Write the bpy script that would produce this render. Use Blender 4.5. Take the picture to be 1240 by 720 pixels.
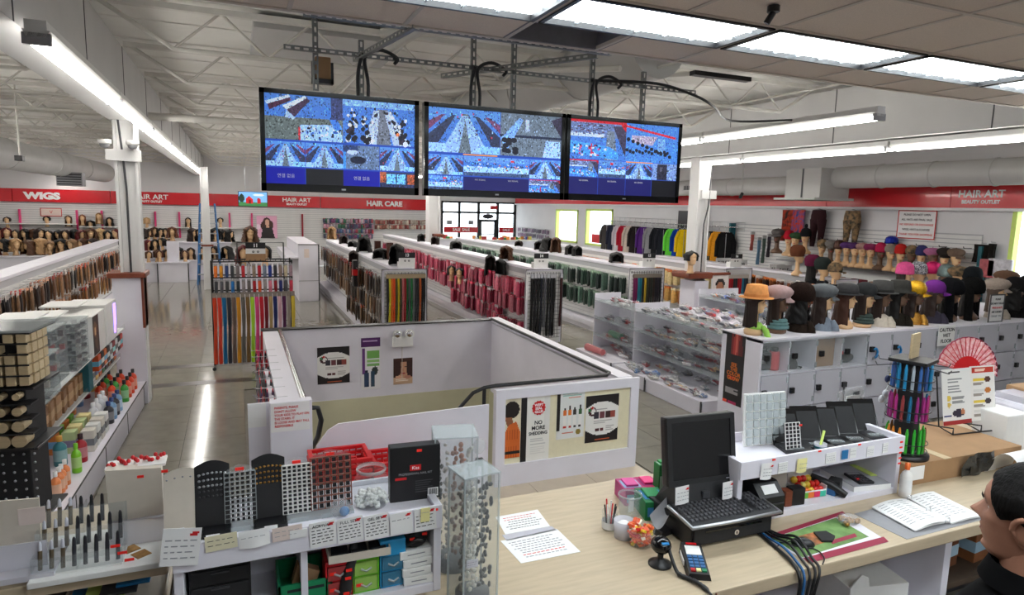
import bpy, bmesh, math, random
import numpy as np
from mathutils import Vector, Matrix
for _o in list(bpy.data.objects): bpy.data.objects.remove(_o)
C = bpy.context.scene.collection
random.seed(7)
PI = math.pi
# ------------------------------------------------------------------ camera, world, exposure
F, CX, CY, HC = 788.94, 620., 360., 2.5          # focal length and centre for a 1240x720 frame, eye height
def _rot():
    a = np.array([285-CX, CY-243, -F]); a /= np.linalg.norm(a)
    b = np.array([2500-CX, CY-297, -F]); b -= a*(a@b); b /= np.linalg.norm(b)
    return np.stack([b, a, np.cross(b, a)], 1)
RW = _rot()
cam_d = bpy.data.cameras.new('camera'); cam = bpy.data.objects.new('camera', cam_d); C.objects.link(cam)
cam_d.sensor_width = 36.; cam_d.sensor_fit = 'HORIZONTAL'; cam_d.lens = F*36/1240
cam_d.clip_end = 200; cam_d.clip_start = .05
m3 = Matrix(RW.T.tolist()); cam.matrix_world = Matrix.Translation((0, 0, HC)) @ m3.to_4x4()
bpy.context.scene.camera = cam
w = bpy.data.worlds.new('daylight'); bpy.context.scene.world = w; w.use_nodes = True
w.node_tree.nodes['Background'].inputs[0].default_value = (.86, .93, 1, 1)
w.node_tree.nodes['Background'].inputs[1].default_value = 6.0
vs = bpy.context.scene.view_settings
vs.view_transform = 'Standard'; vs.look = 'None'; vs.gamma = 1; vs.use_curve_mapping = False; vs.exposure = 0.0
TUBE, PANEL = 28., 11.       # how bright the fluorescent tubes and the ceiling panels are

# ------------------------------------------------------------------ helpers
def at(px, py, x=None, y=None, z=None):
    """the point of a plane that the photograph shows at a pixel (used to survey the room)"""
    d = RW.T @ np.array([px-CX, CY-py, -F]); o = np.array([0, 0, HC])
    t = x/d[0] if x is not None else y/d[1] if y is not None else (z-HC)/d[2]
    return Vector(o+t*d)
def lin(c):
    c = c/255.
    return c/12.92 if c <= .04045 else ((c+.055)/1.055)**2.4
def rgb(r, g=None, b=None):
    if g is None: r, g, b = r
    return (lin(r), lin(g), lin(b), 1)
MATS = {}
def mat(name, col=(200, 200, 200), rough=.5, metal=0, noise=0., nscale=20., bump=0., bscale=60., emit=0., oc=False,
        clear=0., attr=False, coat=0., stretch=None, col2=None, spec=.5):
    m = bpy.data.materials.new(name); m.use_nodes = True; nt = m.node_tree; N = nt.nodes; L = nt.links
    bs = N['Principled BSDF']; out = N['Material Output']
    bs.inputs['Roughness'].default_value = rough; bs.inputs['Metallic'].default_value = metal
    bs.inputs['Coat Weight'].default_value = coat; bs.inputs['Specular IOR Level'].default_value = spec
    src = None
    if attr:
        a = N.new('ShaderNodeAttribute'); a.attribute_name = 'Col'; src = a.outputs['Color']
    elif oc:
        a = N.new('ShaderNodeObjectInfo'); src = a.outputs['Color']
    else:
        a = N.new('ShaderNodeRGB'); a.outputs[0].default_value = rgb(col); src = a.outputs[0]
    tc = N.new('ShaderNodeTexCoord'); mp = N.new('ShaderNodeMapping'); L.new(tc.outputs['Object'], mp.inputs['Vector'])
    if stretch: mp.inputs['Scale'].default_value = stretch
    if noise or col2:
        nz = N.new('ShaderNodeTexNoise'); nz.inputs['Scale'].default_value = nscale; nz.inputs['Detail'].default_value = 5
        L.new(mp.outputs[0], nz.inputs['Vector'])
        mx = N.new('ShaderNodeMix'); mx.data_type = 'RGBA'
        if col2:
            rp = N.new('ShaderNodeValToRGB'); rp.color_ramp.elements[0].position = .38; rp.color_ramp.elements[1].position = .64
            L.new(nz.outputs['Fac'], rp.inputs[0]); L.new(rp.outputs[0], mx.inputs['Factor'])
            L.new(src, mx.inputs['A']); mx.inputs['B'].default_value = rgb(col2)
        else:
            mx.blend_type = 'MULTIPLY'; mx.inputs['Factor'].default_value = 1
            rp = N.new('ShaderNodeMapRange'); rp.inputs[1].default_value = .3; rp.inputs[2].default_value = .7
            rp.inputs[3].default_value = 1-noise; rp.inputs[4].default_value = 1+noise*.35
            L.new(nz.outputs['Fac'], rp.inputs[0]); L.new(src, mx.inputs['A']); L.new(rp.outputs[0], mx.inputs['B'])
        src = mx.outputs['Result']
    L.new(src, bs.inputs['Base Color'])
    if bump:
        nb = N.new('ShaderNodeTexNoise'); nb.inputs['Scale'].default_value = bscale; nb.inputs['Detail'].default_value = 3
        L.new(mp.outputs[0], nb.inputs['Vector'])
        bp = N.new('ShaderNodeBump'); bp.inputs['Strength'].default_value = bump; bp.inputs['Distance'].default_value = .01
        L.new(nb.outputs['Fac'], bp.inputs['Height']); L.new(bp.outputs[0], bs.inputs['Normal'])
    if emit:
        L.new(src, bs.inputs['Emission Color']); bs.inputs['Emission Strength'].default_value = emit
    if clear:
        tr = N.new('ShaderNodeBsdfTransparent'); ms = N.new('ShaderNodeMixShader'); ms.inputs[0].default_value = clear
        tr.inputs[0].default_value = (.97, .98, .98, 1)
        L.new(bs.outputs[0], ms.inputs[1]); L.new(tr.outputs[0], ms.inputs[2]); L.new(ms.outputs[0], out.inputs[0])
    MATS[name] = m
    return m
M = MATS
class MB:
    """collects boxes, tubes and lathes, then links them as ONE mesh object"""
    def __init__(s): s.v = []; s.f = []; s.mi = []; s.sm = []; s.k = 0; s.xf = None
    def add(s, vs_, fs, smooth=False):
        b = len(s.v)
        if s.xf is not None: vs_ = [tuple(s.xf @ Vector(p)) for p in vs_]
        s.v += [tuple(p) for p in vs_]
        for f in fs: s.f.append(tuple(b+i for i in f)); s.mi.append(s.k); s.sm.append(smooth)
        return s
    def box(s, x0, x1, y0, y1, z0, z1):
        return s.add([(x0,y0,z0),(x1,y0,z0),(x1,y1,z0),(x0,y1,z0),(x0,y0,z1),(x1,y0,z1),(x1,y1,z1),(x0,y1,z1)],
                     [(0,3,2,1),(4,5,6,7),(0,1,5,4),(1,2,6,5),(2,3,7,6),(3,0,4,7)])
    def bbox(s, x0, x1, y0, y1, z0, z1, b=.004):
        """a box whose edges are chamfered"""
        bm = bmesh.new(); bmesh.ops.create_cube(bm, size=1)
        for v in bm.verts: v.co = ((x0+x1)/2+v.co.x*(x1-x0), (y0+y1)/2+v.co.y*(y1-y0), (z0+z1)/2+v.co.z*(z1-z0))
        bmesh.ops.bevel(bm, geom=bm.edges[:], offset=b, segments=2, affect='EDGES', profile=.6)
        bm.verts.index_update()
        s.add([v.co[:] for v in bm.verts], [[v.index for v in f.verts] for f in bm.faces]); bm.free(); return s
    def quad(s, *p): return s.add(p, [tuple(range(len(p)))])
    def hexa(s, bot, top): 
        n = len(bot); v = list(bot)+list(top)
        return s.add(v, [tuple(range(n))[::-1], tuple(range(n, 2*n))]+[(i, (i+1) % n, n+(i+1) % n, n+i) for i in range(n)])
    def prism(s, poly, t0, t1, ax='y'):
        """extrude a 2-D outline along an axis"""
        if ax == 'y': f = lambda p, t: (p[0], t, p[1])
        elif ax == 'x': f = lambda p, t: (t, p[0], p[1])
        else: f = lambda p, t: (p[0], p[1], t)
        return s.hexa([f(p, t0) for p in poly], [f(p, t1) for p in poly])
    def tube(s, path, r, n=6, cap=True, smooth=True):
        path = [Vector(p) for p in path]; rs = r if isinstance(r, (list, tuple)) else [r]*len(path)
        vv = []; up = None
        for i, p in enumerate(path):
            t = (path[min(i+1, len(path)-1)]-path[max(i-1, 0)])
            t = t.normalized() if t.length > 1e-9 else Vector((0, 0, 1))
            if up is None: up = Vector((0, 0, 1)) if abs(t.z) < .9 else Vector((1, 0, 0))
            a = up-t*up.dot(t)
            a = a.normalized() if a.length > 1e-6 else t.orthogonal().normalized()
            up = a; b = t.cross(a)
            for j in range(n):
                q = 2*PI*j/n; vv.append(tuple(p+(a*math.cos(q)+b*math.sin(q))*rs[i]))
        fs = [(i*n+j, i*n+(j+1) % n, (i+1)*n+(j+1) % n, (i+1)*n+j) for i in range(len(path)-1) for j in range(n)]
        s.add(vv, fs, smooth)
        if cap:
            k = (len(path)-1)*n
            s.add(vv[:n]+vv[k:k+n], [tuple(range(n))[::-1], tuple(range(n, 2*n))])
        return s
    def cyl(s, p0, p1, r, n=12, smooth=True): return s.tube([p0, p1], r, n, True, smooth)
    def lathe(s, prof, c=(0, 0, 0), n=16, sx=1, sy=1, smooth=True):
        vv = [(c[0]+r*sx*math.cos(2*PI*j/n), c[1]+r*sy*math.sin(2*PI*j/n), c[2]+z) for r, z in prof for j in range(n)]
        fs = [(i*n+j, i*n+(j+1) % n, (i+1)*n+(j+1) % n, (i+1)*n+j) for i in range(len(prof)-1) for j in range(n)]
        return s.add(vv, fs, smooth)
    def ball(s, c, rx, ry=None, rz=None, n=10, k=6):
        ry = ry or rx; rz = rz or rx
        prof = [(math.sin(PI*i/k), -math.cos(PI*i/k)) for i in range(k+1)]
        vv = [(c[0]+rx*r*math.cos(2*PI*j/n), c[1]+ry*r*math.sin(2*PI*j/n), c[2]+rz*z) for r, z in prof for j in range(n)]
        fs = [(i*n+j, i*n+(j+1) % n, (i+1)*n+(j+1) % n, (i+1)*n+j) for i in range(k) for j in range(n)]
        return s.add(vv, fs, True)
    def grid(s, fn, nu, nv, smooth=True, closeu=False):
        vv = [fn(i/(nu if closeu else nu-1), j/(nv-1)) for j in range(nv) for i in range(nu)]
        fs = [(j*nu+i, j*nu+(i+1) % nu, (j+1)*nu+(i+1) % nu, (j+1)*nu+i) for j in range(nv-1) for i in range(nu if closeu else nu-1)]
        return s.add(vv, fs, smooth)
    def mesh(s, name, mats):
        me = bpy.data.meshes.new(name); me.from_pydata(s.v, [], s.f)
        for m in (mats if isinstance(mats, (list, tuple)) else [mats]): me.materials.append(M[m] if isinstance(m, str) else m)
        me.polygons.foreach_set('material_index', s.mi); me.polygons.foreach_set('use_smooth', s.sm)
        me.update(); return me
def S(pts, n=6):
    """a smooth path through points"""
    P = [Vector(p) for p in pts]; out = []
    for i in range(len(P)-1):
        a, b, c, d = P[max(i-1, 0)], P[i], P[i+1], P[min(i+2, len(P)-1)]
        for k in range(n):
            t = k/n; out.append(.5*((2*b)+(c-a)*t+(2*a-5*b+4*c-d)*t*t+(3*b-a-3*c+d)*t**3))
    return out+[P[-1]]
def link(name, data, parent=None, loc=(0, 0, 0), rot=(0, 0, 0), color=None, label=None, kind=None):
    o = bpy.data.objects.new(name, data); C.objects.link(o); o.location = loc; o.rotation_euler = rot
    if parent: o.parent = parent
    if color: o.color = rgb(color)
    if label: o['label'] = label
    if kind: o['kind'] = kind
    return o
def part(name, mb, m, parent, loc=(0, 0, 0), rot=(0, 0, 0), color=None, label=None, kind=None):
    return link(name, mb.mesh(name, m) if isinstance(mb, MB) else mb, parent, loc, rot, color, label, kind)
def tag(o, label, cat, group=None):
    o['label'] = label; o['category'] = cat
    if group: o['group'] = group
    return o
def thing(name, label, cat, loc=(0, 0, 0), rz=0, group=None):
    return tag(link(name, None, None, loc, (0, 0, rz)), label, cat, group)
def solo(name, label, cat, mb, m, loc=(0, 0, 0), rz=0, group=None, color=None):
    r = rz if isinstance(rz, tuple) else (0, 0, rz)
    return tag(link(name, mb.mesh(name, m) if isinstance(mb, MB) else mb, None, loc, r, color), label, cat, group)
def struct(name, mb, m, parent=None):
    o = part(name, mb, m, parent)
    if parent is None: o['kind'] = 'structure'
    return o
def dup(root, loc, rz, label, group=None, colors=None, name=None, color=None, scale=None):
    """copy a thing with copies of its parts and their sub-parts"""
    r = root.copy(); C.objects.link(r); r.location = loc; r.rotation_euler = rz if isinstance(rz, tuple) else (0, 0, rz); r['label'] = label
    if name: r.name = name
    if group: r['group'] = group
    if color: r.color = rgb(color)
    if scale: r.scale = (scale,)*3
    for ch in list(root.children):
        c = ch.copy(); C.objects.link(c); c.parent = r
        if colors and ch.name.split('.')[0] in colors: c.color = rgb(colors[ch.name.split('.')[0]])
        for g in list(ch.children):
            d = g.copy(); C.objects.link(d); d.parent = c
            if colors and g.name.split('.')[0] in colors: d.color = rgb(colors[g.name.split('.')[0]])
    return r
def text(s, parent, loc, size, m, rot=(PI/2, 0, 0), align='CENTER', ext=.0008, bold=0., label=None, xs=1., name='lettering'):
    cu = bpy.data.curves.new(name, 'FONT'); cu.body = s; cu.size = size; cu.align_x = align; cu.align_y = 'CENTER'
    cu.extrude = ext; cu.offset = bold; cu.resolution_u = 3; cu.materials.append(M[m])
    o = link(name, cu, parent, loc, rot, label=label); o.scale = (xs, 1, 1); TEXTS.append(o); return o
TEXTS = []
ORD = ('first second third fourth fifth sixth seventh eighth ninth tenth eleventh twelfth thirteenth fourteenth fifteenth sixteenth seventeenth '
       'eighteenth nineteenth twentieth').split()
def nth(i):
    i += 1
    if i <= 20: return ORD[i-1]
    tens = {2: 'twenty', 3: 'thirty', 4: 'forty', 5: 'fifty', 6: 'sixty'}[i//10]
    return (tens[:-1]+'ieth') if i % 10 == 0 else tens+'-'+ORD[i % 10-1]
class Canvas:
    """a flat print: coloured cells that become one mesh with a colour attribute"""
    def __init__(s, w_, h_, bg): s.w = w_; s.h = h_; s.a = np.zeros((h_, w_, 3)); s.a[:] = bg; s.yy, s.xx = np.mgrid[0:h_, 0:w_]; s.xx = (s.xx+.5)/w_; s.yy = (s.yy+.5)/h_
    def rect(s, x0, y0, x1, y1, c): s.a[(s.xx >= x0) & (s.xx < x1) & (s.yy >= y0) & (s.yy < y1)] = c; return s
    def disk(s, x, y, rx, ry, c): s.a[((s.xx-x)/rx)**2+((s.yy-y)/ry)**2 < 1] = c; return s
    def poly(s, pts, c, clip=None):
        ins = np.zeros((s.h, s.w), bool); n = len(pts)
        for i in range(n):
            (x0, y0), (x1, y1) = pts[i], pts[(i+1) % n]
            if y0 == y1: continue
            ins ^= ((s.yy >= min(y0, y1)) & (s.yy < max(y0, y1)) & (s.xx < x0+(s.yy-y0)*(x1-x0)/(y1-y0)))
        if clip: ins &= (s.xx >= clip[0]) & (s.xx < clip[2]) & (s.yy >= clip[1]) & (s.yy < clip[3])
        s.a[ins] = c; return s
    def lines(s, x0, y0, x1, y1, n, c, rnd=None, fill=.5):
        r = rnd or random; h_ = (y1-y0)/n
        for i in range(n): s.rect(x0, y0+i*h_, x0+(x1-x0)*r.uniform(.6, 1), y0+(i+fill)*h_, c)
        return s
    def build(s, name, W_, H_, parent, m='print', loc=(0, 0, 0), rot=(0, 0, 0), back=.002, label=None):
        mb = MB(); cols = []
        for j in range(s.h):
            i = 0
            while i < s.w:
                k = i
                while k+1 < s.w and (s.a[j, k+1] == s.a[j, i]).all(): k += 1
                x0 = (i/s.w-.5)*W_; x1 = ((k+1)/s.w-.5)*W_; z1 = (.5-j/s.h)*H_; z0 = (.5-(j+1)/s.h)*H_
                mb.quad((x0, 0, z0), (x1, 0, z0), (x1, 0, z1), (x0, 0, z1)); cols.append(s.a[j, i]); i = k+1
        if back:
            mb.box(-W_/2, W_/2, .0003, back, -H_/2, H_/2); cols += [(235, 235, 235)]*6
        me = mb.mesh(name, m)
        at_ = me.color_attributes.new('Col', 'FLOAT_COLOR', 'CORNER')
        ca = np.array(cols, float)/255.; ca = np.where(ca <= .04045, ca/12.92, ((ca+.055)/1.055)**2.4)
        ca = np.concatenate([ca, np.ones((len(ca), 1))], 1); at_.data.foreach_set('color', np.repeat(ca, 4, 0).astype(np.float32).ravel())
        return link(name, me, parent, loc, rot, label=label)

# ------------------------------------------------------------------ materials
mat('white_laminate', (229, 226, 235), .42, noise=.05, nscale=3)
mat('white_paint', (226, 225, 224), .55, noise=.06, nscale=2)
mat('wall_paint', (222, 221, 223), .6, noise=.05, nscale=1.5)
mat('slat_white', (224, 223, 222), .5, noise=.05, nscale=4)
mat('cream_wall', (206, 201, 170), .6, noise=.08, nscale=3)
mat('deck_paint', (242, 240, 234), .6, noise=.1, nscale=1.2)
mat('joist_paint', (226, 223, 216), .55, noise=.1, nscale=5)
mat('duct_paint', (196, 195, 193), .5, noise=.08, nscale=2)
mat('beam_paint', (202, 201, 200), .55, noise=.06, nscale=2)
mat('floor_tile', (134, 130, 118), .11, noise=.14, nscale=6, bump=.015, bscale=9)
mat('floor_tile_dark', (62, 56, 50), .28, noise=.12, nscale=8)
mat('floor_grout', (108, 104, 94), .5, noise=.1)
mat('tan_tile', (196, 180, 158), .3, noise=.08, nscale=6)
mat('tan_strip', (158, 132, 104), .35, noise=.1, nscale=6)
mat('platform', (96, 84, 72), .6, noise=.2)
mat('ceiling_tile', (226, 212, 200), .85, noise=.12, nscale=180, bump=.5, bscale=240)
mat('ceiling_grid', (196, 186, 176), .5, noise=.04)
mat('plenum', (120, 118, 124), .7, noise=.1)
mat('red_band', (206, 34, 44), .22, noise=.06, nscale=2, coat=.3)
mat('red_plastic', (206, 26, 32), .35, noise=.04)
mat('white_plastic', (236, 235, 232), .4, noise=.03)
mat('cream_plastic', (212, 202, 188), .45, noise=.05)
mat('black_plastic', (24, 24, 27), .4, noise=.1)
mat('black_gloss', (10, 10, 12), .12)
mat('black_matte', (30, 30, 32), .7, noise=.15)
mat('dark_grey', (62, 62, 66), .5, noise=.1)
mat('grey_plastic', (150, 150, 154), .45, noise=.05)
mat('silver', (190, 192, 196), .28, metal=.9, noise=.06)
mat('galvanised', (128, 130, 128), .42, metal=.55, noise=.2, nscale=30)
mat('chrome', (215, 216, 220), .12, metal=1.)
mat('brass_bits', (176, 128, 60), .35, metal=.7, noise=.3, nscale=60)
mat('brown_wood', (122, 58, 34), .4, noise=.2, nscale=10, stretch=(1, 8, 8))
mat('maple', (196, 178, 150), .38, noise=.13, nscale=5, stretch=(1, 9, 9), coat=.1)
mat('maple_edge', (200, 178, 140), .5, noise=.16, nscale=8, stretch=(1, 12, 12))
mat('cardboard', (164, 128, 92), .8, noise=.12, nscale=8)
mat('paper', (238, 237, 236), .8, noise=.03, nscale=9)
mat('paper_yellow', (236, 228, 160), .8, noise=.03)
mat('paper_cream', (230, 222, 190), .8, noise=.05)
mat('paper_pink', (226, 208, 200), .8, noise=.04)
mat('ink', (30, 30, 36), .8)
mat('ink_red', (206, 30, 34), .7)
mat('ink_white', (244, 244, 244), .6)
mat('ink_grey', (150, 150, 155), .8)
mat('ink_orange', (226, 120, 40), .7)
mat('tag_red', (250, 40, 26), .6)
mat('green_plastic', (20, 130, 84), .4, noise=.06)
mat('blue_plastic', (30, 120, 180), .4, noise=.06)
mat('acrylic', (232, 238, 242), .08, clear=.9)
mat('acrylic_frost', (226, 224, 234), .25, clear=.38)
mat('acrylic_edge', (206, 214, 216), .15, clear=.62)
mat('glass', (220, 232, 236), .04, clear=.9)
mat('bag_clear', (226, 226, 230), .2, clear=.78)
mat('skin_doll', (224, 184, 140), .45, noise=.06, nscale=12)
mat('skin_doll_dark', (108, 80, 62), .45, noise=.06, nscale=12)
mat('lip_red', (190, 40, 44), .4)
mat('brow', (60, 38, 26), .7)
mat('skin_man', (186, 132, 108), .5, noise=.1, nscale=14, bump=.05, bscale=120)
mat('man_hair', (15, 12, 11), .7, noise=.35, nscale=50, stretch=(1, 1, .15), bump=.5, bscale=150, spec=.2)
mat('shirt_black', (14, 14, 16), .9, noise=.2, nscale=30, spec=.1)
mat('trousers', (38, 40, 50), .85, noise=.2)
mat('hair', oc=True, rough=.5, spec=.3, noise=.4, nscale=26, stretch=(1, 1, .12), bump=.4, bscale=70)
mat('cloth', oc=True, rough=.85, spec=.15, noise=.14, nscale=30, bump=.2, bscale=200)
mat('knit', oc=True, rough=.9, spec=.15, noise=.2, nscale=60, bump=.5, bscale=160)
mat('fur', oc=True, rough=.95, spec=.1, noise=.4, nscale=60, bump=1., bscale=120)
mat('sequin', oc=True, rough=.2, metal=.6, noise=.45, nscale=90, bump=.6, bscale=140)
mat('camo', (150, 120, 84), .85, col2=(54, 52, 44), nscale=14, noise=.3)
mat('dots', (22, 26, 44), .8, col2=(210, 214, 220), nscale=60, noise=.1)
mat('scarf_print', (206, 66, 40), .8, col2=(60, 90, 160), nscale=16)
mat('scarf_fire', (190, 60, 30), .8, col2=(40, 34, 30), nscale=12)
mat('pack_body', oc=True, rough=.3, noise=.3, nscale=22)
mat('card', oc=True, rough=.5, noise=.12, nscale=14)
mat('plastic_oc', oc=True, rough=.3, noise=.06)
mat('print', attr=True, rough=.5)
mat('screen_feed', attr=True, rough=.3, emit=.72)
mat('tube_light', (255, 252, 246), .4, emit=TUBE)
mat('panel_light', (244, 252, 255), .4, emit=PANEL)
mat('uv_light', (150, 120, 255), .4, emit=3.)
mat('fixture_white', (222, 222, 220), .4, noise=.02)
mat('louver', (240, 246, 250), .4, clear=.5)
mat('groove_grey', (150, 150, 154), .6, noise=.05)
mat('slat_gap', (176, 176, 180), .6)
mat('frame_green', (214, 236, 120), .5, noise=.05)
mat('pavement', (200, 198, 194), .9, noise=.1, nscale=1)
mat('facade', (226, 222, 216), .8, noise=.1, nscale=.6)
mat('wood_floor', (80, 66, 54), .5, noise=.2)
mat('ladder_blue', (40, 96, 150), .45)
mat('teal', (20, 92, 104), .6, noise=.1)
# ------------------------------------------------------------------ the setting
XR, XL, YB, YF = 11.55, -8.5, 27., -2.6
ZD = 4.2
mb = MB()                                     # slab with the stair opening left free
SX0, SX1, SY0, SY1 = .5, 3.38, 5.3, 8.75
for b in ((XL, .36, YF, YB), (3.47, XR, YF, YB), (.36, 3.47, YF, 5.25), (.36, 3.47, 8.82, YB)): mb.box(b[0], b[1], b[2], b[3], -.2, -.012)
floor = struct('floor', mb, 'floor_grout')
def tile_mesh(w_, d_, m):
    t = MB(); e = .0012
    t.hexa([(e, e, -.012), (w_-e, e, -.012), (w_-e, d_-e, -.012), (e, d_-e, -.012)], [(e*2, e*2, 0), (w_-e*2, e*2, 0), (w_-e*2, d_-e*2, 0), (e*2, d_-e*2, 0)])
    return t.mesh('floor_tile', m)
T6 = tile_mesh(.6, .6, 'floor_tile'); far = MB()
def hole(x, y, d=.6): return x+d > SX0 and x < SX1 and y+d > SY0 and y < SY1
nt_ = 0
for i in range(-13, 21):
    for j in range(0, 40):
        x, y = -.57+.6*i, 3.18+.6*j
        if x+.6 > XR or y+.6 > YB: continue
        d = y+.6
        near = (-1.6 < x < .5 and d < 14.6) or (3.3 < x < 5.0 and d < 10.5)
        if hole(x, y): continue
        if .5 < x < 3.4 and 4.3 < y < 5.3: continue
        if near and nt_ < 290:
            part('floor_tile', T6, None, floor, (x, y, 0)) ; nt_ += 1
        else: far.box(x+.003, x+.597, y+.003, y+.597, -.012, 0)
part('floor_tile', far, 'floor_tile', floor, kind='stuff')
T7 = tile_mesh(.6, .4, 'tan_tile')
for i in range(5): part('tan_tile', T7, None, floor, (.6+.6*i, 4.9, .001))
part('tan_strip', MB().box(.6, 3.6, 4.42, 4.9, -.01, .002), 'tan_strip', floor)
for y in (9.62, 10.68): part('dark_border_tile', MB().box(-1.6, 3.0, y, y+.2, -.01, .0018), 'floor_tile_dark', floor)
part('platform', MB().box(-3, 7, YF+.1, 1.62, -.01, .15), 'wood_floor', floor)
# stair well below the floor
mb = MB().box(SX0-.02, SX1+.02, SY1, SY1+.12, -2.2, -.13).box(SX0-.12, SX0, SY0, SY1, -2.2, -.2).box(SX1, SX1+.12, SY0, SY1, -2.2, -.2).box(SX0, SX1, SY0-.1, SY0, -2.2, -.2)
struct('wall_stairwell', mb, 'cream_wall')
st = MB()
for i in range(11): st.box(SX0+.03, SX1-.03, 5.32+.3*i, 5.62+.3*i, -2.2, -.19*(i+1)+.0)
struct('floor_stairs', st, 'tan_strip')
# back wall, red band, slats
mb = MB().box(XL, 8.1, YB, YB+.2, 0, ZD).box(8.1, XR+.2, YB, YB+.2, 2.72, ZD).box(8.1, XR+.2, YB, YB+.2, 0, .1)
wall_back = struct('wall_back', mb, 'wall_paint')
part('groove_board', MB().box(XL, 7.4, YB-.008, YB, .3, 2.28), 'slat_gap', wall_back)
sl = MB().box(XL, 7.4, YB-.022, YB, 0, .062).mesh('slat', 'slat_white')
for i in range(26): part('slat', sl, None, wall_back, (0, 0, .32+.075*i))
band_xs = [-8.4, -6.9, -4.05, -1.2, 1.0, 3.1, 5.2, 7.45]
for a, b in zip(band_xs, band_xs[1:]): part('red_sign_panel', MB().box(a+.01, b-.01, YB-.1, YB-.02, 2.3, 2.74), 'red_band', wall_back)
def wtext(s, x, z, size, m='ink_white', bold=.004, xs=1.): text(s, wall_back, (x, YB-.105, z), size, m, bold=bold, xs=xs)
wtext('WIGS', at(52, 236, y=YB).x, 2.50, .30, bold=.02, xs=1.35)
wtext('HAIR ART', at(182, 238, y=YB).x, 2.56, .24, xs=1.1); wtext('BEAUTY OUTLET', at(182, 238, y=YB).x, 2.40, .1)
wtext('HAIR ART', at(359, 242.5, y=YB).x, 2.58, .22, xs=1.1); wtext('BEAUTY OUTLET', at(359, 242.5, y=YB).x, 2.42, .1)
wtext('HAIR CARE', at(465, 247.3, y=YB).x, 2.52, .28, bold=.014, xs=1.05)
# storefront in the back wall
fr = MB()
def vbar(x, z0=.1, z1=2.72): fr.box(x-.05, x+.05, YB, YB+.12, z0, z1)
xs_ = [8.12, 8.9, 9.78, 10.68, 11.5]
for x in xs_: vbar(x)
fr.box(8.1, 11.55, YB, YB+.12, 2.2, 2.29); fr.box(8.1, 11.55, YB, YB+.12, 2.64, 2.72); fr.box(8.1, 11.55, YB, YB+.12, .1, .2)
win = struct('window_1', fr, 'black_plastic')
for a, b in zip(xs_, xs_[1:]):
    part('pane', MB().box(a+.05, b-.05, YB+.05, YB+.06, 2.29, 2.64), 'glass', win)
    if a != xs_[2]: part('pane', MB().box(a+.05, b-.05, YB+.05, YB+.06, .2, 2.2), 'glass', win)
part('pane', MB().box(9.83, 10.63, YB+.05, YB+.06, 1.95, 2.2), 'glass', win)
for a, b in ((8.2, 9.74), (10.74, 11.42)):
    bp = part('red_banner', MB().box(a, b, YB-.03, YB-.01, 1.38, 1.62), 'red_band', win)
    text('SALE  SALE' if b < 10 else 'SALE', bp, ((a+b)/2, YB-.034, 1.5), .16, 'ink_white', bold=.004)
for px in (544, 570): part('window_sticker', MB().box(at(px, 272, y=YB).x-.12, at(px, 272, y=YB).x+.12, YB-.02, YB-.01, 1.72, 1.9), 'grey_plastic', win)
fish = MB().prism([(-.28, .02), (-.2, .09), (0, .13), (.2, .1), (.3, .03), (.2, -.05), (0, -.1), (-.18, -.06)], -.01, .0)
part('window_decal', fish, 'dark_grey', win, (10.2, YB-.01, 2.07))
dr = MB()
for b in ((9.83, 9.93, .1, 1.95), (10.53, 10.63, .1, 1.95), (9.83, 10.63, 1.85, 1.95), (9.83, 10.63, .1, .3), (9.93, 10.53, 1.3, 1.34)): dr.box(b[0], b[1], YB+.02, YB+.1, b[2], b[3])
door = struct('door_1', dr, 'black_plastic'); part('pane', MB().box(9.93, 10.53, YB+.05, YB+.06, .3, 1.85), 'glass', door)
part('door_handle', MB().tube([(10.46, YB-.06, .9), (10.46, YB-.06, 1.25)], .015, 6), 'silver', door)
part('exit_sign', MB().box(10.3, 10.62, YB-.06, YB-.02, 2.4, 2.56), 'red_plastic', win)
# right wall with windows
WR = [(21.2, 23.0, 1.25, 2.48), (18.8, 20.6, 1.25, 2.52), (4.9, 6.62, 1.3, 2.7)]
mb = MB(); ys = sorted([(a, b, c, d) for a, b, c, d in WR]); y = YF
for a, b, c, d in ys:
    mb.box(XR, XR+.2, y, a, 0, ZD); mb.box(XR, XR+.2, a, b, 0, c); mb.box(XR, XR+.2, a, b, d, ZD); y = b
mb.box(XR, XR+.2, y, YB+.2, 0, ZD)
wall_right = struct('wall_right', mb, 'wall_paint')
for i, (a, b, c, d) in enumerate(WR):
    f_ = MB()
    for q in ((a, a+.07, c, d), (b-.07, b, c, d), (a, b, c, c+.07), (a, b, d-.07, d)): f_.box(XR-.03, XR+.1, q[0], q[1], q[2], q[3])
    wn = struct('window_%d' % (i+2), f_, 'frame_green')
    part('pane', MB().box(XR+.08, XR+.09, a+.07, b-.07, c+.07, d-.07), 'glass', wn)
    if i == 1: part('red_banner', MB().box(XR+.02, XR+.04, a+.2, b-.4, c+.1, c+.4), 'red_band', wn)
part('groove_board', MB().box(XR-.008, XR, 7.05, 12.9, .75, 2.24), 'slat_gap', wall_right)
sl = MB().box(XR-.022, XR, 7.05, 12.9, 0, .062).mesh('slat', 'slat_white')
for i in range(19): part('slat', sl, None, wall_right, (0, 0, .75+.078*i))
for a, b in ((5.0, 7.6), (7.6, 10.2), (10.2, 12.8), (12.8, 15.4), (15.4, 18.), (18., 20.6), (20.6, 23.2), (23.2, 26.9)):
    part('red_sign_panel', MB().box(XR-.1, XR-.01, a+.006, b-.006, 2.68, 3.1), 'red_band', wall_right)
part('red_sign_panel', MB().box(XR-.1, XR-.01, 2.6, 4.99, 2.68, 3.1), 'red_band', wall_right)
part('band_ledge', MB().box(XR-.14, XR, 2.6, 26.9, 2.63, 2.68), 'white_paint', wall_right)
pt = at(1188, 235, x=XR-.105)
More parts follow.
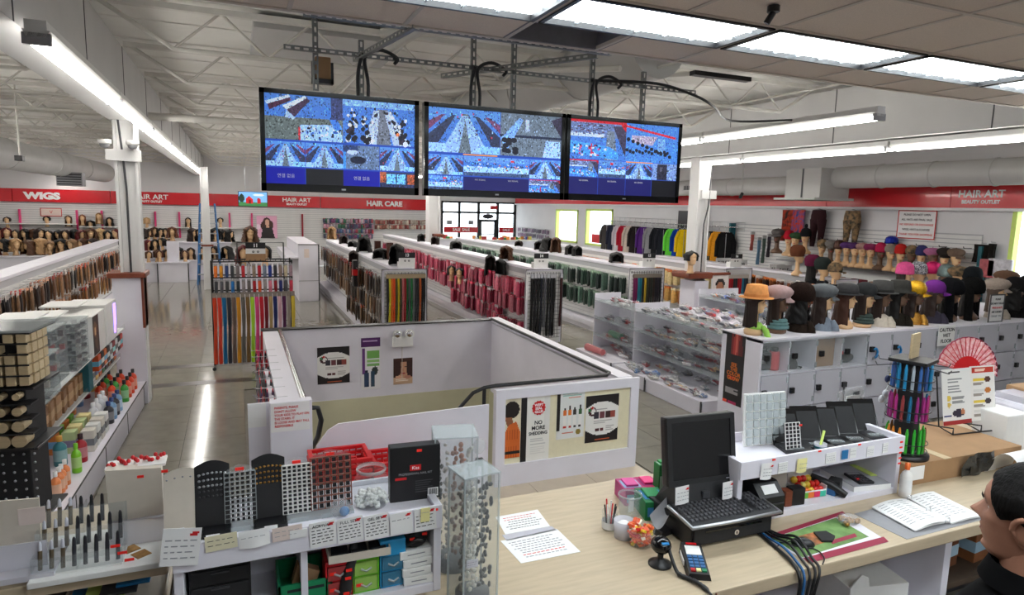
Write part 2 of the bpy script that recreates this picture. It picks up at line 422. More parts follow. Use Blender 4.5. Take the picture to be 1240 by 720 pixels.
for s_, yy, zz, sz in (('HAIR ART', pt.y, pt.z+.0, .17), ('BEAUTY OUTLET', pt.y, pt.z-.13, .08)):
    text(s_, wall_right, (XR-.105, yy, zz), sz, 'ink_white', rot=(PI/2, 0, -PI/2), bold=.004)
text('HAIR ART', wall_right, (XR-.105, 20.2, 2.9), .2, 'ink_white', rot=(PI/2, 0, -PI/2))
struct('wall_left', MB().box(XL-.2, XL, YF, YB, 0, ZD), 'wall_paint')
struct('wall_front', MB().box(XL-.2, XR+.2, YF-.2, YF, 0, ZD), 'wall_paint')
struct('ground_outside', MB().box(-30, 70, YB+.2, 70, -.3, -.1).box(XR+.2, 70, -30, YB+.2, -.3, -.1), 'pavement')
# roof deck and its ribs
ceil = struct('ceiling', MB().box(XL-.2, XR+.2, YF, YB+.2, ZD, ZD+.15), 'deck_paint')
rb = MB()
for i in range(32): rb.box(XL, XR, -1.6+.9*i, -1.56+.9*i, ZD-.012, ZD)
part('deck_rib', rb, 'deck_paint', ceil, kind='stuff')
# beams and columns
def beam(x0, x1, y0, y1, z0=3.4, z1=4.06):
    b = struct('trim_beam', MB().box(x0, x1, y0, y1, z0, z1), 'beam_paint')
    mbs = MB()
    for k in range(int((y1-y0)/1.9)+1):
        y = y0+.6+1.9*k
        if y < y1: mbs.box(x1-.001, x1+.004, y, y+.012, z0, z1).box(x0-.004, x0+.001, y, y+.012, z0, z1)
    part('seam', mbs, 'dark_grey', b, kind='stuff')
    return b
beam(-1.33, -1.04, -2, YB); beam(6.98, 7.3, -2, YB)
def column(name, x, y, w_=.24, d=.2, top=3.4):
    c = struct(name, MB().box(x-w_/2, x-w_/2+.03, y-d/2, y+d/2, 0, top).box(x+w_/2-.03, x+w_/2, y-d/2, y+d/2, 0, top).box(x-w_/2+.03, x+w_/2-.03, y-.03, y+.03, 0, top), 'white_paint')
    return c
def clad(c, x, y, w_, d, h, cap=.055, over=.04, grow='brown_wood'):
    part('cladding', MB().bbox(x-w_/2, x+w_/2, y-d/2, y+d/2, 0, h, .006), 'white_laminate', c)
    part('cap', MB().bbox(x-w_/2-over, x+w_/2+over, y-d/2-over, y+d/2+over, h, h+cap, .01), grow, c, label='brown wooden cap')
c1 = column('column_1', -1.17, 9.05)
clad(c1, -1.22, 9.06, .32, .34, 1.56, .06)
part('corner_guard', MB().box(-1.075, -1.05, 8.87, 9.23, .95, 1.56), 'brown_wood', c1)
part('conduit', MB().tube([(-1.18, 8.95, 1.62), (-1.18, 8.95, 2.6), (-1.2, 8.95, 3.0), (-1.23, 8.95, 3.4)], .012, 6), 'dark_grey', c1)
part('bracket', MB().box(-1.37, -1.01, 8.92, 8.98, 2.93, 3.06), 'white_paint', c1)
c2 = column('column_2', -.78, 20.2, .2, .2); part('brown_strip', MB().box(-.92, -.6, 20.05, 20.09, 1.22, 1.27), 'brown_wood', c2)
c3 = column('column_3', 7.2, 9.0, .26, .24)
part('cladding', MB().bbox(7.02, 7.3, 8.75, 9.15, 0, 1.36, .006), 'white_laminate', c3)
part('cap', MB().bbox(6.86, 7.4, 8.7, 9.2, 1.4, 1.5, .03), 'brown_wood', c3, label='brown wooden cap')
part('conduit', MB().tube([(7.2, 8.85, 1.5), (7.2, 8.85, 2.3), (7.27, 8.85, 2.6), (7.3, 8.85, 3.4)], .012, 6), 'dark_grey', c3)
part('bracket', MB().box(7.12, 7.42, 8.84, 8.88, 2.72, 2.86), 'white_paint', c3)
c4 = column('column_4', 6.42, 22.5, .4, .4, 3.6); part('cap', MB().bbox(6.4, 6.75, 22.1, 22.5, 1.42, 1.52, .02), 'brown_wood', c4, label='brown wooden cap')
# bar joists in three bays
def joist(x0, x1, y, n, zt=4.12, zb=3.78):
    m_ = MB(); r = .016
    m_.box(x0, x1, y-.035, y+.035, zt-.02, zt+.03)
    a = .6; m_.tube([(x0+.05, y, zt), (x0+a, y, zb), (x1-a, y, zb), (x1-.05, y, zt)], r*1.35, 5)
    st_ = (x1-x0-2*a)/n
    for k in range(n):
        xa = x0+a+st_*k
        m_.tube([(xa, y, zb), (xa+st_/2, y, zt)], r*.75, 4, False); m_.tube([(xa+st_/2, y, zt), (xa+st_, y, zb)], r*.75, 4, False)
    return m_
JM = joist(-1.05, 7.0, 0, 9).mesh('roof_joist', 'joist_paint'); JL = joist(XL, -1.33, 0, 8).mesh('roof_joist', 'joist_paint'); JR = joist(7.3, XR, 0, 5).mesh('roof_joist', 'joist_paint')
for k in range(13):
    y = 4.75+1.78*k
    for me in (JM, JL, JR): part('roof_joist', me, None, ceil, (0, y, 0))
# cross bracing between joists
for k, x in enumerate((1.2, 3.6, 5.6)):
    part('bridging_angle', MB().tube([(x, 4.6, 3.8), (x, 26.5, 3.8)], .014, 4), 'joist_paint', ceil)
part('roof_girder', MB().tube([(1.0, 4.9, 3.72), (2.9, 3.95, 3.78)], .035, 4), 'joist_paint', ceil)
for a, b in (((.9, 5.0, 3.5), (1.35, 4.0, 3.75)), ((3.2, 5.2, 3.75), (2.4, 7.6, 4.05)), ((4.4, 5.6, 3.9), (2.0, 8.5, 3.9))):
    part('sway_brace', MB().tube([a, b], .028, 5), 'joist_paint', ceil)
part('pipe', MB().tube([(-1.04, 10.2, 3.6), (5., 10.2, 3.6)], .05, 8), 'joist_paint', ceil)
part('skylight_curb', MB().box(.2, 1.6, 6.6, 8.1, 4.06, 4.17), 'duct_paint', ceil)
# dropped ceiling over the counter
ZC = 3.5
CX0, CX1 = -1.03, 8.7
dc = struct('ceiling_dropped', MB().box(CX0, CX1, YF, 3.33, ZC+.26, ZC+.3).box(CX0, 1.55, 3.33, 3.78, ZC+.26, ZC+.3).box(2.3, CX1, 3.33, 3.78, ZC+.26, ZC+.3), 'plenum')
gx = [.29+1.23*k for k in range(-1, 7)]
grid = MB(); 
rows = [(3.36, 3.78), (2.86, 3.36), (2.25, 2.86), (1.64, 2.25), (1.03, 1.64), (.42, 1.03), (-.19, .42), (-.8, -.19), (-1.43, -.8), (-2.04, -1.43), (-2.6, -2.04)]
ctl = {}
for j, (y0, y1) in enumerate(rows):
    for x0 in gx:
        for h_ in (0, 1):
            if (j == 1 and x0 > 0) or (j in (5, 8) and x0 in gx[1:5]): continue
            if j == 0 and abs(x0-1.52) < .1 and h_ == 0: continue
            k = round(y1-y0, 3)
            if k not in ctl: ctl[k] = MB().box(.01, .605, .01, k-.01, .004, .02).mesh('ceiling_tile', 'ceiling_tile')
            part('ceiling_tile', ctl[k], None, dc, (x0+.615*h_, y0, ZC))
for x0 in gx+[gx[-1]+1.23]: grid.box(x0-.012, x0+.012, YF, 2.86, ZC-.002, ZC+.02).box(x0-.012, x0+.012, 3.36, 3.78, ZC-.002, ZC+.02).box(x0-.02, x0+.02, 2.86, 3.36, ZC-.004, ZC+.02)
for x0 in gx: grid.box(x0+.603, x0+.627, YF, 2.86, ZC-.002, ZC+.02).box(x0+.603, x0+.627, 3.36, 3.78, ZC-.002, ZC+.02)
for y0, y1 in rows: grid.box(CX0, CX1, y0-.012, y0+.012, ZC-.003, ZC+.02)
grid.box(CX0, CX1, 3.77, 3.8, ZC-.004, ZC+.03)
part('ceiling_grid', grid, 'ceiling_grid', dc)
part('recess', MB().box(1.5, 2.16, 3.75, 3.78, ZC, ZC+.26).box(1.5, 1.53, 3.36, 3.78, ZC, ZC+.26).box(2.13, 2.16, 3.36, 3.78, ZC, ZC+.26).box(1.5, 2.16, 3.36, 3.39, ZC, ZC+.26), 'plenum', dc)
part('black_rail', MB().box(2.95, 3.45, 3.82, 3.88, ZC-.06, ZC-.03), 'black_plastic', dc)
# ------------------------------------------------------------------ lamps of the room, and panels added behind the camera
def panel(i, x0, y0=2.87, y1=3.35, w_=1.23, run='row above the counter'):
    t = thing('ceiling_light', f'{ORD[i]} ceiling light panel from the left in the {run}', 'ceiling light', (x0, y0, ZC), 0, 'ceiling lights, '+run)
    d = y1-y0; f_ = MB()
    for b in ((.015, w_-.015, 0, .022), (.015, w_-.015, d-.022, d), (.015, .04, 0, d), (w_-.04, w_-.015, 0, d)): f_.box(b[0], b[1], b[2], b[3], -.012, .05)
    part('frame', f_, 'black_plastic', t)
    part('diffuser', MB().box(.04, w_-.04, .022, d-.022, .02, .03), 'panel_light', t)
    lv = MB()
    for k in range(1, 6): lv.box(.04+(w_-.08)*k/6-.006, .04+(w_-.08)*k/6+.006, .022, d-.022, .006, .02)
    for k in range(1, 3): lv.box(.04, w_-.04, d*k/3-.005, d*k/3+.005, .006, .02)
    part('louver', lv, 'louver', t)
for i in range(6): panel(i, .29+1.23*i)
for i in range(4): panel(i, .29+1.23*i, .43, 1.02, 1.23, 'added unseen row behind the till'); panel(i, .29+1.23*i, -1.42, -.81, 1.23, 'added unseen rearmost row')  # unseen panels, added to brighten the surfaces that face the camera
TB = None
def strip(i, x, y, z, run, L=2.4, rz=0, drop=True):
    global TB
    t = thing('strip_light', f'{ORD[i]} fluorescent strip light from the near end, {run}', 'strip light', (x, y, z), rz, 'strip lights, '+run)
    if TB is None:
        h_ = MB().hexa([(-.045, 0, .0), (.045, 0, .0), (.045, L-.01, .0), (-.045, L-.01, .0)], [(-.064, 0, .035), (.064, 0, .035), (.064, L-.01, .035), (-.064, L-.01, .035)])
        h_.box(-.05, .05, 0, L-.01, .035, .085)
        tb = MB().tube([(0, .03, -.016), (0, L-.04, -.016)], .019, 8)
        en = MB().box(-.065, .065, 0, .03, -.04, .02)
        TB = (h_.mesh('housing', 'fixture_white'), tb.mesh('tube', 'tube_light'), en.mesh('socket', 'grey_plastic'))
    part('housing', TB[0], None, t); part('tube', TB[1], None, t, (-.034, 0, 0)); part('tube', TB[1], None, t, (.034, 0, 0))
    part('socket', TB[2], None, t)
for i in range(9): strip(i, -.94, 4.28+2.42*i, 3.33, 'along the left white beam')
for i in range(8): strip(i, 5.4, 4.3+2.42*i, 3.4, 'suspended run beside the screens')
for i in range(9): strip(i, 7.14, 3.1+2.42*i, 3.3, 'along the right white beam')
for i in range(5): strip(i, -5.3, 14.8+2.42*i, 3.2, 'over the wig tables')
for i in range(5): strip(i, 2.9, 13.+2.42*i, 3.55, 'behind the hanging screens')
for i in range(3): strip(i, -3.6, 6.+2.42*i, 3.4, 'over the left shelves')
# ducts
for nm, a, b, r, lab in (('air_duct', (-4.3, 9.5, 3.3), (-3.9, 25, 3.3), .3, 'round white air duct running along the left bay under the roof'),
                         ('air_duct', (10.45, 4.4, 3.2), (10.45, 9.1, 3.2), .2, 'thick white round air duct above the hats on the right wall'),
                         ('air_duct', (10.45, 9.9, 3.08), (10.45, 20., 3.1), .19, 'thinner white round air duct beyond the duct box at right'),
                         ('air_duct', (3.6, 5.2, 4.0), (3.4, 12, 4.0), .3, 'large pale duct under the roof behind the screens')):
    t = thing(nm, lab, 'air duct'); part('duct', MB().tube([a, b], r, 20), 'duct_paint', t)
    mb = MB()
    for k in range(1, 5):
        p = Vector(a).lerp(Vector(b), k/5); mb.tube([p, p+(Vector(b)-Vector(a)).normalized()*.03], r+.012, 20)
    part('seam_band', mb, 'duct_paint', t)
t = thing('duct_box', 'white rectangular duct junction box on the right-hand round duct', 'air duct', (10.4, 9.5, 2.82))
part('box', MB().bbox(-.4, .35, -.42, .42, 0, .55, .01), 'duct_paint', t); part('seam', MB().box(-.405, -.4, -.02, .02, 0, .55), 'dark_grey', t)
part('flange', MB().box(-.6, .4, -.5, .5, -.04, 0), 'duct_paint', t)
t = thing('duct_grille', 'small dark grille on the thin right air duct', 'vent', (10.24, 13.2, 3.08))
part('frame', MB().box(-.02, .02, -.25, .25, -.08, .08), 'duct_paint', t)
mb = MB()
for k in range(7): mb.box(-.03, -.02, -.2+.06*k, -.17+.06*k, -.05, .05)
part('louver', mb, 'dark_grey', t)
t = thing('grey_vent_box', 'grey vent box hung under the left duct near the back', 'vent', at(86, 217, y=20))
part('housing', MB().box(-.28, .28, -.2, .2, -.17, .17), 'grey_plastic', t)
mb = MB()
for k in range(5): mb.box(-.26, .26, -.21, -.2, -.14+.06*k, -.11+.06*k)
part('louver', mb, 'dark_grey', t)
for nm, p, lab in (('dome_camera', (-1.36, 8.85, 3.12), 'white dome camera on the left of the pillar bracket'), ('dome_camera', (-1.08, 8.85, 3.12), 'white dome camera on the right of the pillar bracket')):
    t = thing(nm, lab, 'camera', p); part('base', MB().lathe([(0, .04), (.07, .04), (.07, 0), (.06, -.01)], n=14), 'white_plastic', t)
    part('dome', MB().ball((0, 0, -.01), .055, .055, .05, 12, 6), 'grey_plastic', t)
p = at(24, 190, y=12)
t = thing('hanging_camera', 'black camera on a thin pole hanging below the left roof', 'camera', p)
part('pole', MB().tube([(0, 0, 0), (0, 0, 1.3)], .012, 6), 'joist_paint', t); part('body', MB().bbox(-.05, .05, -.09, .06, -.06, .02, .01), 'black_plastic', t)
t = thing('bullet_camera', 'small black camera hanging in front of the red band at right', 'camera', at(898, 236, x=10.2))
part('stem', MB().tube([(0, 0, 1.33), (0, 0, .03)], .01, 6), 'duct_paint', t); part('body', MB().tube([(-.03, -.05, .03), (.02, .06, -.05)], .035, 8), 'black_plastic', t)
t = thing('mini_camera', 'tiny black dome camera on the dropped ceiling', 'camera', at(937, 7, z=3.5))
part('base', MB().tube([(0, 0, 0), (0, 0, -.03)], .03, 8), 'black_plastic', t); part('body', MB().tube([(0, 0, -.03), (-.02, .02, -.08)], .016, 8), 'black_plastic', t)
# ------------------------------------------------------------------ walls round the stair opening
sw = struct('wall_stair_far', MB().box(.3, 3.5, 8.76, 8.87, -.13, .86), 'white_laminate')
part('top_trim', MB().box(.25, 3.55, 8.74, 8.89, .86, .875), 'black_plastic', sw)
sl_ = struct('wall_stair_left', MB().box(.27, .45, 5.4, 8.76, -.2, .86), 'white_laminate')
part('chrome_edge', MB().tube([(.475, 5.36, .855), (.475, 8.75, .855)], .03, 10), 'chrome', sl_); part('chrome_strip', MB().box(.45, .5, 5.4, 8.75, .84, .866), 'silver', sl_)
part('handrail', MB().tube([(.5, 5.38, .84), (.57, 5.36, .84), (.6, 5.4, .72), (.585, 5.5, .55), (.57, 7.5, -.6)], .022, 8), 'black_plastic', sl_)
sr = struct('wall_stair_right', MB().box(3.4, 3.55, 5.3, 8.76, -.2, .86), 'white_laminate')
part('top_cap', MB().bbox(3.395, 3.56, 5.3, 8.88, .86, .885, .006), 'white_laminate', sr)
part('handrail', MB().tube([(1.74, 5.4, .64), (1.92, 5.37, .84), (2.02, 5.35, .885), (2.12, 5.33, .9), (3.28, 5.33, .905), (3.37, 5.42, .9), (3.38, 8.72, .892)], .018, 8), 'black_plastic', sr)
part('newel', MB().tube([(2.02, 5.35, .88), (2.02, 5.36, .4)], .018, 8), 'black_plastic', sr)
part('chrome_strip', MB().box(3.375, 3.4, 5.5, 8.7, .83, .846), 'silver', sr)
sf = struct('wall_stair_front', MB().box(2.09, 3.53, 5.2, 5.3, 0, .88), 'white_laminate')
fb = MB()
for b in ((2.07, 3.56, .81, .9), (2.07, 3.56, .0, .2), (2.07, 2.16, .2, .81), (3.47, 3.56, .2, .81)): fb.box(b[0], b[1], 5.175, 5.205, b[2], b[3])
part('border_frame', fb, 'white_laminate', sf)
part('back_board', MB().box(2.16, 3.47, 5.196, 5.2, .2, .81), 'paper_cream', sf)
lp = struct('wall_stair_post', MB().bbox(.2, .52, 5.3, 5.4, 0, .93, .005), 'white_laminate')
part('notice', MB().box(.205, .5, 5.294, 5.3, .69, .925), 'paper', lp)
for i, s_ in enumerate(('PARENTS, PLEASE', "DON'T ALLOW", 'YOUR KIDS TO PLAY ON', 'THE STAIRS. IT', 'IS LOOSE AND MAY FALL', 'RESPONSIBLE')):
    text(s_, lp, (.232, 5.293, .885-.03*i), .026, 'ink_red', align='LEFT', bold=.0006, xs=.9)
gate = MB().prism([(.5, .05), (.53, .6), (.62, .72), (.7, .765), (1.98, .8), (1.98, .05)], 0, .02)
solo('gate_board', 'plain white board closing the stair opening behind the red baskets', 'board', gate, 'white_laminate', (0, 5.12, 0))
# low shelves hidden at the outer side of the left stair wall with small packs
# ------------------------------------------------------------------ heads (shop mannequins and the man use the same shaping function)
HT = [0, .05, .12, .18, .24, .30, .36, .42, .50, .56, .63, .75, .88, .96, 1.]
HF = [.16, .30, .365, .345, .365, .372, .368, .372, .352, .345, .378, .36, .26, .13, .0]
HB = [.10, .14, .17, .20, .24, .29, .33, .37, .41, .43, .45, .44, .31, .17, .0]
HW = [.12, .19, .235, .255, .272, .285, .298, .31, .325, .332, .342, .335, .24, .13, .0]
def head_point(a, t, h):
    f = np.interp(t, HT, HF); b = np.interp(t, HT, HB); w_ = np.interp(t, HT, HW)
    ca, sa = math.cos(a), math.sin(a); p = .86
    x = (f if ca > 0 else b)*math.copysign(abs(ca)**p, ca); y = w_*math.copysign(abs(sa)**p, sa)
    g = lambda c, s_: math.exp(-((a-c)/s_)**2)
    if ca > 0:
        nose = np.interp(t, [.35, .385, .41, .5, .58, .62], [0, .115, .135, .075, .025, 0])
        x += nose*g(0, .16)+.028*np.interp(t, [.36, .39, .43], [0, 1, 0])*(g(.3, .12)+g(-.3, .12))
        x -= .05*np.interp(t, [.48, .545, .6], [0, 1, 0])*(g(.42, .2)+g(-.42, .2))
        x += .02*np.interp(t, [.22, .26, .28, .31, .34], [0, 1, .2, 1, 0])*g(0, .3)
        x -= .02*np.interp(t, [.265, .28, .295], [0, 1, 0])*g(0, .35)
        y += .02*math.copysign(1, sa)*np.interp(t, [.36, .46, .54], [0, 1, 0])*(g(.9, .3)+g(-.9, .3))
    return x*h, y*h, t*h
def head_mesh(mb, c, h, nu=28, ts=None, tilt=0):
    ts = ts or [0, .04, .08, .12, .16, .2, .235, .26, .28, .3, .32, .35, .38, .405, .43, .47, .51, .545, .58, .61, .65, .72, .8, .87, .93, .97, .992]
    n = len(ts)
    vv = []
    for t in ts:
        for i in range(nu):
            x, y, z = head_point(-PI+2*PI*i/nu+1e-4, t, h); vv.append((c[0]+x, c[1]+y, c[2]+z))
    fs = [(j*nu+i, j*nu+(i+1) % nu, (j+1)*nu+(i+1) % nu, (j+1)*nu+i) for j in range(n-1) for i in range(nu)]
    fs.append(tuple((n-1)*nu+i for i in range(nu)))
    return mb.add(vv, fs, True)
HH = .225                                     # mannequin head height, chin at z = .235
def doll(bust=True):
    m_ = MB(); head_mesh(m_, (0, 0, .235), HH, 22)
    m_.lathe([(.05, .27), (.048, .2), (.05, .14), (.062, .1), (.1, .075), (.135, .04), (.125, .0), (0, 0)] if bust else [(.05, .27), (.046, .2), (.052, .14), (.07, .1), (0, .1)], (-.012, 0, 0), 16, .8, 1)
    return m_
def doll_face():
    lips = MB(); brow = MB()
    for s_ in (1,):
        pts = []
        lips.grid(lambda u, v: (lambda q: (q[0]+.002, q[1], q[2]+.235))(head_point((u-.5)*.55, .245+.075*v*(1-1.6*abs(u-.5)), HH)), 7, 4)
    for s_ in (-1, 1):
        brow.grid(lambda u, v: (lambda q: (q[0]+.0025, q[1], q[2]+.235))(head_point(s_*(.22+.42*u), .615+.02*v-.02*u, HH)), 4, 2)
        brow.grid(lambda u, v: (lambda q: (q[0]+.003, q[1], q[2]+.235))(head_point(s_*(.26+.3*u), .535+.03*v, HH)), 4, 3)
    return lips, brow
def hair_mesh(length, flare=.0, curl=0., open_=.78, bang=.0, thick=.035, nu=36, nv=16, seed=1, shag=0., lean=0.):
    """a hair shell over the doll's head, open over the face; length is how far it hangs below the crown"""
    rnd = random.Random(seed); ph = [rnd.uniform(0, 6.28) for _ in range(8)]
    zc = .235+HH; m_ = MB()
    def fn(u, v):
        s_ = v*length
        z = zc+.018-s_
        t = min(.985, max(.42, (z-.235)/HH))
        face = open_ if z < zc-.065+bang else open_*.0
        k = min(1., max(0., (zc-.03-bang-z)/.06)); face = open_*k
        a = face+(2*PI-2*face)*u
        x, y, _ = head_point(math.atan2(math.sin(a), math.cos(a)), t, HH)
        top = min(1, s_/.03)
        q = math.atan2(math.sin(a), math.cos(a))
        r0 = thick*(.25+.75*top)+flare*max(0, s_-.1)/.3*(.35+.65*(1-math.cos(a))/2)
        if curl: r0 += curl*(math.sin(7*a+26*v+ph[0])*math.sin(11*v*length/.3*3+3*a+ph[1])+.6*math.sin(13*a-9*v*3+ph[2]))*min(1, s_/.08)
        r0 += .004*math.sin(31*a+ph[3])+.003*math.sin(47*a+5*v+ph[4])
        l = math.hypot(x, y)+1e-6
        if s_ < .02: sc = (s_/.02); 
        else: sc = 1
        if z < .26: z -= shag*math.sin(17*a+ph[5])
        return ((x+x/l*r0)*sc-.006-lean*max(0, s_-.12), (y+y/l*r0)*sc, z)
    m_.grid(fn, nu, nv)
    def fi(u, v):
        p = fn(u, v); l = math.hypot(p[0], p[1])+1e-6; k = max(0, l-.022)/l
        return (p[0]*k, p[1]*k, p[2]-.012*(1-v))
    b = len(m_.v); m_.grid(fi, nu, nv)
    # close the front edges and the hem
    for j in range(nv-1):
        for i in (0, nu-1):
            q = (j*nu+i, (j+1)*nu+i, b+(j+1)*nu+i, b+j*nu+i); m_.f.append(q); m_.mi.append(0); m_.sm.append(True)
    for i in range(nu-1):
        q = ((nv-1)*nu+i, (nv-1)*nu+i+1, b+(nv-1)*nu+i+1, b+(nv-1)*nu+i); m_.f.append(q); m_.mi.append(0); m_.sm.append(True)
    return m_
HAIR = {'long': hair_mesh(.40, .02, 0, seed=1, open_=1.35, thick=.025), 'longer': hair_mesh(.44, .035, .004, seed=2, open_=1.3, thick=.025), 'wavy': hair_mesh(.38, .05, .012, seed=3),
        'bob': hair_mesh(.24, .03, .0, seed=4, bang=-.02), 'short': hair_mesh(.17, .0, .006, open_=.85, seed=5, bang=-.02), 'curly': hair_mesh(.30, .07, .022, seed=6, nu=44, nv=18),
        'afro': hair_mesh(.22, .08, .02, seed=8, thick=.06, nu=44), 'full': hair_mesh(.36, .11, .012, seed=9, thick=.05)}
HAIR = {k: v.mesh('hair', 'hair') for k, v in HAIR.items()}
def hat(kind):
    m_ = MB(); zc = .235+HH*.77
    if kind in ('fedora', 'brim'):
        h_ = .11 if kind == 'fedora' else .09; bw = .055 if kind == 'fedora' else .045
        m_.lathe([(.112+bw, .0), (.112+bw, .006), (.116, .012), (.112, .05), (.098, h_), (.06, h_+.008), (.0, h_-.012)], (-.008, 0, zc), 24, 1.12, .92)
        m_.lathe([(.112+bw, .0), (.09, -.004)], (-.008, 0, zc), 24, 1.12, .92)
    elif kind in ('cap', 'ballcap'):
        m_.lathe([(.1, -.02), (.112, .01), (.11, .045), (.085, .085), (.04, .104), (.0, .108)], (-.008, 0, zc), 24, 1.15, .95)
        n = 9
        m_.grid(lambda u, v: (.1+v*(.085*math.sin(PI*u)**.6), (u-.5)*.19, zc-.006-.03*v*(1-.4*math.sin(PI*u))), n, 4)
        m_.grid(lambda u, v: (.1+v*(.085*math.sin(PI*u)**.6), (u-.5)*.19, zc-.012-.03*v*(1-.4*math.sin(PI*u))), n, 4)
    elif kind == 'newsboy':
        m_.lathe([(.1, -.015), (.112, .0), (.138, .03), (.142, .055), (.11, .085), (.05, .1), (.0, .103)], (-.02, 0, zc), 24, 1.12, .98)
        m_.grid(lambda u, v: (.09+v*(.07*math.sin(PI*u)**.6), (u-.5)*.2, zc-.004-.025*v), 9, 4); m_.grid(lambda u, v: (.09+v*(.07*math.sin(PI*u)**.6), (u-.5)*.2, zc-.012-.025*v), 9, 4)
        m_.ball((-.02, 0, zc+.105), .012, .012, .006)
    elif kind == 'beanie':
        m_.lathe([(.1, -.035), (.114, -.03), (.117, .0), (.112, .012), (.112, .04), (.095, .085), (.055, .11), (.0, .118)], (-.01, 0, zc), 22, 1.14, .94)
    elif kind == 'beret':
        m_.lathe([(.1, -.02), (.11, -.01), (.15, .02), (.152, .045), (.11, .075), (.05, .085), (.0, .085)], (-.035, .01, zc), 24, 1.1, 1.); m_.cyl((-.03, 0, zc+.08), (-.03, 0, zc+.1), .006, 6)
    elif kind == 'slouch':
        m_.lathe([(.1, -.03), (.114, -.02), (.122, .02), (.13, .06), (.115, .1), (.07, .135), (.0, .14)], (-.03, 0, zc), 22, 1.12, .95)
    elif kind in ('fur', 'trapper'):
        rnd = random.Random(3)
        m_.lathe([(.1, -.04), (.13, -.035), (.142, .0), (.138, .05), (.115, .09), (.06, .118), (.0, .122)], (-.012, 0, zc), 26, 1.1, 1.)
        m_.v = [(x*(1+.04*rnd.uniform(-1, 1)), y*(1+.04*rnd.uniform(-1, 1)), z+.005*rnd.uniform(-1, 1)) for x, y, z in m_.v]
        if kind == 'trapper':
            for s_ in (-1, 1):
                m_.tube([(0, s_*.115, zc), (.01, s_*.14, .28), (.02, s_*.145, .12), (.05, s_*.13, .02), (.1, s_*.12, -.04)], [.05, .055, .05, .05, .06], 9)
    elif kind == 'pompom':
        m_.lathe([(.1, -.035), (.116, -.03), (.118, .0), (.112, .04), (.08, .09), (.0, .115)], (-.01, 0, zc), 22, 1.14, .94); m_.ball((-.01, 0, zc+.135), .035)
    return m_
def band_mesh():
    zc = .235+HH*.77; return MB().lathe([(.117, .0), (.119, .004), (.1165, .026), (.113, .026)], (-.008, 0, zc+.012), 24, 1.12, .92)
def scarf_mesh(kind):
    m_ = MB()
    if kind == 'wrap':
        for k in range(3): m_.lathe([(.07+.012*k, .0), (.11+.014*k, .012), (.115+.012*k, .04), (.08, .06)], (0, 0, .11-.034*k), 18, .85, 1)
    elif kind == 'knot':
        m_.lathe([(.05, .14), (.09, .12), (.12, .08), (.09, .06)], (0, 0, 0), 16, .85, 1)
        m_.tube([(.08, -.05, .1), (.12, -.08, .06), (.15, -.11, -.0), (.165, -.13, -.06)], [.02, .035, .03, .04], 8); m_.tube([(.09, -.03, .1), (.13, -.05, .04), (.145, -.07, -.02)], [.02, .03, .03], 8)
    elif kind == 'drape':
        m_.lathe([(.05, .15), (.1, .12), (.135, .06), (.15, .0)], (0, 0, 0), 20, .9, 1)
        m_.tube([(.1, -.03, .12), (.135, -.05, .05), (.14, -.06, .0)], [.03, .045, .05], 8)
    return m_
DM = doll(); DOLLN = doll(False).mesh('mannequin', 'skin_doll'); DOLL = DM.mesh('mannequin', 'skin_doll'); DOLLD = DM.mesh('mannequin', 'skin_doll_dark')
_l, _b = doll_face(); LIPS = _l.mesh('lips', 'lip_red'); BROWS = _b.mesh('brows_and_eyes', 'brow')
HATM = {}
def hatm(kind, m):
    if (kind, m) not in HATM: HATM[kind, m] = hat(kind).mesh('hat', m)
    return HATM[kind, m]
SCM = {k: scarf_mesh(k).mesh('scarf', 'cloth') for k in ('wrap', 'knot', 'drape')}; SCM['fur'] = scarf_mesh('drape').mesh('scarf', 'fur'); SCM['sequin'] = scarf_mesh('drape').mesh('scarf', 'sequin')
BAND = band_mesh().mesh('hat_band', 'cloth')
def head_thing(label, loc, rz, hair=None, hc=(40, 28, 22), hatk=None, hatc=(60, 60, 62), hatmat='cloth', band=None, scarf=None, sc=(100, 100, 100), dark=False, s=1., cat=None, group=None, name=None):
    t = thing(name or ('hat_mannequin' if hatk else 'display_wig'), label, cat or ('hat on head' if hatk else 'wig'), loc, rz, group); t.scale = (s, s, s)
    b = part('mannequin', DOLLD if dark else DOLL, None, t)
    if s > .5: part('lips', LIPS, None, b); part('brows_and_eyes', BROWS, None, b)
    if hair: part('hair', HAIR[hair], None, t, color=hc)
    if hatk:
        h_ = part('hat', hatm(hatk, hatmat), None, t, (0, 0, -.399*.32), color=hatc); h_.scale = (1, 1, 1.32)
        if band: part('hat_band', BAND, None, h_, color=band)
    if scarf: part('scarf', SCM[scarf], None, t, color=sc)
    return t
def wig(label, loc, rz=0, hair='bob', hc=(30, 24, 22), s=1., group=None, doll_=True, dark=False):
    t = thing('display_wig', label, 'wig', loc, rz, group); t.scale = (s, s, s)
    if doll_: part('mannequin', DOLLN, None, t)
    part('hair', HAIR[hair], None, t, color=hc)
    return t
BLK, DBR, BRN, TAN, BLD, RED = (20, 18, 18), (44, 30, 26), (84, 54, 36), (176, 138, 96), (212, 176, 128), (92, 22, 24)
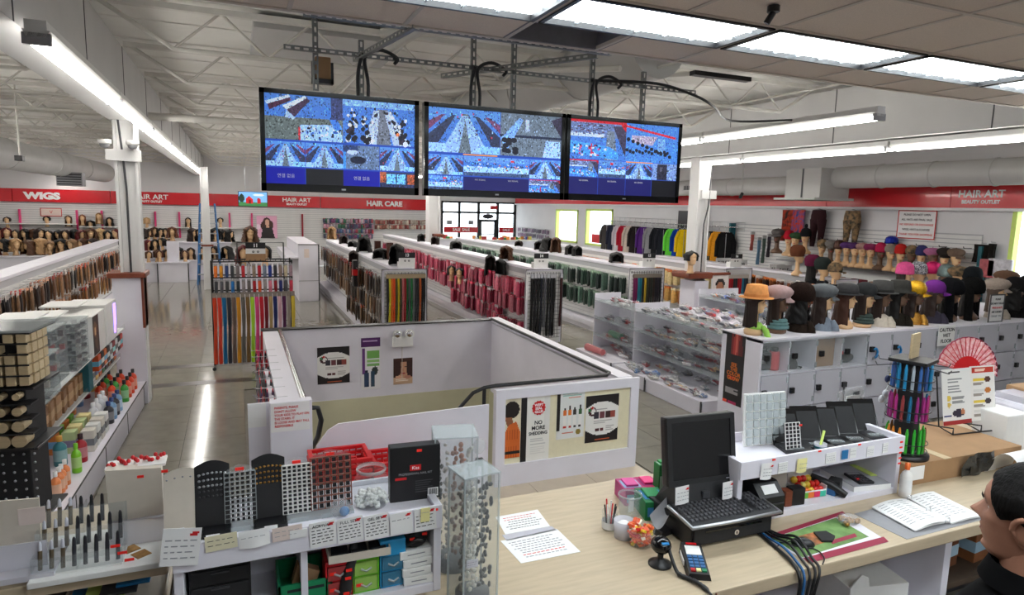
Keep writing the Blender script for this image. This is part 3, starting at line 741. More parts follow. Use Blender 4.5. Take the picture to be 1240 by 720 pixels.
# ------------------------------------------------------------------ gondolas
def gondola(label, x0, x1, y0, y1, h=1.42, cream=False, grid=True, gside=0):
    t = thing('gondola', label, 'shelving', (x0, y0, 0)); W_ = x1-x0; D = y1-y0
    part('base', MB().box(.04, W_-.04, 0, D, 0, .1).bbox(0, W_, 0, D, .1, .2, .006), 'white_laminate', t)
    part('spine', MB().box(W_/2-.14, W_/2+.14, .03, D, .2, h-.03), 'slat_gap', t)
    slat = MB().box(0, .012, .03, D, 0, .064).mesh('slat', 'slat_white')
    n = int((h-.3)/.076)
    for s_ in (W_/2-.152, W_/2+.14):
        for k in range(n): part('slat', slat, None, t, (s_, 0, .24+.076*k))
    part('top_cap', MB().bbox(W_/2-.16, W_/2+.16, .0, D, h-.03, h+.02, .008), 'white_laminate', t)
    e = part('end_panel', MB().box(0, W_, -.015, .0, .12, h), 'slat_white', t)
    f_ = MB()
    for b in ((0, .045, .1, h), (W_-.03, W_, .1, h), (0, W_, h-.02, h+.006)): f_.box(b[0], b[1], -.03, .0, b[2], b[3])
    part('end_frame', f_, 'white_laminate', e)
    eg = MB()
    for b in ((.0, .006, .1, h), (W_-.008, W_+.004, .1, h+.01), (0, W_, h+.004, h+.014)): eg.box(b[0], b[1], -.036, -.028, b[2], b[3])
    part('dark_edge', eg, 'dark_grey', e)
    if grid:
        g_ = MB(); k = int(W_/.06)
        for i in range(1, k): g_.box(.045+(W_-.08)*i/k-.003, .045+(W_-.08)*i/k+.003, -.05, -.044, .2, h-.04)
        for j in range(18): g_.box(.05, W_-.035, -.047, -.041, .2+(h-.26)*j/17-.003, .2+(h-.26)*j/17+.003)
        part('wire_grid', g_, 'dark_grey', e)
    return t
gB = gondola('second aisle gondola from the left rack, brown hair packs and coloured strands on its end', 2.2, 2.98, 10.8, 20.)
gC = gondola('long white gondola with pink hair packs and black strands on its end', 4.65, 5.38, 10.4, 23.5)
gD = gondola('long white gondola with dark green hair packs behind the pink one', 6.72, 7.5, 10.3, 21.5)
gE = gondola('white gondola with gold packs and red and blue strands on its end', 8.72, 9.36, 10.0, 19., 1.42, grid=False)
gA = gondola('long white gondola of orange-labelled hair packs by the left pillar', -3.35, -2.62, 5.5, 19.6, grid=False)
gL = gondola('far-left white gondola with purple packs, partly out of view', -6.2, -5.5, 8, 19.2, grid=False)
gF = gondola('white gondola end with brown ponytail packs left of the pink knit caps', 9.75, 10.35, 8.4, 14., 1.36, grid=False)
# extra side end panels seen from the aisle
for nm, x, y, lab in (('end_cabinet', 1.42, 17.2, 'white cabinet end panel with a small notice behind the strand rack'),):
    t = thing(nm, lab, 'cabinet', (x, y, 0)); part('body', MB().bbox(0, .5, 0, 4.0, 0, 1.45, .01), 'white_laminate', t)
    part('notice', MB().box(.14, .26, -.006, -.002, 1.12, 1.34), 'paper_pink', t); part('panel_seam', MB().box(0, .5, -.004, 0, .52, .535), 'grey_plastic', t)
    part('dark_edge', MB().box(.48, .51, -.01, .0, 0, 1.46).box(0, .5, -.01, 0, 1.44, 1.46), 'dark_grey', t)
    part('shelf', MB().box(-.25, 0, 0, 4.0, 1.1, 1.14).box(-.28, -.25, 0, 4, .95, 1.14), 'white_laminate', t)
# ------------------------------------------------------------------ hanging packs
def pack_proto(w_, h_, d, header):
    b = MB(); c = MB()     # puffed bags, one behind the other on their peg
    for k in range(3):
        def fn(u, v):
            q = 2*PI*u; bul = .55+.45*math.sin(PI*min(1, v*1.05)); return (.048*k+math.cos(q)*d/2*bul, math.sin(q)*w_/2*(.9+.1*math.sin(PI*v+k)), -h_*v*(1-.03*k))
        b.grid(fn, 8, 4, True, True); b.add([fn(i/8, 1) for i in range(8)], [tuple(range(8))])
        c.box(.048*k-d*.12, .048*k+d*.12, -w_*.48, w_*.48, -h_*.06, h_*.16-.012*k)
    return b.mesh('pouch', 'pack_body'), c.mesh('header_card', header), MB().tube([(.2, 0, h_*.12), (-.04, 0, h_*.12), (-.05, 0, h_*.16)], .004, 4, False).mesh('peg_hook', 'silver')
PK = {'slim': pack_proto(.1, .32, .042, 'card'), 'wide': pack_proto(.17, .28, .045, 'card'), 'short': pack_proto(.09, .16, .03, 'card')}
PK['pouch'] = pack_proto(.05, .17, .03, 'card')
def hang(kind, label, loc, rz, body, head, group, cat='hair pack', name='hair_pack', layers=1):
    t = thing(name, label, cat, loc, rz, group); a, b, c = PK[kind]
    part('pouch', a, None, t, color=body); h_ = part('header_card', b, None, t, color=head); part('peg_hook', c, None, h_)
    return t
rnd = random.Random(11)
def pick(cols): 
    c = rnd.choice(cols); k = rnd.uniform(.8, 1.12); return tuple(min(255, v*k) for v in c)
def row(kind, n, x, ya, yb, z, rz, body, head, what, where, cat='hair pack', skip=.0, dx=.05, axis='y', name=None):
    for i in range(n):
        y = ya+(yb-ya)*(i+.5)/n+rnd.uniform(-.02, .02)
        if rnd.random() < skip: continue
        xx = x+rnd.uniform(-dx, dx)
        loc = (xx, y, z+rnd.uniform(-.012, .012)) if axis == 'y' else (y, xx, z+rnd.uniform(-.012, .012))
        hang(kind, f'{nth(i)} {what} from the near end, {where}', loc, rz+rnd.uniform(-.12, .12), pick(body), pick(head), f'{what}s, {where}', cat, name or what.replace('-', ' ').split(' with')[0].replace(' ', '_'))
BR = [(90, 60, 40), (120, 90, 66), (60, 44, 36), (150, 120, 90), (48, 36, 32), (110, 100, 92)]
row('slim', 34, 2.22, 10.95, 19.5, 1.22, 0, BR, [(190, 180, 170), (150, 40, 36), (120, 110, 100)], 'brown hair pack', 'upper row, brown gondola')
row('slim', 34, 2.20, 10.95, 18.5, .86, 0, BR, [(180, 170, 160), (90, 80, 70)], 'brown hair pack', 'middle row, brown gondola')
row('slim', 16, 2.20, 10.95, 14.5, .52, 0, [(110, 84, 60), (70, 52, 40)], [(180, 170, 160), (200, 90, 50)], 'tan hair pack', 'bottom row, brown gondola')
PKC = [(190, 60, 92), (206, 84, 110), (170, 40, 76), (214, 110, 130)]; PKH = [(226, 210, 214), (206, 60, 90), (186, 40, 60)]
row('wide', 46, 4.68, 10.55, 22.5, 1.18, 0, PKC, PKH, 'pink hair pack', 'top row, pink gondola')
row('wide', 40, 4.66, 10.55, 20.5, .86, 0, PKC, PKH, 'pink hair pack', 'second row, pink gondola', skip=.12)
row('wide', 12, 4.66, 11.6, 14.6, .56, 0, PKC, PKH, 'pink hair pack', 'third row, pink gondola')
row('short', 10, 4.66, 10.5, 12.3, .44, 0, PKC, PKH, 'small pink pack', 'lowest row, pink gondola')
row('slim', 12, 2.97, 11.2, 16, .95, PI, PKC, PKH, 'slim pink pack', 'the aisle side of the brown gondola')
GN = [(40, 56, 50), (60, 84, 72), (30, 40, 38), (150, 176, 160), (96, 128, 112)]; GH = [(150, 176, 150), (206, 214, 206), (110, 140, 120)]
row('slim', 46, 6.76, 10.45, 20.8, 1.22, 0, GN, GH, 'dark green hair pack', 'top row, green gondola')
row('slim', 42, 6.74, 10.45, 20., .82, 0, GN, GH, 'dark green hair pack', 'lower row, green gondola')
GO = [(222, 184, 96), (206, 160, 70), (230, 206, 150)]; OH = [(236, 220, 180), (220, 120, 50)]
row('wide', 26, 8.72, 10.1, 16.5, 1.2, 0, GO, OH, 'golden hair pack', 'upper row, gold gondola')
row('wide', 22, 8.70, 10.1, 16, .82, 0, [(220, 130, 60), (206, 160, 90)], OH, 'orange and gold pack', 'lower row, gold gondola')
row('slim', 26, 9.76, 8.5, 13.8, 1.2, 0, [(120, 62, 34), (60, 40, 34), (160, 84, 40)], [(226, 130, 60), (236, 226, 220)], 'brown ponytail pack', 'side of the gondola near the hats')
OR_ = [(34, 26, 26), (60, 40, 32), (120, 80, 54), (150, 110, 76), (26, 22, 24)]; ORH = [(206, 120, 80), (190, 60, 44), (220, 170, 140), (200, 190, 186)]
row('slim', 56, -2.6, 6.2, 19.3, 1.24, PI, OR_, ORH, 'bright-carded dark hair pack', 'upper row, left gondola')
row('slim', 30, -2.58, 9.5, 19.2, .84, PI, [(190, 140, 84), (150, 100, 60), (80, 56, 44)], ORH, 'orange-carded tan hair pack', 'lower row, left gondola')
row('wide', 14, -5.45, 14.5, 19., 1.14, PI, [(126, 60, 120), (90, 50, 110)], [(200, 120, 190), (120, 70, 140)], 'purple hair pack', 'the far-left gondola')
row('slim', 22, 7.5, 11., 16, 1.2, PI, [(190, 120, 170), (160, 90, 140)], [(230, 200, 220)], 'mauve pack', 'the back side of the green gondola')
# packs on the back wall pegs
HCB = [(120, 60, 100), (60, 90, 130), (60, 120, 90), (190, 180, 186), (160, 50, 60), (206, 150, 170), (90, 90, 120)]
HCR = [(206, 190, 176), (170, 110, 96), (220, 206, 190), (150, 70, 66)]
for r_, z in enumerate((1.86, 1.66, 1.46, 1.24)):
    row('short', 28, YB-.13, 3.2, 5.15, z+.02, -PI/2*-1, HCB, HCB, 'colourful small pack', f'{ORD[r_]} peg row, left part under HAIR CARE', axis='x')
    if r_ < 2: row('short', 26, YB-.13, 5.25, 7.35, z+.0, PI/2, HCR, HCR, 'beige small pack', f'{ORD[r_]} peg row, right part under HAIR CARE', axis='x')
for r_, z in enumerate((1.64, 1.42, 1.2)):
    row('short', 12, XR-.14, 23.3, 26.4, z, PI*0, [(150, 120, 150), (110, 100, 120)], [(206, 200, 206)], 'small mauve pack', f'{ORD[r_]} peg row beside the storefront')
# low far-background counters with bottles
def box_thing(name, label, cat, x0, x1, y0, y1, z0, z1, m, group=None, color=None, b=.006):
    return solo(name, label, cat, MB().bbox(-(x1-x0)/2, (x1-x0)/2, -(y1-y0)/2, (y1-y0)/2, 0, z1-z0, b), m, ((x0+x1)/2, (y0+y1)/2, z0), 0, group, color)
for nm, x0, x1, y0, y1, lab in (('low_counter', 6.6, 7.9, 24.2, 25., 'low white display counter beneath the hair care wall'), ('low_counter', 8.3, 11.0, 23.4, 24.2, 'long white counter in front of the storefront glass')):
    t = thing(nm, lab, 'counter', (x0, y0, 0)); part('body', MB().box(0, x1-x0, 0, y1-y0, 0, 1.2), 'white_laminate', t); part('top', MB().bbox(-.03, x1-x0+.03, -.03, y1-y0+.03, 1.2, 1.25, .006), 'white_plastic', t)
for i in range(44):
    k = i % 2; x = (6.65+1.2*rnd.random()) if i < 16 else 8.4+2.5*rnd.random(); y = (24.3+.5*rnd.random()) if i < 16 else 23.5+.6*rnd.random()
    c = pick([(60, 140, 70), (190, 60, 60), (220, 200, 80), (60, 90, 160), (225, 225, 225), (230, 140, 60)])
    w_ = rnd.uniform(.05, .1); box_thing('small_carton', f'{nth(i)} small coloured carton on the white counters below the storefront', 'carton', x-w_, x+w_, y-.04, y+.04, 1.25, 1.25+rnd.uniform(.05, .14), 'plastic_oc', 'cartons on the far counters', c)
# ------------------------------------------------------------------ hanging strands on gondola ends and on the strand rack
def strand_proto(h_, w_=.045, d=.03):
    m_ = MB(); n = 8; rs = random.Random(5)
    def fn(u, v):
        q = 2*PI*u; k = 1+.1*math.sin(9*v)+.06*math.sin(23*v); return (math.cos(q)*w_/2*k+.006*math.sin(5*v), math.sin(q)*d/2, -h_*v)
    m_.grid(fn, 10, 14, True, True); m_.add([fn(i/10, 1) for i in range(10)], [tuple(range(10))]); m_.add([fn(i/10, 0) for i in range(10)], [tuple(range(10))[::-1]])
    return m_.mesh('strand', 'hair'), MB().box(-w_*.55, w_*.55, -d*.6, d*.6, -.02, .05).mesh('clip_card', 'card'), MB().tube([(0, .05, .06), (0, -.01, .06), (0, -.02, .075)], .004, 4, False).mesh('hook', 'silver')
STR = {}
def strand(label, loc, h_, col, head, w_=.045, group=None, rz=0):
    k = (round(h_, 2), w_)
    if k not in STR: STR[k] = strand_proto(h_, w_)
    a, b, c = STR[k]; t = thing('hair_strand', label, 'hair strand', loc, rz, group)
    part('strand', a, None, t, color=col); part('clip_card', b, None, t, color=head); part('hook', c, None, t); return t
def cn(c):      # plain word for a colour
    pal = {'black': (20, 20, 24), 'dark grey': (70, 70, 74), 'red': (180, 24, 30), 'orange': (225, 90, 30), 'yellow': (230, 200, 40), 'lime green': (170, 220, 40), 'green': (20, 100, 60), 'blue': (20, 80, 140),
           'navy blue': (24, 30, 80), 'pink': (215, 60, 120), 'purple': (100, 30, 90), 'brown': (90, 56, 36), 'tan': (170, 140, 90), 'amber': (200, 130, 30), 'grey': (130, 130, 130), 'white': (220, 215, 215), 'teal': (20, 120, 130), 'dark red': (110, 20, 26)}
    return min(pal, key=lambda k: sum((a-b)**2 for a, b in zip(pal[k], c)))
endB = [(34, 30, 30), (205, 196, 50), (226, 110, 36), (232, 84, 40), (80, 84, 40), (206, 180, 40), (60, 56, 40), (190, 110, 110), (150, 24, 34), (30, 90, 50), (80, 82, 84), (30, 110, 60), (110, 114, 116), (44, 46, 52), (36, 36, 40), (190, 90, 40), (24, 24, 28), (30, 28, 30)]
for i, c in enumerate(endB):
    strand(f'{nth(i)} strand from left on the brown gondola end, {cn(c)}', (2.29+.037*i, 10.72, 1.30), 1.02, c, (160, 140, 110), .036, 'strands on the brown gondola end')
for i, (c, dx) in enumerate(zip([BLK, (30, 28, 32), BLK, (28, 30, 40), (90, 90, 96), BLK, (34, 34, 38), BLK, (60, 26, 28)], (0, .06, .12, .18, .25, .31, .38, .43, .57))):
    strand(f'{nth(i)} long {"wine-black" if i == 8 else "black" if i != 4 else "grey"} strand from left on the pink gondola end', (4.76+dx, 10.33, 1.30), .9 if i in (4, 8) else 1.06, c, (180, 180, 186), .046, 'strands on the pink gondola end')
for i, c in enumerate([(110, 30, 80), (120, 30, 84), (20, 120, 140), (20, 100, 120), (40, 34, 30), (206, 170, 50), (60, 64, 44), (50, 44, 40), (44, 50, 44), (54, 40, 34), (36, 34, 44), (44, 38, 50), (30, 28, 30)]):
    strand(f'{nth(i)} strand from left on the green gondola end, {cn(c)}', (6.80+.048*i, 10.22, 1.28), .96, c, (120, 110, 100), .044, 'strands on the green gondola end')
for i, (c, h_) in enumerate(zip([(170, 24, 34), (160, 22, 30), (50, 52, 56), (44, 44, 48), (170, 20, 34), (176, 26, 40), (30, 120, 150), (40, 60, 80), (30, 30, 36), (24, 24, 26)], (.5, .5, .5, .5, .6, .6, .55, .6, .6, .4))):
    strand(f'{nth(i)} strand from left on the gold gondola end, {cn(c)}', (8.80+.053*i, 9.94, 1.26-(.1 if i == 9 else 0)), h_, c, (200, 190, 180), .05, 'strands on the gold gondola end')
# free-standing strand rack
t = thing('strand_rack', 'black wire rack of coloured hair strands standing in the left aisle', 'rack', (-.36, 10.55, 0))
f_ = MB()
for x in (0, 1.13):
    for y in (0, .4): f_.tube([(x, y, .02), (x, y, 1.62)], .012, 6)
    f_.tube([(x, -.2, .03), (x, .6, .03)], .014, 6)
part('frame', f_, 'black_plastic', t)
for z in (1.60, 1.36, 1.12):
    bars = MB()
    for y in (0, .4): bars.tube([(0, y, z), (1.13, y, z)], .01, 6)
    for i in range(16): bars.tube([(.03+.072*i, 0, z+.01), (.03+.072*i, -.1, z+.02), (.03+.072*i, -.11, z+.035)], .005, 4)
    part('peg_bar', bars, 'black_plastic', t)
part('caster', MB().ball((0, -.2, .03), .03), 'black_plastic', t); part('caster', MB().ball((1.13, -.2, .03), .03), 'black_plastic', t)
RK = [(206, 66, 34), (212, 60, 40), (20, 100, 150), (50, 50, 60), (110, 90, 80), (206, 140, 30), (100, 96, 90), (120, 90, 50), (170, 220, 50), (222, 70, 130), (190, 26, 40), (120, 18, 30), (180, 150, 100), (30, 40, 100), (216, 170, 180), (80, 24, 70), (150, 140, 130), (206, 180, 60)]
for i, c in enumerate(RK):
    strand(f'{nth(i)} long strand from left on the aisle rack, {cn(c)}', (-.33+.0645*i, 10.44, 1.10), 1.02 if i < 11 else .9, c, (130, 120, 110), .052, 'long strands on the aisle rack')
R1 = [(230, 120, 40), (226, 150, 40), (50, 70, 120), (60, 64, 70), (120, 110, 110), (200, 40, 50), (190, 180, 180), (160, 140, 120), (200, 30, 44), (120, 130, 150), (40, 60, 150), (60, 60, 66), (150, 130, 120), (206, 190, 160), (170, 140, 150)]
R2 = [(60, 62, 66), (90, 90, 96), (70, 70, 70), (30, 110, 180), (40, 50, 56), (150, 140, 140), (110, 100, 100), (180, 30, 40), (226, 90, 40), (160, 150, 150), (220, 120, 140), (150, 24, 36), (30, 40, 110), (80, 80, 86), (210, 60, 80)]
for i in range(15):
    hang('pouch', f'{nth(i)} {cn(R1[i])} pouch from left on the top bar of the aisle rack', (-.30+.075*i, 10.44, 1.55), PI/2, R1[i], (170, 170, 172), 'pouches on the top bar of the aisle rack')
    hang('pouch', f'{nth(i)} {cn(R2[i])} pouch from left on the middle bar of the aisle rack', (-.30+.075*i, 10.44, 1.32), PI/2, R2[i], (150, 150, 152), 'pouches on the middle bar of the aisle rack')
# numbered aisle boxes and wigs that stand on the gondola tops
def aisle_box(label, loc, num, base='cardboard'):
    t = thing('aisle_sign', label, 'sign', loc)
    part('box', MB().bbox(-.14, .14, -.06, .06, 0, .12, .004), base, t)
    b = part('number_board', MB().box(-.14, .14, -.066, -.06, .11, .22), 'white_plastic', t); part('black_header', MB().box(-.142, .142, -.069, -.063, .19, .28), 'black_plastic', t)
    text(num, t, (0, -.071, .235), .07, 'ink_white', bold=.003); text('o  o', t, (0, -.068, .145), .06, 'ink', bold=.002)
    return t
aisle_box('cardboard aisle sign numbered 11 on top of the strand rack', (.26, 10.7, 1.6), '11')
aisle_box('aisle sign numbered 13 on the brown gondola end', (2.66, 10.95, 1.42), '13', 'white_plastic')
aisle_box('aisle sign with a dark header on the pink gondola end', (5.02, 10.6, 1.42), '14', 'white_plastic')
aisle_box('aisle sign with a black header on the green gondola end', (7.25, 10.5, 1.42), '15', 'white_plastic')
aisle_box('aisle sign with a black header on the gold gondola end', (9.1, 10.2, 1.42), '16', 'white_plastic')
for (x, y, lab) in ((2.15, 10.7, 'E'), (6.7, 10.2, 'E8'), (8.68, 9.9, 'F8')):
    pass
for i, (g_, x, s_) in enumerate(((gC, .0, 'D8'), (gD, .0, 'E8'), (gE, .0, 'F8'))):
    s2 = part('aisle_label', MB().box(.004, .09, -.04, -.037, .9, 1.4), 'paper', g_); text(s_, s2, (.047, -.042, 1.36), .05, 'ink', bold=.001)
HBOT = {'long': .08, 'longer': .04, 'wavy': .1, 'bob': .24, 'short': .3, 'curly': .18, 'afro': .26, 'full': .12}
def gwig(px, x, st_, c, lab, z=None):
    d = at(px, 300, y=1.); wig(lab, (x, x*1./d.x, (1.45 if 'hang' not in lab else 1.12)-HBOT[st_] if z is None else z), rnd.uniform(-2.6, -1.2), st_, c, 1.0, None, z is not None)
WIGS = [  # pixel, y of the gondola top, style, colour, label
 (402, 305, 18.5, 'wavy', TAN, 'tan wavy wig at the back end of the brown gondola'), (416, 312, 16.2, 'bob', DBR, 'dark brown bob wig beside the tan one on the brown gondola'),
 (427, 306, 15.6, 'short', BLK, 'cropped black wig on the brown gondola top, behind the tall dark pack'), (428, 318, 14.2, 'long', DBR, 'long dark wig hanging over the brown gondola packs'),
 (441, 309, 14.4, 'full', BLK, 'wide black wig midway on the brown gondola top'), (461, 315, 12.6, 'afro', BLK, 'low fluffy black wig near the number sign on the brown gondola'),
 (480, 319, 11.6, 'wavy', BLK, 'black wavy wig over a face just left of the pink packs'),]
for px, py, y, st_, c, lab in WIGS:
    gwig(px, 2.59 if st_ not in ('long',) else 2.3, st_, c, lab)
wig('short black wig on the brown cap of the right column', (6.87, 8.7, 1.4), -1.6, 'short', BLK)
CW = [(510, 306, 21, 'bob', BLK, 'black bob wig farthest along the pink gondola top'), (527, 309, 18.5, 'bob', DBR, 'brown bob wig after the farthest black one on the pink gondola'),
      (552, 314, 16, 'afro', BLK, 'black wig halfway along the pink gondola top'), (594, 326, 12.9, 'longer', BLK, 'long black wig hanging down over the pink packs'), (606, 335, 12.2, 'long', BLK, 'second long black wig hanging beside the brown one over pink packs'),
      (613, 325, 12.0, 'curly', BRN, 'curly brown wig near the end of the pink gondola'), (547, 338, 14.8, 'bob', BLK, 'black bob wig on a doll neck in front of the second pink row'), (557, 340, 14.2, 'short', BLK, 'short black wig beside the bob in front of the second pink row')]
for px, py, y, st_, c, lab in CW:
    gwig(px, 4.72 if 'hang' in lab else 4.62 if 'in front' in lab else 5.0, st_, c, lab, .66 if 'in front' in lab else None)
DW = [(663, 316, 14.2, 'full', BLK, 'black full wig on the green gondola top'), (673, 312, 14.6, 'wavy', BRN, 'brown wavy wig behind the black one on the green gondola'), (690, 308, 16.2, 'bob', BLK, 'small black wig farther along the green gondola'),
      (699, 305, 17.6, 'bob', BLK, 'black wig behind the mauve packs'), (652, 305, 17.5, 'bob', BLK, 'black wig left of the brown pair on the green gondola'), (628, 302, 19.5, 'short', DBR, 'low brown wig far back on the green gondola'),
      (747, 317, 11.7, 'afro', BLK, 'round black wig near the end of the green gondola')]
for px, py, y, st_, c, lab in DW:
    gwig(px, 7.1, st_, c, lab)
for i, (px, py, y) in enumerate(((457, 296, 13.2), (472, 300, 12.6))):
    p = at(px, py, y=y); t = solo('hair_box', f'tall dark hair box standing on the brown gondola top, {"left" if i == 0 else "right"} of two', 'box', MB().bbox(-.06, .06, -.05, .05, 0, .34, .004), 'plastic_oc', (p.x, y, 1.43), 0, None, (70, 36, 26))
p = at(430, 333, y=13.); t = thing('tall_hair_pack', 'tall dark pack with a red card hanging out from the brown gondola', 'hair pack', (p.x, 13., p.z+.2)); part('pouch', MB().bbox(-.05, .05, -.08, .08, -.42, .1, .02), 'black_plastic', t); part('red_card', MB().box(-.056, -.05, -.05, .05, -.2, -.08).box(-.05, .05, -.085, -.08, -.2, -.08), 'red_plastic', t)
# ------------------------------------------------------------------ wig displays at the back left
def wig_table(label, x, y, w_, d, h_, legs=True):
    t = thing('display_table', label, 'table', (x, y, 0)); part('top', MB().bbox(0, w_, 0, d, h_-.04, h_, .005), 'white_laminate', t)
    part('body', MB().box(.06, w_-.06, .04, d-.04, .0, h_-.04), 'white_laminate', t)
    if legs:
        for a in (.02, w_-.05): part('leg', MB().box(a, a+.03, .0, .03, 0, h_-.04), 'dark_grey', t)
    return t
p = at(211, 341, z=0); wig_table('small white wig table standing in the far aisle', p.x-.45, p.y-.2, .9, .6, .62)
bx = solo('wig_pedestal', 'pale box pedestal holding a curly wig on the small aisle table', 'pedestal', MB().bbox(-.16, .16, -.14, .14, 0, .62, .006), 'white_laminate', (p.x, p.y+.12, .62))
wig('curly auburn wig on top of the pale pedestal', (p.x, p.y+.12, 1.13), -PI/2, 'curly', (104, 60, 40), 1.15); wig('brown wig left of the pedestal on the aisle table', (p.x-.36, p.y, .52), -PI/2, 'bob', (96, 56, 40), .95); wig('brown wig right of the pedestal on the aisle table', (p.x+.33, p.y, .52), -PI/2, 'bob', (90, 54, 40), .95)
ti = 0
for lab, x, y, w_, d, h_ in (('long white wig table against the left rear wall, nearest the pillar', -6.0, 24.2, 3.1, .6, 1.05), ('front tier of the long white wig table', -6.2, 21.8, 3.2, .6, .85), ('stepped wig table between the pillars', -2.85, 22.2, 1.0, .45, .6), ('middle step of the wig tables between the pillars', -2.85, 22.8, 1.0, .6, .9), ('top step of the wig tables between the pillars', -2.85, 23.6, 1.0, .6, 1.2), ('white wig table right of the small aisle table', -1.75, 23.2, 1.6, .7, 1.16), ('low front wig table right of the small aisle table', -1.75, 22.65, 1.6, .5, .62)):
    wig_table(lab, x, y, w_, d, h_, False)
cols_ = [BLK, DBR, BLK, BRN, TAN, DBR, BLK, RED, (130, 96, 70), BLD]
def wigrow(n, xa, xb, y, z, label, styles=('bob', 'wavy', 'full', 'curly', 'long'), cols=cols_, s=1., jy=.1):
    for i in range(n):
        c = rnd.choice(cols); wig(f'{nth(i)} wig from left {label}, {cn(c)}', (xa+(xb-xa)*i/max(1, n-1), y+rnd.uniform(-jy, jy), z-.1*s), -PI/2+rnd.uniform(-1.1, 1.1), rnd.choice(styles), c, s*rnd.uniform(.92, 1.08), 'wigs '+label)
wigrow(19, -7.4, -3.4, 24.5, 1.05, 'on the rear wig table left of the pillar', s=1.2, jy=.15)
wigrow(14, -6.7, -3.3, 22.1, .85, 'on the front wig table left of the pillar', ('full', 'curly', 'wavy'), [TAN, BLK, BRN, DBR, (150, 116, 84), RED], 1.2)
wigrow(6, -2.75, -1.95, 23.9, 1.2, 'behind the pillar on the stepped table', ('full', 'curly', 'bob'), [BRN, DBR, BLK]); wigrow(5, -2.75, -1.95, 23.1, .9, 'on the middle step behind the pillar', ('bob', 'wavy'), [BLK, BRN, RED, BLK])
wigrow(4, -2.7, -2., 22.4, .6, 'on the bottom step behind the pillar', ('bob',), [DBR, BRN, BLK])
wigrow(6, -1.3, -.2, 23.5, 1.16, 'on the dark cluster by the blue ladder', ('full', 'curly', 'wavy'), [BLK, DBR, BLK, BRN], 1.15); wigrow(5, -1.7, -.3, 22.9, .62, 'in the lower dark cluster by the blue ladder', ('full', 'wavy'), [BLK, DBR, (70, 60, 56)], 1.1)
shelf_i = 0
for px, py, hc, st_ in ((9, 272, DBR, 'short'), (57, 271, BLK, 'short'), (83, 270, BRN, 'long'), (100+10, 276, BLK, 'afro'), (100, 269, (150, 90, 60), 'long'), (120, 267, (170, 130, 80), 'long'), (133, 272, BLK, 'wavy'), (178, 272, BLD, 'bob'), (228, 272, DBR, 'long'), (267, 272, BLK, 'short'), (263, 286, BLK, 'short')):
    p = at(px, py, y=YB-.25); shelf_i += 1
    wig(f'{nth(shelf_i-1)} small wig head on the back wall shelves counted from left, {cn(hc)}', (p.x, YB-.25, p.z-.2), -PI/2, st_, hc, 1.0, 'wig heads on back wall shelves')
for i, (x0, x1, z) in enumerate(((-7.6, -5.1, 1.58), (-5.0, -3.2, 1.5), (-2.9, -1.6, 1.5), (-1.5, -.7, 1.48), (-.6, .5, 1.5), (-.6, .4, 1.02))):
    solo('wall_shelf', f'{ORD[i]} white wig shelf from left on the back wall', 'shelf', MB().bbox(x0, x1, YB-.42, YB-.03, z-.03, z, .004), 'white_plastic', (0, 0, 0), 0, 'wig shelves on back wall')
for i, px in enumerate((25, 94, 124, 188.5, 217.5, 278, 305, 366)):
    p = at(px, 268, y=YB-.05); r_ = i == 7
    solo('pink_divider', f'{ORD[i]} thin {"dark red" if r_ else "pink"} divider strip from left on the back wall', 'strip', MB().box(-.03, .03, -.08, .0, 1.1, 2.05), 'plastic_oc', (p.x, YB-.05, 0), 0, 'divider strips on back wall', (150, 24, 44) if r_ else (214, 60, 120))
t = thing('wig_notice', 'pale pink framed notice under the WIGS sign', 'sign', (at(62, 252, y=YB).x, YB-.04, 1.96))
part('board', MB().box(-.3, .3, -.01, .01, -.13, .13), 'paper_pink', t); part('border', MB().box(-.31, .31, -.014, -.01, .12, .14).box(-.31, .31, -.014, -.01, -.14, -.12).box(-.31, -.29, -.014, -.01, -.13, .13).box(.29, .31, -.014, -.01, -.13, .13), 'ink_red', t); text('V', t, (0, -.015, 0), .16, 'ink_red')
t = thing('woman_poster', 'pink poster of a woman with long dark hair on the back wall', 'poster', (at(323, 269, y=YB).x, YB-.05, 1.53))
cv = Canvas(26, 30, (236, 176, 206)); cv.disk(.5, .3, .2, .22, (70, 40, 36)); cv.disk(.36, .45, .16, .2, (70, 40, 36)); cv.disk(.68, .42, .14, .2, (74, 44, 36)); cv.disk(.52, .3, .1, .15, (222, 176, 150)); cv.poly([(.2, 1), (.3, .5), (.5, .46), (.75, .5), (.88, 1)], (40, 34, 36)); cv.rect(.46, .42, .6, .55, (215, 166, 140)); cv.disk(.08, .5, .12, .12, (250, 220, 236))
cv.build('print', .74, .86, t)
# blue step ladder
t = thing('step_ladder', 'blue step ladder standing behind the far pillar', 'ladder', (-.78, 21.6, 0))
for s_, nm in ((-1, 'rail'), (1, 'rail')):
    part(nm, MB().tube([(s_*.32, -.35, 0), (s_*.2, .1, 2.4)], .03, 5), 'ladder_blue', t); part(nm, MB().tube([(s_*.32, .7, 0), (s_*.2, .14, 2.35)], .025, 5), 'ladder_blue', t)
for k in range(7): part('step', MB().box(-.3+.016*k, .3-.016*k, -.38+.065*k, -.26+.065*k, .3+.3*k, .33+.3*k), 'silver', t)
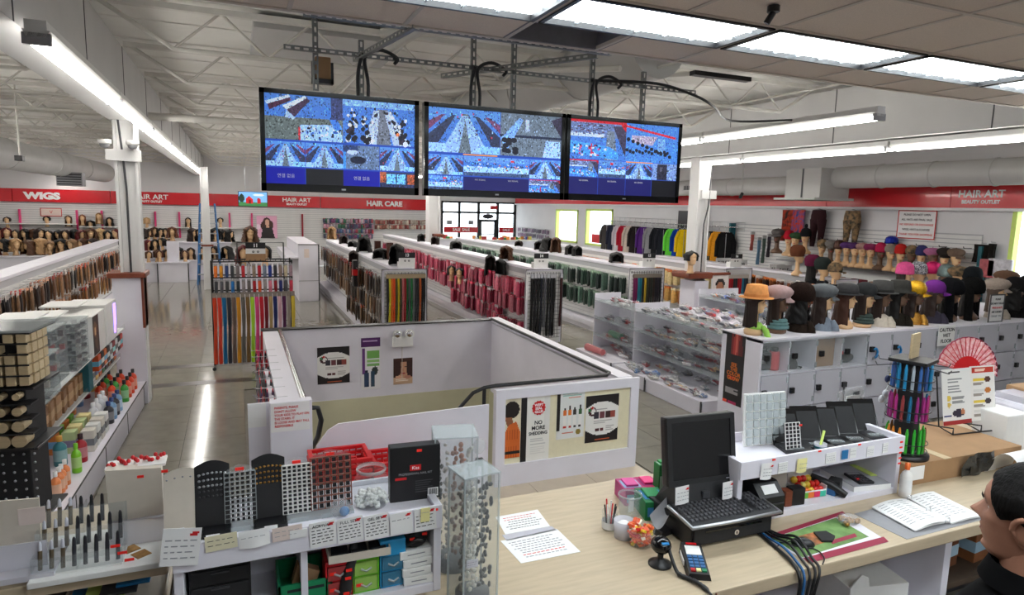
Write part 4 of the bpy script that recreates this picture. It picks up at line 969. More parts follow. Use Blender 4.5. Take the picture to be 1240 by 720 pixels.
# small hanging television at the back
t = thing('barn_television', 'small television with a red barn picture hanging at the back', 'television', (.46, 20., 2.56))
part('body', MB().bbox(-.39, .39, -.03, .03, -.21, .21, .01), 'black_plastic', t)
cv = Canvas(40, 22, (120, 176, 226)); cv.rect(0, .72, 1, 1, (60, 120, 70)); cv.disk(.1, .45, .1, .3, (30, 50, 40)); cv.poly([(.25, .8), (.25, .5), (.36, .28), (.5, .5), (.5, .8)], (190, 30, 34)); cv.rect(.36, .55, .42, .8, (110, 20, 24)); cv.poly([(.64, .8), (.64, .5), (.7, .38), (.77, .5), (.77, .8)], (180, 30, 34)); cv.disk(.7, .2, .2, .07, (220, 232, 244))
cv.build('screen', .74, .39, t, 'screen_feed', (0, -.032, 0), back=0)
part('cable', MB().tube([(-.2, 0, .2), (-.2, 0, 1.6)], .006, 4), 'silver', t); part('cable', MB().tube([(.2, 0, .2), (.2, 0, 1.6)], .006, 4), 'silver', t)
# wigs behind the number 11 box
for i, (px, py, c, st_, y) in enumerate(((303, 281, BRN, 'curly', 13.), (294, 296, RED, 'wavy', 13.), (321, 312, BLK, 'bob', 12.))):
    p = at(px, py, y=13.1); wig(('curly brown wig on a pale stand behind the numbered box', 'dark red wig left of the pale stand behind the numbered box', 'low black wig right of the numbered box')[i], (p.x, 13.1, 1.195 if i else 1.55), -PI/2, st_, c, 1.05)
solo('wig_stand', 'pale round stand under the curly brown wig behind the numbered box', 'stand', MB().lathe([(0, 0), (.09, 0), (.07, .36), (0, .36)]), 'white_plastic', (at(303, 281, y=13.1).x, 13.1, 1.3))
t = thing('wig_stand_table', 'white framed display behind the coloured strand rack', 'table', (.0, 12.9, 0)); part('body', MB().bbox(0, .8, 0, .5, 0, 1.3, .006), 'white_laminate', t); part('frame', MB().tube([(0, -.02, 0), (0, -.02, 1.75), (.8, -.02, 1.75), (.8, -.02, 0)], .015, 5), 'black_plastic', t)
# ------------------------------------------------------------------ glass shelf units with bagged accessories
def bag_proto(seed):
    r = random.Random(seed); c = MB()
    for k in range(5): c.ball((r.uniform(-.045, .045), r.uniform(-.03, .03), .018+r.uniform(0, .02)), r.uniform(.016, .034), r.uniform(.014, .03), r.uniform(.01, .022), 7, 4)
    b = MB()
    def fn(u, v):
        q = 2*PI*u; s_ = math.sin(PI*(.08+.84*v)); return (math.cos(q)*.075*(.4+.6*s_)*(1+.12*math.sin(5*q+seed)), math.sin(q)*.05*(.4+.6*s_)*(1+.12*math.sin(4*q)), .002+.06*v*(1+.15*math.sin(3*q+seed)))
    b.grid(fn, 10, 4, True, True); b.add([fn(i/10, 1) for i in range(10)], [tuple(range(10))])
    h_ = MB(); h_.xf = Matrix.Translation((0, -.05, .035)) @ Matrix.Rotation(.7, 4, 'X'); h_.box(-.05, .05, -.003, .003, -.015, .02)
    return c.mesh('trinkets', 'plastic_oc'), b.mesh('clear_bag', 'bag_clear'), h_.mesh('card_header', 'card')
BAGS = [bag_proto(k) for k in range(4)]
BC = [(170, 160, 160), (90, 86, 90), (200, 196, 196), (150, 96, 84), (60, 60, 70), (180, 60, 70), (206, 170, 120), (120, 100, 130), (206, 200, 190), (110, 120, 130)]
bagn = [0]
def bags(n, x0, x1, ya, yb, z, where, cols=BC, s=1.):
    for i in range(n):
        a, b, c = BAGS[rnd.randrange(4)]; k = rnd.choice(cols); 
        t = thing('accessory_bag', f'{nth(i)} {cn(k)} accessory bag from the near end, {where}', 'accessory bag', (rnd.uniform(x0, x1), ya+(yb-ya)*(i+.5)/n, z), rnd.uniform(-1.9, -1.2), 'accessory bags, '+where)
        t.scale = (s*rnd.uniform(.9, 1.3),)*3
        part('trinkets', a, None, t, color=pick([k])); part('clear_bag', b, None, t); part('card_header', c, None, t, color=rnd.choice([(230, 228, 228), (206, 206, 210), (150, 84, 90), (90, 90, 100)]))
def shelf_unit(label, x, ya, yb, levels, depth, base=.2, xb=-.32):
    t = thing('glass_shelf_unit', label, 'shelving', (x, ya, 0)); L = yb-ya
    part('base', MB().box(xb+.02, depth, 0, L, .0, base-.03).bbox(xb, depth, 0, L, base-.03, base, .005), 'white_laminate', t)
    posts = MB()
    for k in range(int(L/1.2)+1): posts.box(xb-.004, xb+.012, min(L-.02, 1.2*k), min(L, 1.2*k+.02), 0, base)
    part('dark_post', posts, 'dark_grey', t)
    part('side_panel', MB().box(0, depth, L-.02, L, base, levels[-1]+.12), 'white_laminate', t); part('side_panel', MB().box(0, depth, 0, .012, base, levels[-1]+.06), 'acrylic', t)
    part('back_panel', MB().box(depth-.02, depth, 0, L, base, levels[-1]+.02), 'white_laminate', t)
    for z in levels:
        s_ = part('shelf', MB().box(0, depth, .01, L-.02, z-.008, z), 'acrylic_edge', t)
        part('shelf_lip', MB().box(-.012, 0, .01, L-.02, z-.01, z+.05), 'acrylic', s_)
    for k in range(1, int(L/1.1)+1):
        if 1.1*k < L-.1: part('divider', MB().box(.02, depth, 1.1*k, 1.1*k+.008, base, levels[-1]-.01), 'acrylic', t)
    return t
shelf_unit('long glass-shelved accessory unit in front of the lockers, nearer of two', 5.5, 6.2, 8.22, (.44, .71, 1.0), .62)
shelf_unit('short glass-shelved accessory unit beyond the long one', 5.5, 8.3, 9.42, (.42, .70, 1.0), .5)
for z, nm in ((1.0, 'top'), (.71, 'second'), (.44, 'third')):
    bags(16, 5.54, 5.74, 6.3, 8.15, z, f'{nm} shelf front, long glass unit'); bags(11, 5.82, 6.05, 6.3, 8.15, z, f'{nm} shelf back, long glass unit', BC+[(200, 40, 50)])
bags(18, 5.2, 5.42, 6.3, 8.15, .2, 'base front, long glass unit', BC+[(60, 110, 170), (200, 60, 90)]); bags(14, 5.5, 5.9, 6.3, 8.15, .2, 'base back, long glass unit')
for z, nm in ((1.0, 'top'), (.70, 'second'), (.42, 'third'), (.2, 'base')):
    bags(9, 5.56, 5.9, 8.4, 9.3, z, f'{nm} level, short glass unit', BC+[(200, 40, 50), (190, 30, 40)])
t = thing('green_roll', 'bright green plastic roll on the short glass unit', 'accessory bag', (5.66, 8.95, .43)); part('roll', MB().tube([(0, -.16, .05), (0, .16, .05)], [.05, .06], 12), 'green_plastic', t); part('clear_wrap', MB().tube([(0, -.18, .055), (0, .18, .055)], .064, 12), 'bag_clear', t)
t = thing('red_bundle', 'red wrapped bundle at the far end of the short glass unit base', 'accessory bag', (5.3, 9.0, .2)); part('bundle', MB().tube([(0, -.25, .06), (0, .25, .05)], [.05, .06], 10), 'red_plastic', t); part('clear_wrap', MB().tube([(0, -.27, .06), (0, .27, .055)], .066, 10), 'bag_clear', t)
# the colourful accessory tables behind it
shelf_unit('white accessory shelf of bright packs behind the glass unit', 6.9, 6.6, 8.5, (.55, .88, 1.14), .8, .2, 0.)
CB = [(200, 34, 40), (206, 160, 40), (60, 60, 66), (90, 60, 140), (40, 90, 180), (220, 120, 40), (210, 208, 208), (50, 50, 54), (20, 110, 110)]
for z, nm in ((1.14, 'top'), (.88, 'second'), (.55, 'third')):
    bags(14, 6.95, 7.2, 6.7, 8.4, z, f'{nm} bright pack shelf front', CB, 1.15); bags(9, 7.3, 7.6, 6.7, 8.4, z, f'{nm} bright pack shelf back', CB, 1.15)
t = thing('clothed_table', 'low white table of folded packs between the glass unit and bright shelf', 'table', (6.2, 6.5, 0)); part('top', MB().bbox(0, .6, 0, 1.9, .94, .98, .006), 'white_laminate', t); part('body', MB().box(.05, .55, .05, 1.85, 0, .94), 'white_laminate', t)
bags(15, 6.3, 6.7, 6.6, 8.3, .98, 'the low white table', CB+[(230, 180, 40)], 1.2)
t = thing('wire_hook_rack', 'small wire rack standing behind the register screen', 'rack', (4.25, 5.1, 0)); f_ = MB()
for x in (0, .3): f_.tube([(x, 0, 0), (x, 0, .33), (x+.03, -.1, .34), (x+.03, -.1, .28)], .008, 5)
f_.tube([(0, 0, .33), (.3, 0, .33)], .008, 5).tube([(0, 0, .2), (.3, 0, .2)], .008, 5); part('frame', f_, 'black_plastic', t); part('card', MB().box(.08, .26, -.02, -.016, .22, .3), 'paper', t)
t = thing('poster_stand', 'tall photo panel of a woman beside the right column', 'poster', (7.33, 8.7, 0)); part('panel', MB().box(0, .34, 0, .03, .0, 1.46), 'white_plastic', t)
cv = Canvas(16, 40, (230, 220, 214)); cv.disk(.5, .13, .3, .09, (40, 30, 28)); cv.disk(.48, .19, .24, .09, (176, 120, 90)); cv.disk(.5, .28, .16, .05, (170, 110, 84)); cv.poly([(.2, .55), (.3, .3), (.7, .3), (.85, .5), (.7, .62), (.4, .62)], (216, 196, 186)); cv.poly([(.4, .6), (.7, .6), (.75, .9), (.4, .9)], (184, 130, 100)); cv.build('print', .32, 1.1, t, loc=(.17, -.002, .9)); part('brown_top', MB().box(-.02, .36, -.02, .05, 1.46, 1.5), 'brown_wood', t)
# ------------------------------------------------------------------ locker bank
LX0, LY, LH = 5.08, 5.2, 1.17; PW, PH = .395, .385; NC = 12
lk = thing('locker_bank', 'long white locker bank with clear acrylic doors, carrying the hat heads', 'lockers', (LX0, LY, 0))
cb = MB().box(0, .03, 0, .6, 0, LH).box(.03, NC*PW+.05, .57, .6, 0, LH).box(0, NC*PW+.05, 0, .6, LH-.03, LH+.012).box(0, NC*PW+.05, .03, .6, 0, .03).box(NC*PW+.02, NC*PW+.05, 0, .6, 0, LH)
part('carcass', cb, 'white_laminate', lk)
dv = MB().box(0, .012, 0, .55, 0, LH-.05).mesh('partition', 'white_laminate'); sh = MB().box(.03, NC*PW+.02, .01, .57, 0, .014)
for k in range(1, NC): part('partition', dv, None, lk, (.03+PW*k-.006, .015, .02))
shm = sh.mesh('shelf', 'white_laminate')
for z in (LH-PH, LH-2*PH): part('shelf', shm, None, lk, (0, 0, z-.007))
DR = {True: MB().box(.006, PW-.006, -.006, .0, .008, PH-.008).mesh('door', 'acrylic'), False: MB().box(.006, PW-.006, -.006, .0, .008, PH-.008).mesh('door', 'acrylic_frost')}
LK = MB().box(-.03, .026, -.034, -.006, -.03, .032).box(-.038, -.006, -.04, -.034, -.016, .006).cyl((.006, -.032, .004), (.006, -.04, .004), .012, 8).mesh('lock', 'black_plastic')
HG = MB().box(-.012, .014, -.012, -.006, -.03, .03).mesh('hinge', 'acrylic_edge')
for r_ in range(3):
    for k in range(NC):
        d = part('door', DR[r_ == 0 and k in (0, 1, 2, 3)], None, lk, (.03+PW*k, 0, LH-PH*(r_+1)))
        part('lock', LK, None, d, (.05, 0, PH*.5)); part('hinge', HG, None, d, (PW-.02, 0, .07)); part('hinge', HG, None, d, (PW-.02, 0, PH-.07))
t = thing('locker_poster', 'narrow dark poster with red hair and yellow words on the locker side', 'poster', (LX0-.004, 5.57, .77))
cv = Canvas(18, 48, (22, 20, 22))
for k, (x, c) in enumerate(((.3, (120, 24, 26)), (.42, (170, 50, 44)), (.52, (200, 96, 80)), (.6, (150, 36, 34)), (.7, (90, 20, 20)))): cv.poly([(x, .0), (x+.1, .0), (x+.14+.02*k, .3), (x-.02, .3)], c)
cv.rect(.0, .345, 1, .352, (220, 180, 40)).lines(.12, .66, .8, .86, 9, (150, 146, 146), rnd).disk(.4, .62, .22, .02, (190, 30, 34)).rect(0, .95, .2, 1, (220, 60, 30)).rect(.3, .96, .7, 1, (180, 40, 90))
cv.build('print', .3, .8, t, rot=(0, 0, -PI/2))
for i, s_ in enumerate(('SEE', 'THE', 'COLOR', 'GLOW')): text(s_, t, (-.003, .0, .05-.052*i), .062, 'ink_orange', rot=(PI/2, 0, -PI/2), bold=.001)
def ltxt(label, px, py, w_, h_, lines, y=LY-.012, m='paper', ink='ink', size=.05, name='paper_sign'):
    p = at(px, py, y=y); t = thing(name, label, 'sign', (p.x, y, p.z)); part('sheet', MB().box(-w_/2, w_/2, -.002, .002, -h_/2, h_/2), m, t)
    n = len(lines)
    for i, s_ in enumerate(lines):
        s_, k = s_ if isinstance(s_, tuple) else (s_, ink)
        text(s_, t, (0, -.003, h_/2-h_*(i+.8)/(n+.6)), size, k, bold=.0012)
    return t
ltxt('white paper reading CAUTION WET FLOOR on the upper lockers', 1146, 406, .30, .25, ('CAUTION', 'WET', 'FLOOR'), LY-.042, size=.062)
t = thing('notice_board', 'small white framed notice standing between the black hat heads', 'sign', (9.02, 5.24, LH+.012)); part('board', MB().box(-.14, .14, -.006, .006, 0, .36), 'paper', t)
fb = MB()
for b in ((-.145, .145, .35, .365), (-.145, .145, 0, .012), (-.145, -.132, 0, .36), (.132, .145, 0, .36)): fb.box(b[0], b[1], -.012, .0, b[2], b[3])
part('frame', fb, 'dark_grey', t)
for i, (s_, k) in enumerate((('PLEASE', 'ink'), ('DO NOT TOUCH', 'ink'), ('WIGS & HATS', 'ink_red'), ('ASK CASHIER', 'ink'), ('THANK YOU', 'ink_grey'))): text(s_, t, (0, -.014, .3-.055*i), .034, k, bold=.0006)
# what lies in the lockers
def lx(k): return LX0+.03+PW*(k+.5)
zs = LH-PH+.008
t = thing('shoulder_bag', 'black bag lying in the first open locker', 'bag', (lx(0)-.03, 5.42, zs)); part('body', MB().bbox(-.14, .13, -.08, .08, 0, .2, .03), 'black_matte', t); part('strap', MB().tube([(-.1, 0, .19), (-.04, -.05, .26), (.06, -.05, .25), (.1, 0, .19)], .012, 6), 'black_matte', t); part('buckle', MB().box(-.04, .02, -.088, -.08, .08, .12), 'silver', t)
t = thing('red_canister', 'red canister with a black cap beside the black bag', 'canister', (lx(0)+.13, 5.36, zs)); part('body', MB().lathe([(0, 0), (.058, 0), (.06, .02), (.06, .19), (.05, .21), (0, .21)], n=18), 'red_plastic', t); part('cap', MB().lathe([(.04, .21), (.04, .25), (0, .255)], n=14), 'black_plastic', t)
t = thing('black_cap_item', 'black cap with a curved visor in the second locker', 'cap', (lx(1)-.03, 5.4, zs)); part('crown', MB().lathe([(.11, 0), (.115, .05), (.09, .12), (.04, .15), (0, .155)], n=18), 'black_matte', t); part('visor', MB().grid(lambda u, v: (.08+v*.12*math.sin(PI*u), -.02+(u-.5)*.2, .02-.02*v), 9, 4), 'black_matte', t)
t = thing('cardboard_carton', 'cardboard carton standing inside the third locker', 'carton', (lx(2)+.03, 5.46, zs)); part('body', MB().bbox(-.15, .15, -.16, .1, 0, .33, .004), 'cardboard', t); part('flap_seam', MB().box(.1498, .152, -.16, .1, .16, .165), 'brown_wood', t)
t = thing('black_shoe_case', 'black rounded case with a red tag in the fourth locker', 'case', (lx(3)+.0, 5.38, zs)); part('body', MB().ball((.05, 0, .06), .13, .07, .06, 14, 8).ball((-.08, 0, .07), .07, .06, .07, 12, 6), 'black_matte', t); part('red_tag', MB().box(-.13, -.06, -.075, -.07, .12, .16), 'red_plastic', t)
for k in (4, 5):
    p = (LX0+.03+PW*k+.09, LY-.03, LH-PH*.5-.03); t = thing('key_band', f'blue coiled key band hanging from the {"fifth" if k == 4 else "sixth"} top-row lock', 'key band', p)
    part('band', MB().tube([(-.04, 0, .03), (0, -.01, .04), (.04, 0, .0), (.03, .0, -.06), (.0, 0, -.07)], .014, 6), 'blue_plastic', t); part('key', MB().box(-.03, .01, -.003, .003, -.09, -.06), 'silver', t)
# hats on heads along the locker top
HZ = LH+.012
GR = (62, 62, 64)
HATS = [  # px centre, hair, hair colour, hat, hat colour, material, band, scarf, scarf colour, dark doll, label
 (914, 'long', DBR, 'fedora', (232, 160, 96), 'cloth', (214, 140, 80), 'knot', (150, 200, 90), 0, 'orange fedora with a lime scarf on the doll at the locker end'),
 (942, 'long', DBR, 'newsboy', (176, 150, 150), 'cloth', None, 'wrap', (96, 128, 130), 1, 'pinkish-grey visor cap over dark hair and a teal wrap scarf'),
 (968, 'wavy', BLK, 'fur', (40, 28, 24), 'fur', None, 'fur', (44, 34, 28), 1, 'brown-black fur hat and fur collar next to the visor cap'),
 (996, 'longer', DBR, 'newsboy', (100, 104, 108), 'cloth', (70, 72, 76), 'drape', (120, 130, 144), 0, 'grey newsboy cap over long brown hair with a grey-blue scarf'),
 (1023, 'longer', (70, 40, 28), 'brim', GR, 'cloth', (50, 50, 52), None, None, 0, 'charcoal brim hat over long chestnut hair'),
 (1045, 'long', DBR, 'cap', (44, 46, 48), 'cloth', None, 'wrap', (70, 84, 80), 0, 'dark cap over long hair with a green-grey wrap scarf'),
 (1065, 'long', DBR, 'fedora', (66, 66, 66), 'cloth', (44, 44, 44), 'drape', (200, 190, 176), 1, 'charcoal fedora with a cream and black scarf'),
 (1086, 'longer', BLK, 'fedora', (58, 58, 56), 'knit', None, 'fur', (40, 36, 30), 1, 'dark felt hat above very long black hair'),
 (1105, 'longer', DBR, 'cap', (226, 172, 30), 'sequin', None, 'sequin', (186, 134, 50), 1, 'gold sequin cap and gold sequin scarf'),
 (1128, 'longer', DBR, 'ballcap', (104, 40, 128), 'cloth', None, 'drape', (56, 52, 66), 1, 'purple cap over long dark hair'),
 (1148, 'longer', BLK, 'trapper', (18, 18, 22), 'fur', None, None, None, 1, 'black fur trapper hat left of the black beret-like fur hat'),
 (1173, 'longer', BLK, 'trapper', (20, 20, 20), 'fur', None, None, None, 1, 'wide black fur hat whose flaps hang over the locker edge'),
 (1204, 'long', (80, 64, 54), 'newsboy', (160, 146, 136), 'knit', None, 'drape', (150, 140, 130), 0, 'pale taupe newsboy cap behind the framed notice'),
 (1224, 'wavy', BLK, 'beanie', (24, 22, 24), 'knit', None, 'fur', (20, 18, 20), 1, 'black knit hat right of the taupe cap'),
 (1241, 'wavy', BLK, 'fur', (20, 18, 18), 'fur', None, 'fur', (60, 44, 20), 1, 'black fur hat at the edge of view on the lockers')]
for px, hr, hc, hk, hcol, hm, bd, sc_, scc, dk, lab in HATS:
    p = at(px, 375, y=5.5); head_thing(lab, (p.x, 5.48, HZ), math.atan2(-p.x, 5.48)-rnd.uniform(.05, .25), hr, hc, hk, hcol, hm, bd, sc_, scc or (0, 0, 0), bool(dk), .98)
    # hat dolls of the locker row
# a second row just behind them
for px, py, hk, c, m_, dk, lab in ((1048, 360, 'beanie', (214, 60, 90), 'knit', 1, 'pink-red beanie behind the dark cap'), (1087, 352, 'beanie', (226, 210, 30), 'knit', 0, 'yellow knit hat peeking behind the felt hat')):
    p = at(px, py+30, y=6.1); head_thing(lab, (p.x, 6.12, .95), -1.0, None, BLK, hk, c, m_, dark=bool(dk))
solo('hat_stand_shelf', 'white shelf behind the locker bank carrying back-row hats', 'shelf', MB().bbox(0, 3.2, 0, .4, 0, .95, .006), 'white_laminate', (6.6, 5.95, 0))
# ------------------------------------------------------------------ hats along the right wall
uw = thing('wall_shelf_unit', 'grey tiered hat shelves along the right wall', 'shelving', (10.75, 7.0, 0))
part('base', MB().bbox(0, .78, 0, 4.2, 0, .2, .006), 'white_laminate', uw); part('back', MB().box(.72, .76, 0, 4.2, .2, 1.5), 'slat_white', uw)
for i, (z, d) in enumerate(((1.5, .32), (1.22, .45), (.98, .55), (.72, .62))): part('shelf', MB().box(.76-d, .76, 0, 4.2, z-.03, z), 'grey_plastic', uw)
RWH = [(995, 304, 'cap', (130, 130, 126), 'camo', 0, 'camouflage cap on a pale head, far end of the wall row'), (1006, 306, 'newsboy', (130, 124, 120), 'knit', 1, 'grey-brown slouchy cap on a dark head'), (1015, 307, 'beanie', (90, 60, 50), 'sequin', 0, 'brown patterned beanie in the wall row'),
       (1025, 308, 'beret', (96, 60, 120), 'knit', 0, 'purple beret on a pale head'), (1035, 309, 'beret', (84, 50, 100), 'knit', 0, 'darker purple beret right of the first purple beret'), (1044, 310, 'beret', (176, 136, 130), 'knit', 0, 'dusty pink beret in the wall row'),
       (1054, 311, 'beret', (140, 50, 90), 'knit', 0, 'plum beret in the wall row'), (1066, 312, 'beanie', (186, 40, 80), 'knit', 1, 'raspberry beanie on a dark brown head'), (1078, 313, 'cap', (150, 140, 130), 'knit', 0, 'pale taupe cap below the blue hat'),
       (1090, 314, 'beanie', (200, 44, 40), 'knit', 0, 'red beanie in the wall row'), (1103, 316, 'cap', (60, 64, 60), 'camo', 1, 'black and white patterned cap on a dark head'), (1115, 317, 'beanie', (54, 56, 104), 'knit', 0, 'navy beanie in the wall row'),
       (1129, 318, 'beret', (180, 110, 150), 'knit', 1, 'mauve beret on a dark head'), (1143, 319, 'newsboy', (50, 44, 42), 'cloth', 0, 'dark brown newsboy cap near the end of the wall row'), (1157, 320, 'newsboy', (120, 100, 88), 'cloth', 0, 'taupe newsboy cap at the near end of the wall row')]
for px, py, hk, c, m_, dk, lab in RWH:
    p = at(px, py, x=11.18); head_thing(lab, (11.18, p.y, 1.5), -PI/2-rnd.uniform(.2, .8), None, BLK, hk, c, m_, dark=bool(dk), s=.92)
for px, py, hk, c, m_, dk, lab in ((955, 293, 'beanie', (190, 30, 50), 'knit', 0, 'red beanie by the printed scarves'), (963, 294, 'beret', (60, 90, 60), 'knit', 0, 'green beret right of the red beanie'), (975, 290, 'pompom', (30, 30, 34), 'knit', 0, 'black bobble hat with pointed top'), (941, 290, 'newsboy', (110, 106, 104), 'knit', 1, 'grey slouch hat left of the printed scarves')):
    p = at(px, py, x=11.1); head_thing(lab, (11.1, p.y, p.z-.3), PI+.5, None, BLK, hk, c, m_, dark=bool(dk), s=1.)
p = at(1081, 292, x=11.4); t = solo('blue_hat', 'royal blue sequin hat hung on the wall above the cap row', 'hat', HATM.get(('beanie', 'sequin')) or hatm('beanie', 'sequin'), None, (11.38, p.y, p.z-.42), 0, None, (40, 60, 190))
# folded goods on the tiers
for i in range(26):
    zz = (1.22, .98, .72)[i % 3]; y = 7.25+3.7*(i//3)/8.5+rnd.uniform(-.1, .1); c = rnd.choice([(40, 40, 46), (130, 60, 70), (70, 66, 110), (130, 100, 80), (36, 36, 40), (110, 110, 112)])
    m_ = MB().bbox(-.12, .12, -.16, .16, 0, .07, .025); solo('folded_scarf', f'{nth(i//3)} {cn(c)} folded scarf from the near end on the {("upper", "middle", "lower")[i % 3]} wall tier', 'scarf', m_, 'knit', (11.05+rnd.uniform(-.05, .05), y, zz), rnd.uniform(-.4, .4), 'folded scarves on the wall tiers', c)
# front hat row, on a white low shelf before the wall tiers
solo('hat_counter', 'white counter behind the locker hats carrying bright hat heads', 'counter', MB().bbox(0, 1.75, 0, .5, 0, 1.22, .006), 'white_laminate', (8.9, 6.95, 0))
solo('hat_counter', 'white counter running towards the window behind the locker hats', 'counter', MB().bbox(0, .6, 0, 1.3, 0, 1.2, .006), 'white_laminate', (10.2, 5.6, 0))
for px, hk, c, m_, dk, hr, lab in ((1097, 'beanie', (226, 90, 150), 'knit', 0, 'long', 'pink knit hat with brown hair on the second row'), (1113, 'beanie', (30, 34, 50), 'dots', 0, None, 'dark beanie with white dots'), (1130, 'beanie', (222, 30, 110), 'sequin', 0, None, 'hot pink sequin cap on a pale neck'),
                               (1148, 'beanie', (120, 140, 140), 'sequin', 1, None, 'silver-grey sequin cap on a dark neck'), (1164, 'newsboy', (120, 124, 116), 'camo', 0, None, 'grey camouflage newsboy cap'), (1180, 'beanie', (26, 30, 34), 'knit', 0, None, 'plain black beanie on a pale neck'), (1222, 'newsboy', (112, 84, 66), 'cloth', 0, None, 'brown flat cap beside the window edge')):
    p = at(px, 325, y=7.15); p = p if px < 1135 else at(px, 325, x=10.5); head_thing(lab, (p.x, p.y, 1.22 if px < 1135 else 1.2), -1.1, hr, DBR, hk, c, m_, dark=bool(dk), s=1.02)
for px, py, hk, c, m_, dk, lab, y in ((985, 328, 'slouch', (106, 34, 66), 'knit', 1, 'plum slouch hat on a doll in black', 9.), (967, 316, 'slouch', (110, 64, 44), 'knit', 0, 'tall rust-brown knit hat on a pale neck', 9.4), (997, 332, 'slouch', (44, 52, 50), 'knit', 0, 'dark green hood hat beside the plum one', 8.6), (1011, 336, 'cap', (110, 110, 90), 'camo', 0, 'olive cap on a pale doll right of the hooded one', 8.4)):
    p = at(px, py, y=y); head_thing(lab, (p.x, y, p.z-.28), -.6, 'long' if dk else None, BLK, hk, c, m_, scarf='wrap' if 'black' in lab or 'hood' in lab else None, sc=(30, 32, 36), dark=bool(dk))
t = thing('accessory_tower', 'clear tower of folded scarves at the end of the ponytail gondola', 'display', (10.0, 7.9, 0)); part('body', MB().box(-.3, .3, -.2, .2, 0, 1.0), 'white_laminate', t); part('scarf_stack', MB().bbox(-.26, .26, -.22, .18, 1.0, 1.1, .03).bbox(-.24, .24, -.2, .18, 1.1, 1.18, .03), 'teal', t); part('red_scarf', MB().bbox(-.26, .26, -.22, .18, 1.18, 1.25, .03), 'red_plastic', t); part('acrylic_case', MB().box(-.3, .3, -.24, -.235, 1.0, 1.35), 'acrylic', t)
# garments hung on the right wall
def jacket(sleeve=True):
    m_ = MB()
    def fn(u, v):
        q = 2*PI*u; w_ = .2-.02*math.sin(PI*v)+.05*(1-min(1, v*6)) * -1.2; w_ = max(.08, w_); return (math.sin(q)*.07*(.7+.3*v), math.cos(q)*w_*(1+.04*math.sin(6*q)*v), -.9*v)
    m_.grid(fn, 20, 10, True, True)
    for s_ in (-1, 1): m_.tube([(0, s_*.13, -.05), (0, s_*.2, -.25), (.02, s_*.21, -.62)], [.05, .055, .045], 8)
    return m_
JK = jacket().mesh('jacket_body', 'cloth'); ZP = MB().tube([(-.066, 0, -.04), (-.078, 0, -.5), (-.08, .0, -.88)], .008, 4).mesh('zip', 'silver'); HGN = MB().tube([(0, -.14, -.04), (0, 0, .05), (0, .14, -.04)], .008, 5).tube([(0, 0, .05), (0, 0, .12), (.04, 0, .15)], .006, 5).mesh('hanger', 'silver')
GAR = [(737, (76, 72, 70), 'dark grey'), (745, (40, 44, 60), 'navy'), (752, (206, 200, 206), 'white'), (758, (170, 30, 50), 'red'), (765, (206, 190, 176), 'beige'), (772, (40, 34, 34), 'black-brown'), (782, (84, 40, 120), 'purple'), (791, (150, 150, 154), 'grey'), (799, (30, 32, 38), 'black'),
       (806, (36, 38, 46), 'blue-black'), (817, (110, 226, 70), 'bright green'), (825, (20, 60, 160), 'royal blue'), (831, (240, 200, 20), 'yellow'), (851, (130, 126, 128), 'patterned grey'), (862, (36, 36, 40), 'charcoal'), (873, (236, 160, 40), 'orange'), (882, (26, 26, 28), 'black printed')]
for px, c, nm in GAR:
    p = at(px, 274, x=11.3); t = thing('hung_jacket', f'{nm} jacket hung on the right wall rail', 'jacket', (11.25, p.y, 2.02), rnd.uniform(.7, .95), 'jackets on the right wall rail'); b = part('jacket_body', JK, None, t, color=c); part('zip', ZP, None, b); part('hanger', HGN, None, t)
t = thing('garment_rail', 'silver garment rail with grid behind the jackets on the right wall', 'rail', (11.5, 12.6, 2.15)); part('rail', MB().tube([(-.2, 0, 0), (-.2, 6.6, 0)], .014, 6), 'chrome', t); f_ = MB()
for k in range(23): f_.tube([(0, .3*k, -.1), (0, .3*k, .12)], .006, 4)
for z in (-.1, .0, .12): f_.tube([(0, 0, z), (0, 6.6, z)], .006, 4)
part('grid', f_, 'silver', t)
for nm, px, m_ in (('dark', 520/6+800, 'teal'), ('near', 1226, 'teal')):
    p = at(px, 290, x=11.45); solo('teal_divider', f'teal vertical divider board on the right wall, {"beside the jackets" if nm == "dark" else "next to the bright window"}', 'divider', MB().box(-.1, .06, -.03, .03, .9, 2.25 if nm == 'dark' else 2.05), m_, (11.45, p.y if nm == 'dark' else 6.95, 0))
p = at(681+0, 300, x=11.3)
def drape_cloth(label, px, py0, py1, w_, m_, color=None, cat='scarf', x=11.43, name='hung_scarf', fold=5):
    a = at(px, py0, x=x); b = at(px, py1, x=x); h_ = a.z-b.z; mb = MB()
    mb.grid(lambda u, v: (-.02-.025*math.sin(2*PI*u*fold)*(.4+.6*v)-.02*v, (u-.5)*w_*(1-.25*math.sin(PI*v*.5)*(1-v)), -h_*v), 30, 6)
    mb.grid(lambda u, v: (-.0-.025*math.sin(2*PI*u*fold)*(.4+.6*v)-.02*v, (u-.5)*w_*(1-.25*math.sin(PI*v*.5)*(1-v)), -h_*v), 30, 6)
    t = thing(name, label, cat, (x, a.y, a.z)); part('cloth', mb, m_, t, color=color); part('hook', MB().tube([(.05, 0, .02), (-.05, 0, .02), (-.06, 0, .04)], .006, 5), 'silver', t); return t
drape_cloth('red and black flame-print scarf hung on the right wall', 955, 254, 292, .30, 'scarf_fire'); drape_cloth('orange and blue print scarf hung right of the flame-print one', 968, 254, 293, .36, 'scarf_print')
